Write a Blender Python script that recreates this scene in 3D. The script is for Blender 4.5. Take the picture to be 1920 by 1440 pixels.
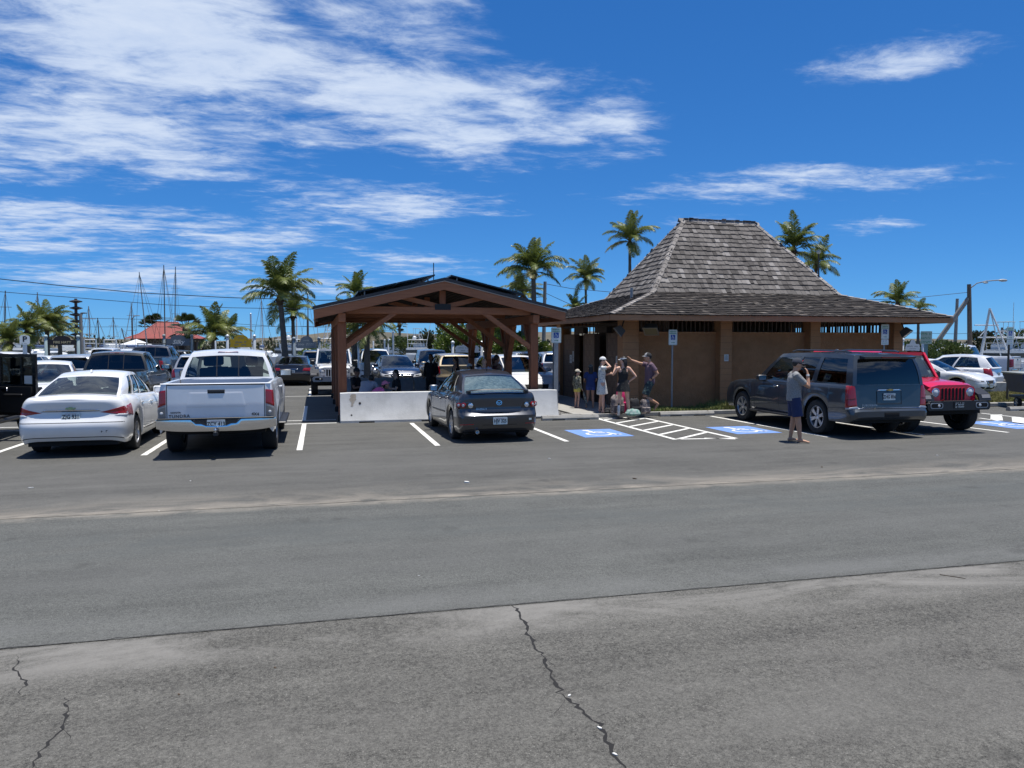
import bpy, bmesh, math, random
from mathutils import Vector, Matrix
R = math.radians
random.seed(7)
scene = bpy.context.scene
for o in list(bpy.data.objects): bpy.data.objects.remove(o)
col = scene.collection

# ------------------------------------------------------------------ camera
CAM_H, FPX, YAW, PITCH = 2.05, 1442.0, R(14.3), math.atan((720-645)/1442.0)
cam = bpy.data.cameras.new('camera'); cam_o = bpy.data.objects.new('camera', cam); col.objects.link(cam_o)
cam.sensor_width = 36; cam.lens = FPX/1920*36; cam.clip_start = .1; cam.clip_end = 9000
cam_o.location = (0, 0, CAM_H); cam_o.rotation_euler = (R(90)-PITCH, 0, -YAW)
scene.camera = cam_o
scene.render.resolution_x, scene.render.resolution_y = 1024, 768

def ray(x, y):
    cx, cy = (x-960)/FPX, -(y-720)/FPX
    f = math.cos(PITCH)+cy*math.sin(PITCH); z = -math.sin(PITCH)+cy*math.cos(PITCH)
    return (cx*math.cos(YAW)+f*math.sin(YAW), -cx*math.sin(YAW)+f*math.cos(YAW), z)
def gnd(x, y, z=0.):
    u, v, w = ray(x, y); t = (z-CAM_H)/w; return Vector((u*t, v*t, z))
def atv(x, y, V):
    u, v, w = ray(x, y); t = V/v; return Vector((u*t, V, CAM_H+w*t))
def atd(x, y, D):                       # point at horizontal distance D on a pixel's direction
    u, v, w = ray(x, y); t = D/math.hypot(u, v); return Vector((u*t, v*t, CAM_H+w*t))

# ------------------------------------------------------------------ light
SUN = Vector((.11, -.035, 1)).normalized()
sun = bpy.data.lights.new('sun', 'SUN'); sun.energy = 4.25; sun.angle = R(.53); sun.color = (1, .965, .91)
sun_o = bpy.data.objects.new('sun', sun); col.objects.link(sun_o)
sun_o.rotation_euler = SUN.to_track_quat('Z', 'Y').to_euler()
scene.view_settings.view_transform = 'Standard'; scene.view_settings.look = 'None'
scene.view_settings.exposure = 0.55; scene.view_settings.gamma = 1

world = bpy.data.worlds.new('World'); scene.world = world; world.use_nodes = True
def build_sky():
    nt = world.node_tree; nt.nodes.clear(); N = nt.nodes.new; Lk = nt.links.new
    def val(x): return x
    def M(op, a, b=None, c=None, clamp=False):
        n = N('ShaderNodeMath'); n.operation = op; n.use_clamp = clamp
        for i, q in enumerate((a, b, c)):
            if q is None: continue
            if isinstance(q, (int, float)): n.inputs[i].default_value = q
            else: Lk(q, n.inputs[i])
        return n.outputs[0]
    tc = N('ShaderNodeTexCoord'); sx = N('ShaderNodeSeparateXYZ'); Lk(tc.outputs['Generated'], sx.inputs[0])
    dx, dy, dz = sx.outputs
    sky = N('ShaderNodeTexSky'); sky.sky_type = 'NISHITA'; sky.sun_disc = False
    sky.sun_elevation = math.asin(SUN.z); sky.sun_rotation = math.atan2(SUN.x, SUN.y)
    sky.altitude = 0; sky.air_density = .6; sky.dust_density = 0.; sky.ozone_density = 1.0
    sc_ = N('ShaderNodeSeparateColor'); Lk(sky.outputs[0], sc_.inputs[0]); hs = N('ShaderNodeCombineColor')
    for i, (gain, pw_) in enumerate(((.265, .945), (.555, .726), (.94, .59))):      # colour grade of the whole sky: deeper blue
        Lk(M('MULTIPLY', M('POWER', M('MULTIPLY', sc_.outputs[i], .1), pw_), gain*10), hs.inputs[i])
    az = M('ARCTAN2', dx, dy); el = M('ARCSINE', dz)
    # clouds on a flat layer overhead
    dzc = M('MAXIMUM', M('ADD', dz, .06), .05)
    px, py = M('DIVIDE', dx, dzc), M('DIVIDE', dy, dzc)
    cv = N('ShaderNodeCombineXYZ'); Lk(px, cv.inputs[0]); Lk(py, cv.inputs[1])
    mp = N('ShaderNodeMapping'); mp.inputs['Rotation'].default_value = (0, 0, R(24)); mp.inputs['Scale'].default_value = (.8, 1.2, 1)
    Lk(cv.outputs[0], mp.inputs[0])
    def noise(sc, det, rough, dist, off):
        a = N('ShaderNodeVectorMath'); a.operation = 'ADD'; Lk(mp.outputs[0], a.inputs[0]); a.inputs[1].default_value = (off, off*.7, off*1.3)
        n = N('ShaderNodeTexNoise'); n.inputs['Scale'].default_value = sc; n.inputs['Detail'].default_value = det
        n.inputs['Roughness'].default_value = rough; n.inputs['Distortion'].default_value = dist; Lk(a.outputs[0], n.inputs['Vector']); return n.outputs['Fac']
    n1 = noise(1.15, 10, .60, .35, 3.1); n2 = noise(5.2, 8, .66, .3, 9.4); n3 = noise(.55, 3, .5, 0, 5.7)
    # where the cloud banks stand: (azimuth, elevation, half width, half height, weight) in degrees
    banks = [(-11, 19.8, 12, 5.2, 1.1), (-26, 21, 13, 9, 1), (10.5, 16.6, 11, 4.0, 1.1), (19.5, 15.6, 5, 2.6, .8), (7, 22, 8, 2.4, .6), (-13, 12.2, 14, 2.9, 1.05), (2, 9.9, 10, 1.8, .95), (-14, 7.2, 18, 2.4, 1.05), (7, 6.0, 9, .9, .7), (-8, 4.3, 18, 1.1, .8), (-3, 14.2, 9, 1.6, .7),
             (40.6, 18.2, 6, 1.5, .95), (33.2, 10.9, 11.5, 1.2, .92), (28.5, 8.7, 2.8, .6, .6), (39.4, 7.7, 2.4, .55, .5), (-45, 20, 18, 14, .95), (-75, 26, 22, 12, .8), (22.5, 24.5, 5, .8, .6), (-10, 46, 30, 12, .8), (-30, 34, 20, 8, .8), (70, 16, 9, 2.5, .7), (95, 30, 16, 6, .75), (150, 25, 22, 7, .8), (-130, 22, 24, 8, .8), (60, 52, 22, 8, .6), (-60, 45, 25, 12, .9), (180, 42, 40, 14, .9), (-120, 48, 30, 12, .9), (110, 46, 25, 9, .8), (-20, 62, 30, 8, .8), (150, 64, 40, 8, .8)]  # banks overhead and behind are unseen, added to whiten the fill light
    cov = None
    for a0, e0, sa, se, w in banks:
        da = M('DIVIDE', M('SUBTRACT', az, R(a0)), R(sa)); de = M('DIVIDE', M('SUBTRACT', el, R(e0)), R(se))
        q = M('ADD', M('MULTIPLY', da, da), M('MULTIPLY', de, de))
        f = M('MULTIPLY', M('SUBTRACT', 1.0, q), w)
        cov = f if cov is None else M('SMOOTH_MAX', cov, f, .25)
    cov = M('MAXIMUM', cov, -1.2)
    d = M('ADD', M('MULTIPLY', cov, .55), M('ADD', M('MULTIPLY', M('SUBTRACT', n1, .5), 2.5), M('MULTIPLY', M('SUBTRACT', n2, .5), 1.9)))
    d = M('ADD', d, M('MULTIPLY', M('SUBTRACT', n3, .5), .8))
    mr = N('ShaderNodeMapRange'); mr.interpolation_type = 'SMOOTHERSTEP'; Lk(d, mr.inputs[0]); mr.inputs[1].default_value = -.16; mr.inputs[2].default_value = 1.0
    fade = N('ShaderNodeMapRange'); Lk(el, fade.inputs[0]); fade.inputs[1].default_value = R(.3); fade.inputs[2].default_value = R(5); fade.inputs[3].default_value = .15; fade.inputs[4].default_value = 1
    fac = M('MULTIPLY', M('MULTIPLY', mr.outputs[0], fade.outputs[0]), .86)
    shade = N('ShaderNodeMapRange'); Lk(M('ADD', n2, M('MULTIPLY', n1, .6)), shade.inputs[0]); shade.inputs[1].default_value = .55; shade.inputs[2].default_value = 1.15
    cr = N('ShaderNodeMix'); cr.data_type = 'RGBA'; Lk(shade.outputs[0], cr.inputs['Factor'])
    cr.inputs[6].default_value = (4.9, 6.1, 8.3, 1); cr.inputs[7].default_value = (7.4, 8.2, 9.4, 1)
    mx = N('ShaderNodeMix'); mx.data_type = 'RGBA'; Lk(fac, mx.inputs['Factor']); Lk(hs.outputs[0], mx.inputs[6]); Lk(cr.outputs[2], mx.inputs[7])
    bg = N('ShaderNodeBackground'); bg.inputs['Strength'].default_value = .073; Lk(mx.outputs[2], bg.inputs['Color'])
    out = N('ShaderNodeOutputWorld'); Lk(bg.outputs[0], out.inputs[0])
build_sky()

# ------------------------------------------------------------------ materials
def lin(c): 
    c = c/255.; return c/12.92 if c <= .04045 else ((c+.055)/1.055)**2.4
def C(r, g, b): return (lin(r), lin(g), lin(b))
MATS = {}
def mat(name, colr, rough=.6, metal=0., var=0., scale=8., bump=0., bscale=40., coat=0., c2=None, spec=.5, det=6, lo=.35, hi=.65, stretch=None):
    """Principled material; colr = albedo, c2 = second colour mixed in by noise"""
    if name in MATS: return MATS[name]
    m = bpy.data.materials.new(name); m.use_nodes = True; nt = m.node_tree; b = nt.nodes['Principled BSDF']; N = nt.nodes.new; L = nt.links.new
    b.inputs['Base Color'].default_value = (*colr, 1); b.inputs['Roughness'].default_value = rough; b.inputs['Metallic'].default_value = metal
    b.inputs['Specular IOR Level'].default_value = spec
    if coat: b.inputs['Coat Weight'].default_value = coat; b.inputs['Coat Roughness'].default_value = .04
    if var or c2 or bump:
        tc = N('ShaderNodeTexCoord'); vec = tc.outputs['Object']
        if stretch:
            mp = N('ShaderNodeMapping'); mp.inputs['Scale'].default_value = stretch; L(vec, mp.inputs[0]); vec = mp.outputs[0]
    if var or c2:
        n = N('ShaderNodeTexNoise'); n.inputs['Scale'].default_value = scale; n.inputs['Detail'].default_value = det; n.inputs['Roughness'].default_value = .65; L(vec, n.inputs['Vector'])
        r = N('ShaderNodeMapRange'); L(n.outputs['Fac'], r.inputs[0]); r.inputs[1].default_value = lo; r.inputs[2].default_value = hi
        mx = N('ShaderNodeMix'); mx.data_type = 'RGBA'; L(r.outputs[0], mx.inputs['Factor'])
        if c2 is None: a = [q*(1-var) for q in colr]; c = [q*(1+var) for q in colr]
        else: a, c = colr, c2
        mx.inputs[6].default_value = (*a, 1); mx.inputs[7].default_value = (*c, 1); L(mx.outputs[2], b.inputs['Base Color'])
    if bump:
        n = N('ShaderNodeTexNoise'); n.inputs['Scale'].default_value = bscale; n.inputs['Detail'].default_value = 5; L(vec, n.inputs['Vector'])
        bp = N('ShaderNodeBump'); bp.inputs['Strength'].default_value = bump; bp.inputs['Distance'].default_value = .02; L(n.outputs['Fac'], bp.inputs['Height']); L(bp.outputs[0], b.inputs['Normal'])
    MATS[name] = m; return m
def glass(name, tint, refl=.06, rough=.01):
    if name in MATS: return MATS[name]
    m = bpy.data.materials.new(name); m.use_nodes = True; nt = m.node_tree; nt.nodes.clear(); N = nt.nodes.new; L = nt.links.new
    t = N('ShaderNodeBsdfTransparent'); t.inputs[0].default_value = (*tint, 1)
    g = N('ShaderNodeBsdfGlossy'); g.inputs[0].default_value = (1, 1, 1, 1); g.inputs['Roughness'].default_value = rough
    lw = N('ShaderNodeFresnel'); lw.inputs[0].default_value = 1.5
    a = N('ShaderNodeMath'); a.operation = 'ADD'; a.inputs[1].default_value = refl; a.use_clamp = True; L(lw.outputs[0], a.inputs[0])
    mx = N('ShaderNodeMixShader'); L(a.outputs[0], mx.inputs[0]); L(t.outputs[0], mx.inputs[1]); L(g.outputs[0], mx.inputs[2])
    o = N('ShaderNodeOutputMaterial'); L(mx.outputs[0], o.inputs[0]); MATS[name] = m; return m
def paint(name, colr, metal=0., rough=.3):
    return mat(name, colr, rough=rough, metal=metal, coat=.8, var=.04, scale=2.2)

# ------------------------------------------------------------------ mesh builder
class MB:
    def __init__(s): s.v = []; s.f = []
    def add(s, vs, fs):
        k = len(s.v); s.v += [tuple(q) for q in vs]; s.f += [tuple(i+k for i in f) for f in fs]; return s
    def box(s, x0, x1, y0, y1, z0, z1, M=None, bev=0):
        if bev:
            a = bev; xs, ys = (x0, x1), (y0, y1); vs = []
            rings = [(z0, a), (z0+a, 0), (z1-a, 0), (z1, a)]
            for z, i in rings:
                b = a*.999 if i == 0 else a
                X0, X1, Y0, Y1 = (x0, x1, y0, y1) if i == 0 else (x0+a, x1-a, y0+a, y1-a)
                c = a*.6 if i == 0 else .001
                vs += [(X0+c, Y0, z), (X1-c, Y0, z), (X1, Y0+c, z), (X1, Y1-c, z), (X1-c, Y1, z), (X0+c, Y1, z), (X0, Y1-c, z), (X0, Y0+c, z)]
            fs = [tuple(range(7, -1, -1)), tuple(range(24, 32))]
            for r in range(3):
                for k in range(8): fs.append((r*8+k, r*8+(k+1) % 8, r*8+8+(k+1) % 8, r*8+8+k))
        else:
            vs = [(x, y, z) for z in (z0, z1) for x, y in ((x0, y0), (x1, y0), (x1, y1), (x0, y1))]
            fs = [(3, 2, 1, 0), (4, 5, 6, 7), (0, 1, 5, 4), (1, 2, 6, 5), (2, 3, 7, 6), (3, 0, 4, 7)]
        if M is not None: vs = [tuple(M @ Vector(q)) for q in vs]
        return s.add(vs, fs)
    def beam(s, p, q, w, h, up=(0, 0, 1)):
        p, q = Vector(p), Vector(q); d = (q-p).normalized(); up = Vector(up)
        x = d.cross(up).normalized(); z = x.cross(d); vs = []
        for c in (p, q):
            for i, j in ((-1, -1), (1, -1), (1, 1), (-1, 1)): vs.append(c+x*i*w/2+z*j*h/2)
        return s.add(vs, [(0, 1, 2, 3), (7, 6, 5, 4), (0, 4, 5, 1), (1, 5, 6, 2), (2, 6, 7, 3), (3, 7, 4, 0)])
    def tube(s, pts, rad, n=8, flat=None, cap=True, up=None):
        """swept tube; rad: number or list; flat: list/number of second-radius ratios"""
        pts = [Vector(p) for p in pts]; m = len(pts)
        if not hasattr(rad, '__len__'): rad = [rad]*m
        if flat is None: flat = 1.
        if not hasattr(flat, '__len__'): flat = [flat]*m
        vs = []; x = None
        for i in range(m):
            d = (pts[min(i+1, m-1)]-pts[max(i-1, 0)]).normalized()
            if x is None:
                ref = Vector(up) if up else (Vector((1, 0, 0)) if abs(d.x) < .9 else Vector((0, 1, 0)))
                x = (ref-d*ref.dot(d)).normalized()
            else: x = (x-d*x.dot(d)).normalized()
            y = d.cross(x)
            for k in range(n):
                a = 2*math.pi*k/n; vs.append(pts[i]+x*math.cos(a)*rad[i]+y*math.sin(a)*rad[i]*flat[i])
        fs = [(i*n+k, i*n+(k+1) % n, (i+1)*n+(k+1) % n, (i+1)*n+k) for i in range(m-1) for k in range(n)]
        if cap: fs += [tuple(range(n-1, -1, -1)), tuple(range((m-1)*n, m*n))]
        return s.add(vs, fs)
    def lathe(s, prof, n=24, M=None, cap=True):
        """prof: (r, h) about local z"""
        vs = [(r*math.cos(2*math.pi*k/n), r*math.sin(2*math.pi*k/n), h) for r, h in prof for k in range(n)]; m = len(prof)
        fs = [(i*n+k, i*n+(k+1) % n, (i+1)*n+(k+1) % n, (i+1)*n+k) for i in range(m-1) for k in range(n)]
        if cap: fs += [tuple(range(n-1, -1, -1)), tuple(range((m-1)*n, m*n))]
        if M is not None: vs = [tuple(M @ Vector(q)) for q in vs]
        return s.add(vs, fs)
    def grid(s, P, flip=False):
        n, m = len(P), len(P[0]); vs = [q for r in P for q in r]
        fs = [(i*m+j, i*m+j+1, (i+1)*m+j+1, (i+1)*m+j) for i in range(n-1) for j in range(m-1)]
        if flip: fs = [f[::-1] for f in fs]
        return s.add(vs, fs)
    def prism(s, poly, a0, a1, axis='y', M=None):
        def P(p, a): return (p[0], a, p[1]) if axis == 'y' else (a, p[0], p[1]) if axis == 'x' else (p[0], p[1], a)
        n = len(poly); vs = [P(p, a0) for p in poly]+[P(p, a1) for p in poly]
        fs = [tuple(range(n)), tuple(range(2*n-1, n-1, -1))]+[(k, k+n, (k+1) % n+n, (k+1) % n) for k in range(n)]
        if M is not None: vs = [tuple(M @ Vector(q)) for q in vs]
        return s.add(vs, fs)
    def ball(s, c, rx, ry=None, rz=None, n=12, m=8, M=None):
        ry = ry or rx; rz = rz or rx; vs = []; fs = []
        for i in range(m+1):
            t = math.pi*(i/m)
            if i in (0, m): vs.append((0, 0, math.cos(t)*rz)); continue
            for k in range(n): a = 2*math.pi*k/n; vs.append((math.sin(t)*math.cos(a)*rx, math.sin(t)*math.sin(a)*ry, math.cos(t)*rz))
        for k in range(n): fs.append((0, 1+k, 1+(k+1) % n))
        for i in range(m-2):
            for k in range(n): a = 1+i*n; fs.append((a+k, a+n+k, a+n+(k+1) % n, a+(k+1) % n))
        e = len(vs)-1; a = 1+(m-2)*n
        for k in range(n): fs.append((e, a+(k+1) % n, a+k))
        vs = [tuple(Vector(q)+Vector(c)) if M is None else tuple(M @ Vector(q)+Vector(c)) for q in vs]
        return s.add(vs, fs)
    def mesh(s, name, smooth=None, fix=True):
        me = bpy.data.meshes.new(name); me.from_pydata(s.v, [], s.f)
        if fix:
            bm = bmesh.new(); bm.from_mesh(me); bmesh.ops.recalc_face_normals(bm, faces=bm.faces); bm.to_mesh(me); bm.free()
        if smooth is not None and len(me.polygons):
            me.polygons.foreach_set('use_smooth', [True]*len(me.polygons)); me.set_sharp_from_angle(angle=R(smooth))
        me.update(); return me
    def build(s, name, m, parent=None, smooth=None, M=None, fix=True, kind=None):
        me = s.mesh(name, smooth, fix); 
        if m is not None: me.materials.append(m)
        return link(name, me, parent, M, kind)
def link(name, me, parent=None, M=None, kind=None):
    o = bpy.data.objects.new(name, me); col.objects.link(o)
    if parent is not None: o.parent = parent
    if M is not None: o.matrix_local = M
    if kind: o['kind'] = kind
    return o
def tag(o, label, cat, group=None):
    o['label'] = label; o['category'] = cat
    if group: o['group'] = group
    return o
def thing(name, label, cat, loc=(0, 0, 0), rz=0., group=None):
    o = bpy.data.objects.new(name, None); col.objects.link(o); o.empty_display_size = .2
    o.location = loc; o.rotation_euler = (0, 0, rz); return tag(o, label, cat, group)
def struct(o): o['kind'] = 'structure'; return o
def lerp(a, b, t): return a+(b-a)*t
def pw(tab, x):
    if x <= tab[0][0]: return tab[0][1]
    for (a, p), (b, q) in zip(tab, tab[1:]):
        if x <= b: return p+(q-p)*(x-a)/(b-a) if b > a else q
    return tab[-1][1]
def sm(tab, x):                         # smooth piecewise curve
    if x <= tab[0][0]: return tab[0][1]
    for (a, p), (b, q) in zip(tab, tab[1:]):
        if x <= b: t = (x-a)/(b-a); t = t*t*(3-2*t); return p+(q-p)*t
    return tab[-1][1]
def T(x=0, y=0, z=0): return Matrix.Translation((x, y, z))
def RX(a): return Matrix.Rotation(a, 4, 'X')
def RY(a): return Matrix.Rotation(a, 4, 'Y')
def RZ(a): return Matrix.Rotation(a, 4, 'Z')
_dg = None
def text_mesh(txt, size, depth=.002, bold=0., shear=0., spacing=1.):
    cu = bpy.data.curves.new('t', 'FONT'); cu.body = txt; cu.size = size; cu.extrude = depth; cu.offset = bold; cu.shear = shear; cu.space_character = spacing
    cu.align_x = 'CENTER'; cu.align_y = 'CENTER'; cu.resolution_u = 3
    o = bpy.data.objects.new('t', cu); col.objects.link(o); dg = bpy.context.evaluated_depsgraph_get()
    me = bpy.data.meshes.new_from_object(o.evaluated_get(dg)); bpy.data.objects.remove(o); bpy.data.curves.remove(cu); return me
def lettering(txt, size, m, parent, M, name='lettering', **k):
    """text in its local xy plane; M places it"""
    me = text_mesh(txt, size, **k); me.materials.clear(); me.materials.append(m); return link(name, me, parent, M)
UPR = RX(R(90))                         # upright, read from -y
def print_row(par, m, cx, y, z, w, h, n, seed=1, flip=1, name='print_row'):
    """a row of small worn print marks, too small in the photograph to read"""
    rnd = random.Random(seed); mb = MB(); x = cx-w/2; st = w/n
    for i in range(n):
        k = rnd.random()
        if k > .12:
            a = st*rnd.uniform(.55, .85); hh = h*rnd.uniform(.75, 1.); mb.box(x, x+a*.3, y-.0012, y, z-hh/2, z+hh/2); mb.box(x+a*.31, x+a, y-.0012, y, z+hh*(.22 if k > .5 else -.12), z+hh*(.5 if k > .5 else .14))
        x += st
    return mb.build(name, m, par)
# ================================================================== ground, roads, markings
def asphalt(name, c, speck, stain, bands=(), fine=230., bump=.35, tint=None):
    """worn asphalt; bands: (axis v centre, half width, spread toward +v, spread toward -v, colour, amount, noise scale)"""
    m = bpy.data.materials.new(name); m.use_nodes = True; nt = m.node_tree; b = nt.nodes['Principled BSDF']; N = nt.nodes.new; L = nt.links.new
    b.inputs['Roughness'].default_value = .88; b.inputs['Specular IOR Level'].default_value = .25
    tc = N('ShaderNodeTexCoord'); vec = tc.outputs['Object']; sx = N('ShaderNodeSeparateXYZ'); L(vec, sx.inputs[0])
    def noise(sc, det=4, rough=.6, st=None, dist=0.):
        v = vec
        if st: mp = N('ShaderNodeMapping'); mp.inputs['Scale'].default_value = st; L(vec, mp.inputs[0]); v = mp.outputs[0]
        n = N('ShaderNodeTexNoise'); n.inputs['Scale'].default_value = sc; n.inputs['Detail'].default_value = det; n.inputs['Roughness'].default_value = rough; n.inputs['Distortion'].default_value = dist; L(v, n.inputs['Vector']); return n.outputs['Fac']
    def rng(f, a, b_, lo=0., hi=1., mode='LINEAR'):
        r = N('ShaderNodeMapRange'); r.interpolation_type = mode; L(f, r.inputs[0]); r.inputs[1].default_value = a; r.inputs[2].default_value = b_; r.inputs[3].default_value = lo; r.inputs[4].default_value = hi; return r.outputs[0]
    def math_(op, a, c_):
        n = N('ShaderNodeMath'); n.operation = op
        for i, q in enumerate((a, c_)):
            if isinstance(q, (int, float)): n.inputs[i].default_value = q
            else: L(q, n.inputs[i])
        return n.outputs[0]
    def mix(f, a, c_, mode='MIX'):
        n = N('ShaderNodeMix'); n.data_type = 'RGBA'; n.blend_type = mode; 
        if isinstance(f, (int, float)): n.inputs[0].default_value = f
        else: L(f, n.inputs[0])
        for i, q in ((6, a), (7, c_)):
            if isinstance(q, tuple): n.inputs[i].default_value = (*q, 1)
            else: L(q, n.inputs[i])
        return n.outputs[2]
    f1 = noise(fine, 3, .7); f2 = noise(fine*.42, 4, .75); big = noise(.55, 5, .62, None, .6); st = noise(1.0, 4, .6, (.22, 2.6, 1)); st2 = noise(2.6, 5, .65, (.35, 1.5, 1), .4)
    f3 = noise(fine*.13, 5, .75); f4 = noise(3.2, 6, .75, None, 1.2)
    k = math_('ADD', math_('MULTIPLY', math_('SUBTRACT', f1, .5), speck*3.2), math_('MULTIPLY', math_('SUBTRACT', f2, .5), speck*3.6))
    k = math_('ADD', k, math_('ADD', math_('MULTIPLY', math_('SUBTRACT', f3, .5), speck*1.6), math_('MULTIPLY', math_('SUBTRACT', f4, .5), stain*1.4)))
    k = math_('ADD', k, math_('MULTIPLY', math_('SUBTRACT', big, .5), stain*1.8))
    k = math_('ADD', k, math_('MULTIPLY', math_('SUBTRACT', st, .5), stain*2.2))
    k = math_('ADD', k, math_('MULTIPLY', math_('SUBTRACT', st2, .5), stain*1.3))
    k = math_('ADD', k, 1.0)
    vm = N('ShaderNodeVectorMath'); vm.operation = 'SCALE'; vm.inputs[0].default_value = c; L(k, vm.inputs['Scale'])
    colr = vm.outputs[0]
    if tint: colr = mix(rng(noise(.35, 3), .4, .65), colr, mix(1.0, colr, tint, 'MULTIPLY'))
    # pale stone chips
    vo = N('ShaderNodeTexVoronoi'); vo.inputs['Scale'].default_value = fine*.30; L(vec, vo.inputs['Vector'])
    chip = math_('MULTIPLY', rng(vo.outputs['Distance'], .10, .22, 1, 0), rng(noise(fine*.3, 1), .50, .62))
    colr = mix(math_('MULTIPLY', chip, .7), colr, tuple(min(q*3.2, .6) for q in c))
    for v0, hw, sp, sn, bc, amt, ns in bands:
        d = math_('SUBTRACT', sx.outputs[1], v0)
        up = rng(d, hw, hw+sp, 1, 0, 'SMOOTHSTEP'); dn = rng(d, -hw-sn, -hw, 0, 1, 'SMOOTHSTEP')
        w = math_('MULTIPLY', up, dn)
        nn = rng(noise(ns, 7, .70, (.45, 1, 1), 1.2), .40, .60)
        colr = mix(math_('MULTIPLY', math_('MULTIPLY', w, nn), amt), colr, bc)
    # oil drips and dark spots
    sp_ = math_('MULTIPLY', rng(noise(1.7, 2, .5), .66, .74), .45)
    colr = mix(sp_, colr, tuple(q*.55 for q in c))
    L(colr, b.inputs['Base Color'])
    bp = N('ShaderNodeBump'); bp.inputs['Strength'].default_value = bump; bp.inputs['Distance'].default_value = .006
    L(math_('ADD', f1, math_('MULTIPLY', f2, 1.4)), bp.inputs['Height']); L(bp.outputs[0], b.inputs['Normal'])
    return m
SAND = (.30, .265, .215)
m_old = asphalt('old_asphalt', (.094, .090, .079), .85, .34, [(5.60, .14, .05, .5, (.21, .20, .18), .8, 1.0), (3.9, .35, .5, .6, (.14, .134, .12), .4, .9)], fine=150, bump=.6)
m_road = asphalt('road_asphalt', (.090, .091, .083), .70, .27, [(10.12, .03, .05, .30, SAND, .55, 2.2), (8.6, .3, .5, .5, (.074, .080, .077), .5, .8), (6.0, .05, .4, .2, (.135, .135, .128), .5, .8), (7.4, .2, .6, .6, (.098, .098, .092), .4, .6)], fine=210, bump=.35)
m_lot = asphalt('lot_asphalt', (.087, .085, .077), .70, .30, [(10.16, .07, 1.3, .1, SAND, .36, 1.2), (10.14, .08, .22, .1, SAND, .5, 3.), (13.2, .3, 1.0, 1.2, (.11, .107, .098), .45, .5), (14.4, .2, .7, .5, (.105, .102, .094), .4, .9)], fine=210, bump=.35)
m_dirt = mat('far_ground_dirt', (.12, .105, .075), .95, c2=(.07, .075, .04), scale=.05)
def sheet(name, x0, x1, y0, y1, z, m): return struct(MB().add([(x0, y0, z), (x1, y0, z), (x1, y1, z), (x0, y1, z)], [(0, 1, 2, 3)]).build(name, m))
sheet('ground', -4000, 4000, -400, 5000, -.016, m_dirt)
sheet('parking_lot', -90, 95, 10.12, 72, 0., m_lot)
sheet('road', -90, 95, 5.78, 10.14, -.004, m_road)
sheet('worn_pavement', -90, 95, -40, 5.80, -.008, m_old)
m_crack = mat('crack_dark', (.012, .011, .010), .95)
def crack(name, px, w, label, z=-.0075, jit=.018, seed=1, on='ground'):
    rnd = random.Random(seed); P = [gnd(*p) for p in px]; pts = []
    for a, b in zip(P, P[1:]):
        n = max(2, int((b-a).length/.035))
        for i in range(n): 
            t = i/n; pts.append(a.lerp(b, t)+Vector((rnd.gauss(0, jit*.55), rnd.gauss(0, jit*.35), 0)))
    pts.append(P[-1]); mb = MB(); L = []; Rr = []
    for i, p in enumerate(pts):
        d = (pts[min(i+1, len(pts)-1)]-pts[max(i-1, 0)]); d.z = 0; d.normalize(); nx = Vector((-d.y, d.x, 0))
        e = min(1, (i+1)/6, (len(pts)-i)/6); ww = w*e*rnd.choice((.35, .6, .9, 1.1, 1.5))
        p.z = z; L.append(p+nx*ww*.5); Rr.append(p-nx*ww*.5)
    mb.grid([L, Rr]); o = mb.build(name, m_crack); o['kind'] = 'structure'; return o
crack('pavement_crack', [(960, 1131), (985, 1165), (995, 1195), (1015, 1225), (1022, 1245), (1045, 1285), (1060, 1305), (1105, 1340), (1125, 1355), (1135, 1380), (1150, 1410), (1185, 1450)], .021, '', seed=3)
crack('pavement_crack', [(1122, 1343), (1145, 1330), (1160, 1322)], .009, '', seed=4)
crack('pavement_crack', [(36, 1226), (27, 1250), (46, 1278), (38, 1300)], .014, '', seed=5)
crack('pavement_crack', [(122, 1303), (129, 1330), (112, 1366), (85, 1395), (52, 1445)], .015, '', seed=6)
crack('pavement_crack', [(1017, 1232), (1034, 1240), (1041, 1252)], .008, '', seed=7)
crack('pavement_crack', [(112, 1366), (130, 1378), (138, 1392)], .007, '', seed=8)
crack('pavement_crack', [(1062, 1308), (1048, 1322), (1040, 1340)], .007, '', seed=9)
# open joint between the two pavings
mb = MB(); rnd = random.Random(2); A = []; B = []
for i in range(420):
    x = -9+i*.06; y = 5.79+rnd.gauss(0, .005); w = .011*rnd.choice((.5, .9, 1.0, 1.4)); A.append((x, y-w/2, -.0035)); B.append((x, y+w/2, -.0035))
mb.grid([A, B]); struct(mb.build('paving_joint', m_crack))
# ---- painted lines
m_line = mat('road_paint_white', (.70, .69, .64), .75, c2=(.46, .45, .41), scale=14, lo=.42, hi=.82, bump=.2, bscale=120)
m_blue = mat('road_paint_blue', (.10, .22, .56), .8, c2=(.17, .27, .50), scale=9, bump=.2, bscale=120)
ZL = .004
def stripe(p, q, w, m=m_line, z=ZL, name='painted_line'):
    p, q = Vector((p[0], p[1], z)), Vector((q[0], q[1], z)); d = (q-p).normalized(); n = Vector((-d.y, d.x, 0))*w/2; k = max(2, int((q-p).length/.12)); rnd = random.Random(int(abs(p.x*77+p.y*13)))
    a = [p.lerp(q, i/k)+n*(1+rnd.uniform(-.06, .06)) for i in range(k+1)]; b = [p.lerp(q, i/k)-n*(1+rnd.uniform(-.06, .06)) for i in range(k+1)]
    return struct(MB().grid([a, b]).build(name, m))
for u in (-8.6, -5.86, -3.1, -.33, 2.36, 5.1): stripe((u, 15.32), (u+.02, 20.36 if u < 2 else 19.9), .11)
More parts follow.
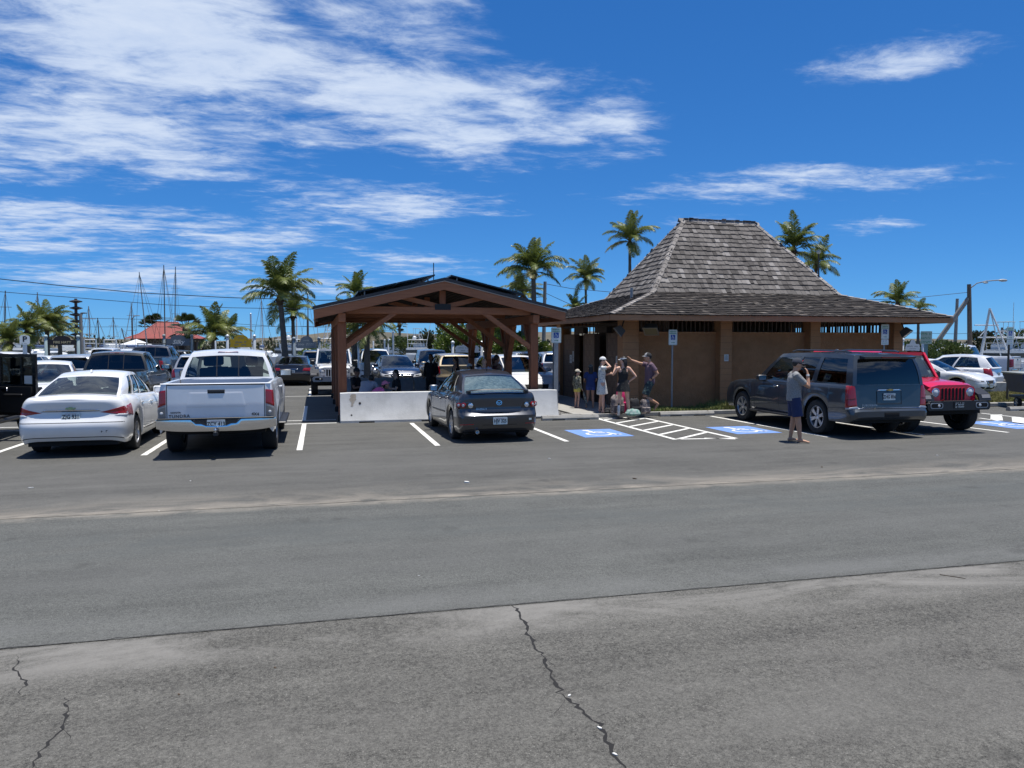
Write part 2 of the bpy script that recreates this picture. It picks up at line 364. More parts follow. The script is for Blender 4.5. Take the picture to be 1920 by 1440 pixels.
stripe((-30, 20.42), (.5, 20.42), .10); stripe((-30, 21.28), (.5, 21.28), .10); stripe((-12, 31.2), (2.2, 31.2), .10)
for u in (-8.6, -5.86, -3.1, -.33): stripe((u, 21.34), (u, 26.2), .10)
for i in range(6): stripe((-14+i*2.75, 31.3), (-14+i*2.75, 36.5), .10)
stripe((10.92, 14.6), (10.86, 19.7), .11); stripe((13.26, 14.42), (13.15, 19.5), .11); stripe((15.53, 14.36), (15.45, 19.0), .11)
# hatched access aisle
hl, hr, v0, v1 = 7.46, 8.82, 15.1, 19.95
stripe((hl, v0-.05), (hl+.03, v1), .11); stripe((hr, v0-.2), (hr-.02, v1), .11); stripe((hl+.06, v0), (hr-.06, v0-.15), .11); stripe((hl+.07, v1-.04), (hr-.07, v1), .11)
for k in range(-1, 6):
    a = v0+k*.87; b = a+1.0
    if a < v0-.1: stripe((hl+.72, v0+.02), (hr-.07, b-.42), .11, z=ZL)
    elif b < v1-.05: stripe((hl+.07, a), (hr-.07, b), .11)
    else: stripe((hl+.07, a), (hl+.07+(v1-.1-a)*1.21, v1-.1), .11)
P = gnd
def pxs(a, b, w): stripe(gnd(*a), gnd(*b), w)
pxs((1836, 784), (1960, 801), .1); pxs((1840, 775), (1960, 788), .1); pxs((1868, 777), (1869, 788), .28); pxs((1908, 783), (1911, 794), .28); pxs((1951, 788), (1954, 799), .28)
def access_symbol(cx, cy, ang, s=1.):
    root = bpy.data.objects.new('access_symbol', None); col.objects.link(root); root.location = (cx, cy, 0); root.rotation_euler = (0, 0, ang); root['kind'] = 'structure'
    MB().add([(-.58*s, -.75*s, ZL), (.58*s, -.75*s, ZL), (.58*s, .75*s, ZL), (-.58*s, .75*s, ZL)], [(0, 1, 2, 3)]).build('blue_field', m_blue, root)
    mb = MB(); z = 2*ZL
    def bar(p, q, w):
        p, q = Vector((*p, z))*1, Vector((*q, z)); d = (q-p).normalized(); n = Vector((-d.y, d.x, 0))*w/2; mb.add([p+n, q+n, q-n, p-n], [(0, 1, 2, 3)])
    def arc(c, r, a0, a1, w, n=20):
        A = []; B = []
        for i in range(n+1): t = R(lerp(a0, a1, i/n)); A.append((c[0]+math.cos(t)*(r+w/2), c[1]+math.sin(t)*(r+w/2), z)); B.append((c[0]+math.cos(t)*(r-w/2), c[1]+math.sin(t)*(r-w/2), z))
        mb.grid([A, B])
    mb.add([(-.12+.09*math.cos(k*.524), .52+.09*math.sin(k*.524), z) for k in range(12)], [tuple(range(12))])
    bar((-.10, .42), (-.06, .0), .11); bar((-.06, .2), (.18, .2), .07); bar((-.06, .0), (.2, .0), .09); bar((.2, .03), (.32, -.42), .09); bar((.3, -.4), (.43, -.36), .08)
    arc((-.06, -.2), .27, 115, 345, .07)
    mb.v = [(x*s, y*s, w) for x, y, w in mb.v]
    mb.build('wheelchair_mark', m_line, root, fix=False)
access_symbol(6.28, 16.6, 0); access_symbol(9.85, 16.35, 0); access_symbol(17.05, 15.75, 0, 1.15)
# ---- kerbs, sidewalk, gravel, grass
m_conc = mat('concrete_kerb', (.36, .345, .315), .85, c2=(.25, .24, .215), scale=5, bump=.25, bscale=60)
m_walk = mat('concrete_walk', (.34, .325, .295), .85, c2=(.27, .255, .23), scale=2.2, bump=.2, bscale=70)
for k in range(6):
    y0 = 20.12+k*1.75; struct(MB().box(7.12, 9.02, y0, y0+1.735, 0, .105, bev=.008).build('sidewalk_slab', m_walk))
struct(MB().box(6.55, 7.1, 20.14, 20.3, 0, .11, bev=.01).build('kerb', m_conc)); struct(MB().box(6.95, 7.105, 20.32, 30, 0, .112, bev=.01).build('kerb', m_conc))
for k in range(6): struct(MB().box(9.03+k*2., 11.02+k*2., 20.18, 20.28, 0, .12, bev=.015).build('kerb', m_conc))
m_soil = mat('planting_soil', (.10, .085, .06), .95, c2=(.16, .14, .10), scale=6, bump=.4, bscale=60)
struct(MB().box(9.03, 21.0, 20.285, 21.62, 0, .09).build('planting_bed', m_soil))
struct(MB().box(6.52, 6.94, 20.32, 23.0, 0, .06).build('gravel_bed', m_soil))
m_grav = mat('gravel_stone', (.30, .29, .27), .9, c2=(.12, .115, .11), scale=30)
mb = MB(); rnd = random.Random(4)
for i in range(900):
    r = rnd.uniform(.008, .02); mb.ball((rnd.uniform(6.54, 6.93), rnd.uniform(20.33, 22.9), .062+r*.2), r, r*rnd.uniform(.6, 1.), r*.7, 5, 3)
o = mb.build('gravel', m_grav, fix=False); o['kind'] = 'stuff'; o['label'] = 'loose grey gravel beside the concrete walk'; o['category'] = 'gravel'
def wheel_stop(x0, x1, y, ang, label, z=0):
    o = MB().prism([(-.085, 0), (.085, 0), (.085, .06), (.05, .125), (-.05, .125), (-.085, .06)], -(x1-x0)/2, (x1-x0)/2, 'x').build('wheel_stop', m_conc)
    o.location = ((x0+x1)/2, y, z); o.rotation_euler = (0, 0, ang); tag(o, label, 'wheel stop', 'concrete wheel stops')
    L = x1-x0
    for s in (-.22, .22): MB().box(s*L-.18, s*L+.18, -.0875, .0875, .0, .028).build('drain_notch', m_crack, o)
    for s in (-.4, .4): MB().lathe([(.018, 0), (.018, .128), (.012, .13)], 8, T(s*L, 0, 0)).build('anchor_pin', mat('rusty_iron', (.09, .05, .03), .8), o)
wheel_stop(5.85, 7.45, 19.72, .0, 'long concrete wheel stop beside the end of the long white concrete barrier')
wheel_stop(9.42, 11.1, 20.03, .0, 'concrete wheel stop in front of the weedy bed at the brown wall')
p = gnd(1905, 770); wheel_stop(p.x-.3, p.x+1.5, p.y, 0., 'concrete wheel stop at the edge of the dry lawn')
m_grass = mat('grass_green', (.11, .17, .03), .8, c2=(.20, .19, .06), scale=2.5)
m_dry = mat('grass_dry', (.22, .185, .06), .85, c2=(.12, .13, .03), scale=1.2, lo=.4, hi=.62)
def grass(name, fn, n, h0, h1, m, label, seed=1):
    rnd = random.Random(seed); mb = MB()
    for i in range(n):
        q = fn(rnd)
        if q is None: continue
        x, y, z, hs = q; h = rnd.uniform(h0, h1)*hs; a = rnd.uniform(0, 6.28); w = rnd.uniform(.006, .012); lx, ly = math.cos(a)*h*rnd.uniform(.1, .7), math.sin(a)*h*rnd.uniform(.1, .7)
        b = rnd.uniform(0, 6.28); wx, wy = math.cos(b)*w, math.sin(b)*w
        mb.add([(x-wx, y-wy, z), (x+wx, y+wy, z), (x+lx*.4+wx*.7, y+ly*.4+wy*.7, z+h*.6), (x+lx*.4-wx*.7, y+ly*.4-wy*.7, z+h*.6), (x+lx, y+ly, z+h)], [(0, 1, 2, 3), (3, 2, 4)])
    o = mb.build(name, m, fix=False); o['kind'] = 'stuff'; o['label'] = label; o['category'] = 'grass'; return o
def bed(r):
    x = r.choice((r.uniform(9.1, 20.8), r.gauss(11.9, .55), r.gauss(9.7, .6), r.gauss(10.5, .7)))
    y = r.choice((r.uniform(20.3, 21.5), r.uniform(20.3, 20.55)))
    if x < 9.06 or x > 20.9: return None
    return x, y, .09, .35+1.0*math.exp(-((x-11.9)/.55)**2)+.25*math.exp(-((x-9.8)/.5)**2)
grass('weed_grass', bed, 9000, .06, .26, m_grass, 'green weeds along the foot of the brown wall', 3)
struct(MB().box(19.9, 40, 20.62, 25.2, 0, .10).build('lawn_soil', mat('lawn_soil', (.16, .14, .055), .95, c2=(.10, .11, .03), scale=1.2)))
struct(MB().box(21.02, 40, 20.42, 20.61, 0, .13, bev=.02).build('kerb', m_conc))
grass('lawn', lambda r: (r.uniform(20.0, 34), r.uniform(20.66, 25.1), .1, 1.), 42000, .03, .10, m_dry, 'dry yellowing lawn beyond the red off-road car', 5)
o = MB().box(0, 2.9, 0, .35, 0, .48, bev=.02).build('low_block', m_conc); o.location = atv(1783, 748, 25.6); o.location.z = 0
tag(o, 'low weathered concrete block at the back of the dry lawn', 'block')
# litter and small stones
rnd = random.Random(11); m_bit = mat('litter_pale', (.55, .54, .5), .8); m_leafbit = mat('dead_leaf', (.07, .045, .025), .9)
for i, (x, y, s, k) in enumerate([(875, 905, .07, 0), (785, 1079, .012, 0), (58, 915, .04, 0), (1190, 898, .05, 1), (1541, 876, .04, 1), (1786, 1080, .1, 2), (1068, 1302, .02, 0), (1125, 1363, .022, 0), (1153, 1412, .02, 0), (516, 1250, .014, 1), (335, 1300, .016, 1), (398, 859, .09, 1), (1030, 860, .03, 0), (357, 902, .025, 0), (298, 958, .018, 0), (1757, 854, .03, 0)]):
    p = gnd(x, y); mb = MB(); pts = []
    for j in range(6): a = j*1.047+rnd.uniform(-.3, .3); pts.append((math.cos(a)*s*rnd.uniform(.6, 1), math.sin(a)*s*.5*rnd.uniform(.5, 1)))
    if k == 2: pts = [(-s, -.002), (s*.6, .004), (s, .0), (s*.5, .008), (-s, .002)]
    mb.prism(pts, 0, max(.004, s*.25) if k < 2 else .005, 'z'); o = mb.build('pavement_litter', m_leafbit if k else m_bit); o.location = (p.x, p.y, .0005 if p.y > 10.2 else (-.0035 if p.y > 5.8 else -.0075)); o.rotation_euler = (0, 0, rnd.uniform(0, 3) if k < 2 else -.9)
    o['kind'] = 'stuff'; o['label'] = 'small bit of litter lying on the asphalt'; o['category'] = 'litter'
# ================================================================== shelter, restroom building, barriers, signs
def shingle_mat(name, dark, light, pale):
    m = bpy.data.materials.new(name); m.use_nodes = True; nt = m.node_tree; b = nt.nodes['Principled BSDF']; N = nt.nodes.new; L = nt.links.new
    b.inputs['Roughness'].default_value = .85; b.inputs['Specular IOR Level'].default_value = .3
    g = N('ShaderNodeNewGeometry'); oi = N('ShaderNodeObjectInfo'); a = N('ShaderNodeMath'); a.operation = 'ADD'; L(g.outputs['Random Per Island'], a.inputs[0]); L(oi.outputs['Random'], a.inputs[1])
    fr = N('ShaderNodeMath'); fr.operation = 'FRACT'; L(a.outputs[0], fr.inputs[0])
    cr = N('ShaderNodeValToRGB'); L(fr.outputs[0], cr.inputs[0]); e = cr.color_ramp.elements
    e[0].color = (*dark, 1); e[1].position = 1; e[1].color = (*pale, 1); k = e.new(.55); k.color = (*light, 1); k2 = e.new(.25); k2.color = tuple(q*.82 for q in light)+(1,)
    k3 = e.new(.86); k3.color = tuple(q*1.15 for q in light)+(1,)
    tc = N('ShaderNodeTexCoord'); mp = N('ShaderNodeMapping'); mp.inputs['Scale'].default_value = (60, 60, 6); L(tc.outputs['Object'], mp.inputs[0])
    n = N('ShaderNodeTexNoise'); n.inputs['Scale'].default_value = 1.; n.inputs['Detail'].default_value = 4; L(mp.outputs[0], n.inputs['Vector'])
    r = N('ShaderNodeMapRange'); L(n.outputs['Fac'], r.inputs[0]); r.inputs[1].default_value = .3; r.inputs[2].default_value = .7; r.inputs[3].default_value = .68; r.inputs[4].default_value = 1.22
    vm = N('ShaderNodeVectorMath'); vm.operation = 'SCALE'; L(cr.outputs[0], vm.inputs[0]); L(r.outputs[0], vm.inputs['Scale']); L(vm.outputs[0], b.inputs['Base Color'])
    bp = N('ShaderNodeBump'); bp.inputs['Strength'].default_value = .5; bp.inputs['Distance'].default_value = .01; L(n.outputs['Fac'], bp.inputs['Height']); L(bp.outputs[0], b.inputs['Normal'])
    return m
m_shin = shingle_mat('cedar_shingle', (.050, .044, .040), (.130, .117, .106), (.27, .25, .23))
m_shinlow = shingle_mat('cedar_shingle_mossy', (.022, .018, .015), (.048, .040, .034), (.15, .13, .11))
m_cap = shingle_mat('cedar_cap', (.17, .15, .13), (.27, .245, .22), (.40, .37, .34))
m_stucco = mat('brown_stucco', (.40, .195, .086), .92, c2=(.32, .154, .067), scale=3.5, bump=.9, bscale=26)
m_column = mat('brown_column', (.43, .214, .096), .85, c2=(.37, .182, .082), scale=3, bump=.25, bscale=50)
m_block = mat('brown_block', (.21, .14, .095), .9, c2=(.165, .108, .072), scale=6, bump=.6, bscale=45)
m_mortar = mat('brown_mortar', (.12, .08, .055), .95)
m_fascia = mat('brown_fascia', (.36, .180, .085), .7, c2=(.30, .147, .068), scale=4, stretch=(.4, .4, 4))
m_darkwood = mat('dark_wood', (.040, .026, .018), .8)
m_paper = mat('white_paper', (.62, .62, .58), .7); m_black = mat('black_matte', (.012, .012, .012), .6); m_steel = mat('galvanised_steel', (.30, .30, .29), .55, metal=.15, var=.12, scale=6)

bld = thing('restroom_building', 'brown stucco restroom building with a tall double pitched wooden shingle roof', 'building', (0, 0, 0))
BU0, BU1, BV0, BV1 = 8.06, 19.74, 20.4, 29.26
ZE, ZB, ZR = 2.90, 3.70, 6.38; r1, r2 = 2.36, 4.43
def rc(r, z): return [Vector((BU0+r, BV0+r, z)), Vector((BU1-r, BV0+r, z)), Vector((BU1-r, BV1-r, z)), Vector((BU0+r, BV1-r, z))]
E0, B0, R0 = rc(0, ZE), rc(r1, ZB), rc(r2, ZR)
deck = MB(); vs = E0+B0+R0; fs = []
for k in range(4):
    j = (k+1) % 4; fs += [(k, j, 4+j, 4+k), (4+k, 4+j, 8+j, 8+k)]
deck.add([tuple(q-Vector((0, 0, .03))) for q in vs], fs)
roof = deck.build('roof', m_darkwood, bld)
def wedge(w, l, t):
    # butt at y=0, tail up slope at y=l ; z normal
    return ([(0, 0, 0), (w, 0, 0), (w, l, 0), (0, l, 0), (0, 0, t), (w, 0, t), (w, l, .004), (0, l, .004)], [(3, 2, 1, 0), (4, 5, 6, 7), (0, 1, 5, 4), (1, 2, 6, 5), (2, 3, 7, 6), (3, 0, 4, 7)])
SH = []
for w in (.118, .135, .155, .175, .2):
    me = MB().add(*wedge(w-.006, .30, .026)).mesh('shingle'); me.materials.append(m_shin); SH.append((w, me))
def shingle_plane(A, B, Cc, D, exp, rnd, mb, parts=None, mat_=None, jag=.012):
    X = (B-A).normalized(); Y = (D-A)-X*((D-A).dot(X)); S = Y.length; Y.normalize(); Z = X.cross(Y)
    n = int(S/exp); exp = S/n
    for k in range(n):
        t = k*exp/S; P, Q = A.lerp(D, t), B.lerp(Cc, t); L = (Q-P).length; x = -rnd.uniform(0, .1)
        t2 = min(1, (k+1)*exp/S); Lm = (A.lerp(D, t2)-P).dot(X); Lm2 = L-(B.lerp(Cc, t2)-P).dot(X)
        while x < L:
            i = rnd.randrange(5); w, me = SH[i]
            dy = rnd.gauss(0, jag); tt = rnd.uniform(.85, 1.25)
            if x > -.02+Lm*.35 and x+w < L+.02-Lm2*.35:
                Mx = Matrix(((X.x, Y.x, Z.x, 0), (X.y, Y.y, Z.y, 0), (X.z, Y.z, Z.z, 0), (0, 0, 0, 1)))
                pos = P+X*x+Y*dy+Z*(.004); Mx.translation = pos
                Mx = Mx @ RX(-.055) @ RZ(rnd.gauss(0, .012)) @ Matrix.Diagonal((1, 1, tt, 1))
                if parts is not None and len(parts) < 300 and rnd.random() < .62:
                    o = link('shingle', me, roof, Mx); parts.append(o)
                else:
                    vs, fs = wedge(w-.006, .30, .026); mb.add([Mx @ Vector(q) for q in vs], fs)
            x += w
rnd = random.Random(21); shp = []; mbU = MB(); mbL = MB()
order = [0, 3, 1, 2]
for k in order:
    j = (k+1) % 4
    shingle_plane(B0[k], B0[j], R0[j], R0[k], .205, rnd, mbU, shp if k == 0 else None)
    EO = rc(-.055, ZE-.016); shingle_plane(EO[k], EO[j], B0[j], B0[k], .185, rnd, mbL, None, jag=.014)
o = mbU.build('upper_shingles', m_shin, roof, fix=False); o['kind'] = 'stuff'
o = mbL.build('lower_shingles', m_shinlow, roof, fix=False); o['kind'] = 'stuff'
# hip and ridge caps: folded boards overlapping down the hip
def caps(P, Q, n1, n2, name, step=.2, w=.115):
    d = (Q-P); L = d.length; d.normalize(); n = int(L/step)
    a1 = n1.cross(d).normalized(); a2 = d.cross(n2).normalized(); up = (n1+n2).normalized()
    if a1.dot(a2) > 0: a2 = -a2
    for i in range(n):
        c = P+d*(i*L/n)+up*rnd.uniform(.012, .026); e = c+d*(.27); lift = up*.03; ww = w*rnd.uniform(.9, 1.12)
        sl = (n1+n2).normalized(); s1 = (a1-sl*max(0, a1.dot(sl))); 
        q1 = -abs(0)+0
        A1 = side_dirs[0]; A2 = side_dirs[1]
        v = [c+lift, e+up*.01, e+A1*ww+up*.01, c+A1*ww+lift, e+A2*ww+up*.01, c+A2*ww+lift]
        v2 = [q-up*.022 for q in v]
        mb = MB(); mb.add(v+v2, [(0, 1, 2, 3), (0, 5, 4, 1), (6, 9, 8, 7), (6, 7, 10, 11), (3, 2, 8, 9), (4, 5, 11, 10), (0, 3, 9, 6), (5, 0, 6, 11), (2, 1, 7, 8), (1, 4, 10, 7)])
        mb.build(name, m_cap, roof)
def nrm(a, b, c): return (b-a).cross(c-a).normalized()
NU = [nrm(B0[k], B0[(k+1) % 4], R0[k]) for k in range(4)]; NL = [nrm(E0[k], E0[(k+1) % 4], B0[k]) for k in range(4)]
for k in range(4):
    for P_, Q_, NN in ((E0[k], B0[k], NL), (B0[k], R0[k], NU)):
        d = (Q_-P_).normalized(); n1, n2 = NN[k], NN[(k-1) % 4]
        s1 = n1.cross(d).normalized(); s2 = n2.cross(d).normalized(); c0 = Vector(((BU0+BU1)/2, (BV0+BV1)/2, 0))
        m1 = (E0[k]+E0[(k+1) % 4])/2-E0[k]; m2 = (E0[k]+E0[(k-1) % 4])/2-E0[k]
        if s1.dot(m1) < 0: s1 = -s1
        if s2.dot(m2) < 0: s2 = -s2
        side_dirs = (s1, s2); caps(P_, Q_, n1, n2, 'hip_cap')
for a, b in ((R0[0], R0[1]),):
    side_dirs = [(-NU[0].cross(Vector((1, 0, 0)))).normalized(), (NU[2].cross(Vector((1, 0, 0)))).normalized()]
    side_dirs = [q if q.z < 0 else -q for q in side_dirs]
    h = 1.4
    caps(a-Vector((.16, 0, -.02)), (a+b)/2, NU[0], NU[2], 'ridge_cap', w=.13); caps(b+Vector((.16, 0, -.02)), (a+b)/2, NU[0], NU[2], 'ridge_cap', w=.13)
# fascia boards
ft = .05
for nm, x0, x1, y0, y1 in (('fascia', BU0-.0, BU1, BV0-.01, BV0+ft-.01), ('fascia', BU0, BU1, BV1-ft, BV1), ('fascia', BU0-.012, BU0+ft-.012, BV0+ft, BV1-ft), ('fascia', BU1-ft+.012, BU1+.012, BV0+ft, BV1-ft)):
    MB().box(x0, x1, y0, y1, 2.72, 2.885, bev=.006).build(nm, m_fascia, bld)
MB().box(BU0+ft, BU1-ft, BV0+ft, BV1-ft, 2.86, 2.875).build('soffit', m_darkwood, bld)
WV = 21.9; ZF = .09
pier = MB().box(0, .4, 0, .42, 0, 2.86-ZF).mesh('column'); 
cols = [(8.95, 9.46), (12.2, 12.6), (15.40, 15.77), (18.56, 18.92)]
for a, b in cols:
    c = MB().box(a, b, 21.6, 22.05, ZF, 2.858, bev=.012).build('column', m_column, bld)
    for k in range(1, 14):
        z = ZF+k*.2
        if z < 2.8: MB().box(a-.0015, b+.0015, 21.598, 21.7, z, z+.006).build('mortar_joint', m_mortar, c)
louv = MB().box(-.018, .018, -.018, .018, 2.43, 2.86).mesh('louver_bar'); louv.materials.append(mat('brown_bar', (.075, .05, .034), .7))
rl = random.Random(5)
for (a, b), (c, d) in zip(cols, cols[1:]):
    w = MB().box(b+.002, c-.002, WV, WV+.2, ZF, 2.38).build('wall_panel', m_stucco, bld)
    MB().box(b+.002, c-.002, WV-.03, WV+.23, 2.382, 2.43, bev=.008).build('sill', m_column, w)
    n = int((c-b)/.148)
    for i in range(n):
        link('louver_bar', louv, w, T(b+(i+.6)*(c-b)/n+rl.uniform(-.008, .008), WV+.09, 0))
# back and right walls
bw = MB().box(9.1, 18.8, 28.1, 28.3, ZF, 2.38).build('wall_panel', m_stucco, bld); mb = MB()
for i in range(62): mb.box(9.2+i*.155, 9.235+i*.155, 28.18, 28.22, 2.38, 2.86)
o = mb.build('louver_bars', louv.materials[0], bw); o['kind'] = 'stuff'
rw = MB().box(18.66, 18.86, 22.06, 28.08, ZF, 2.38).build('wall_panel', m_stucco, bld); mb = MB()
for i in range(38): mb.box(18.74, 18.78, 22.2+i*.155, 22.235+i*.155, 2.38, 2.86)
o = mb.build('louver_bars', louv.materials[0], rw); o['kind'] = 'stuff'
for x in (9.0, 18.6): MB().box(x, x+.4, 27.9, 28.35, ZF, 2.856).build('column', m_column, bld)
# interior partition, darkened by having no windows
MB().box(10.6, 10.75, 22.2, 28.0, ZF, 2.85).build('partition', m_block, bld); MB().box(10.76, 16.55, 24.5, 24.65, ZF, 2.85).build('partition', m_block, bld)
# left wall: concrete block segments between door openings
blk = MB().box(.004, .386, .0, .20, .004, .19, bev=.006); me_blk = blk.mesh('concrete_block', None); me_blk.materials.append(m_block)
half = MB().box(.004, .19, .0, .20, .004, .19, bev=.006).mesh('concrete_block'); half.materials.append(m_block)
for v0, v1 in ((22.07, 23.4), (24.5, 25.62), (26.55, 27.88)):
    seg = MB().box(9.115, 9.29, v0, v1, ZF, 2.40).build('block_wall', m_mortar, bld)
    for rrow in range(12):
        y = v0; z = ZF+rrow*.193; off = (rrow % 2)
        while y < v1-.1:
            L_ = .39 if (not off and y+.39 <= v1+.01) else .195
            off = 0
            if y+L_ > v1+.03: break
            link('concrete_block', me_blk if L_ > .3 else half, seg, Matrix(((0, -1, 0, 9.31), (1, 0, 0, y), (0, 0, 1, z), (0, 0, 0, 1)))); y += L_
for v0, v1 in ((23.4, 24.5), (25.62, 26.55)): MB().box(9.12, 9.3, v0+.003, v1-.003, 2.42, 2.62).build('lintel', m_darkwood, bld)
MB().box(9.11, 9.31, 22.07, 27.88, 2.63, 2.70).build('top_plate', m_darkwood, bld)
struct(MB().box(9.03, 18.7, 22.05, 28.1, 0, .09).build('building_floor', m_walk))
def notice(x, y, z, w, h, face, label, par=None):
    o = (MB().box(-.004, .0, -w/2, w/2, -h/2, h/2) if face == 'u' else MB().box(-w/2, w/2, -.006, 0, -h/2, h/2)).build('notice', m_paper)
    o.location = (x, y, z); tag(o, label, 'notice')
    for k in range(4):
        zz = h*.3-k*h*.17; ww = w*(.36 if k else .25)
        q = (MB().box(-.006, -.0045, -ww, ww, zz-.006, zz+.006) if face == 'u' else MB().box(-ww, ww, -.0075, -.0062, zz-.006, zz+.006)).build('print_line', m_black, o)
notice(9.108, 26.95, 1.5, .24, .30, 'u', 'small square white notice on the block wall by the far doorway')
notice(9.108, 26.68, 1.6, .12, .38, 'u', 'narrow tall white notice on the block wall by the far doorway')
notice(9.108, 22.4, 1.5, .30, .36, 'u', 'pale notice on the block wall beside the corner column')
notice(12.4, 21.594, 1.62, .15, .21, 'v', 'small white placard on the brown column by the grey car')
def floodlight(p, rz, rx, label):
    o = thing('floodlight', label, 'floodlight', p, rz)
    Mx = RX(rx); b = MB().add([(-.22, -.1, -.17), (.22, -.1, -.17), (.22, -.1, .17), (-.22, -.1, .17), (-.16, .1, -.12), (.16, .1, -.12), (.16, .1, .12), (-.16, .1, .12)], [(0, 1, 2, 3), (7, 6, 5, 4), (0, 4, 5, 1), (1, 5, 6, 2), (2, 6, 7, 3), (3, 7, 4, 0)])
    b.v = [tuple(Mx @ Vector(q)) for q in b.v]; b.build('housing', mat('lamp_housing', (.075, .062, .05), .5), o)
    mb = MB().box(-.19, .19, -.112, -.103, -.14, .14, Mx); mb.build('lens', mat('lamp_lens', (.20, .16, .085), .2), o)
    fr = MB()
    for a in ((-.22, .22, -.118, -.101, .141, .17), (-.22, .22, -.118, -.101, -.17, -.141), (-.22, -.191, -.118, -.101, -.14, .14), (.191, .22, -.118, -.101, -.14, .14)): fr.box(*a, Mx)
    fr.build('bezel', mat('lamp_bezel', (.22, .18, .13), .5), o)
    MB().tube([(0, .05, .1), (0, .12, .30)], .02).build('bracket', m_darkwood, o)
floodlight((9.62, 21.05, 2.50), R(-40), R(50), 'boxy floodlight under the eave aimed across the brown wall at the corner column')
floodlight((8.75, 21.35, 2.46), R(-110), R(40), 'boxy floodlight under the eave aimed at the doorways')
floodlight((18.65, 21.2, 2.45), R(40), R(48), 'boxy floodlight under the eave beside the blue and white post sign, tilted down')
v = MB().tube([(0, 0, 0), (0, 0, .34)], .05, 10).build('roof_vent', m_steel, bld); v.location = (9.9, 23.2, 3.52)

# ------------------------------------------------------------------ open shelter with solar roof
pav = thing('picnic_shelter', 'open timber picnic shelter with low gable roof and dark solar panels', 'shelter', (0, 0, 0))
def wood(name, c, c2): return mat(name, c, .7, c2=c2, scale=3.0, stretch=(6, 6, .6), bump=.15, bscale=20)
m_wood = wood('shelter_timber', (.30, .105, .043), (.21, .070, .028)); m_woodh = mat('shelter_timber_h', (.37, .140, .060), .7, c2=(.285, .103, .043), scale=3.0, stretch=(.6, 5, 6), bump=.15, bscale=20)
m_roofm = mat('roof_metal_dark', (.030, .031, .034), .5, metal=.2, var=.15, scale=2)
pu = [.68, 5.98]; pvs = [21.0, 24.0, 27.0, 30.0]; PC = 3.38; SL = .234
def zr(u): return 3.68-abs(u-PC)*SL         # underside of roof
for u in pu:
    for v in pvs:
        p = MB().box(u-.11, u+.11, v-.11, v+.11, 0, 2.62, bev=.012).build('post', m_wood, pav)
        MB().box(u-.14, u+.14, v-.14, v+.14, 0, .16, bev=.01).build('post_shoe', m_black, p)
    MB().box(u-.09, u+.09, 20.70, 30.6, 2.622, 2.86, bev=.01).build('plate_beam', m_woodh, pav)
    for v in pvs:
        for s in (-1, 1):
            if (v == 21.0 and s < 0) or (v == 30. and s > 0): continue
            MB().beam((u, v+s*.1, 1.55), (u, v+s*.78, 2.63), .13, .15, up=(1, 0, 0)).build('knee_brace', m_wood, pav)
for v in pvs:
    MB().box(.79, 5.87, v-.09, v+.09, 2.862, 3.06, bev=.01).build('tie_beam', m_woodh, pav)
    for s, u in ((1, pu[0]), (-1, pu[1])):
        MB().beam((u+s*.06, v-.0, 1.93), (u+s*1.42, v, 2.90), .12, .14, up=(0, 1, 0)).build('knee_brace', m_woodh, pav)
    MB().box(PC-.08, PC+.08, v-.08, v+.08, 3.062, 3.5).build('king_post', m_wood, pav)
    for s in (-1, 1): MB().beam((PC+s*.1, v, 3.08), (PC+s*1.2, v, 3.34), .12, .13, up=(0, 1, 0)).build('strut', m_woodh, pav)
    MB().box(PC-.22, PC+.22, v-.1, v-.092, 2.98, 3.14).build('gusset_plate', m_black, pav)
for i in range(22):
    v = 20.76+i*.462
    for s in (-1, 1): MB().beam((PC, v, 3.60), (PC+s*3.28, v, 3.60-3.28*SL), .05, .14, up=(0, 1, 0)).build('rafter', m_darkwood, pav)
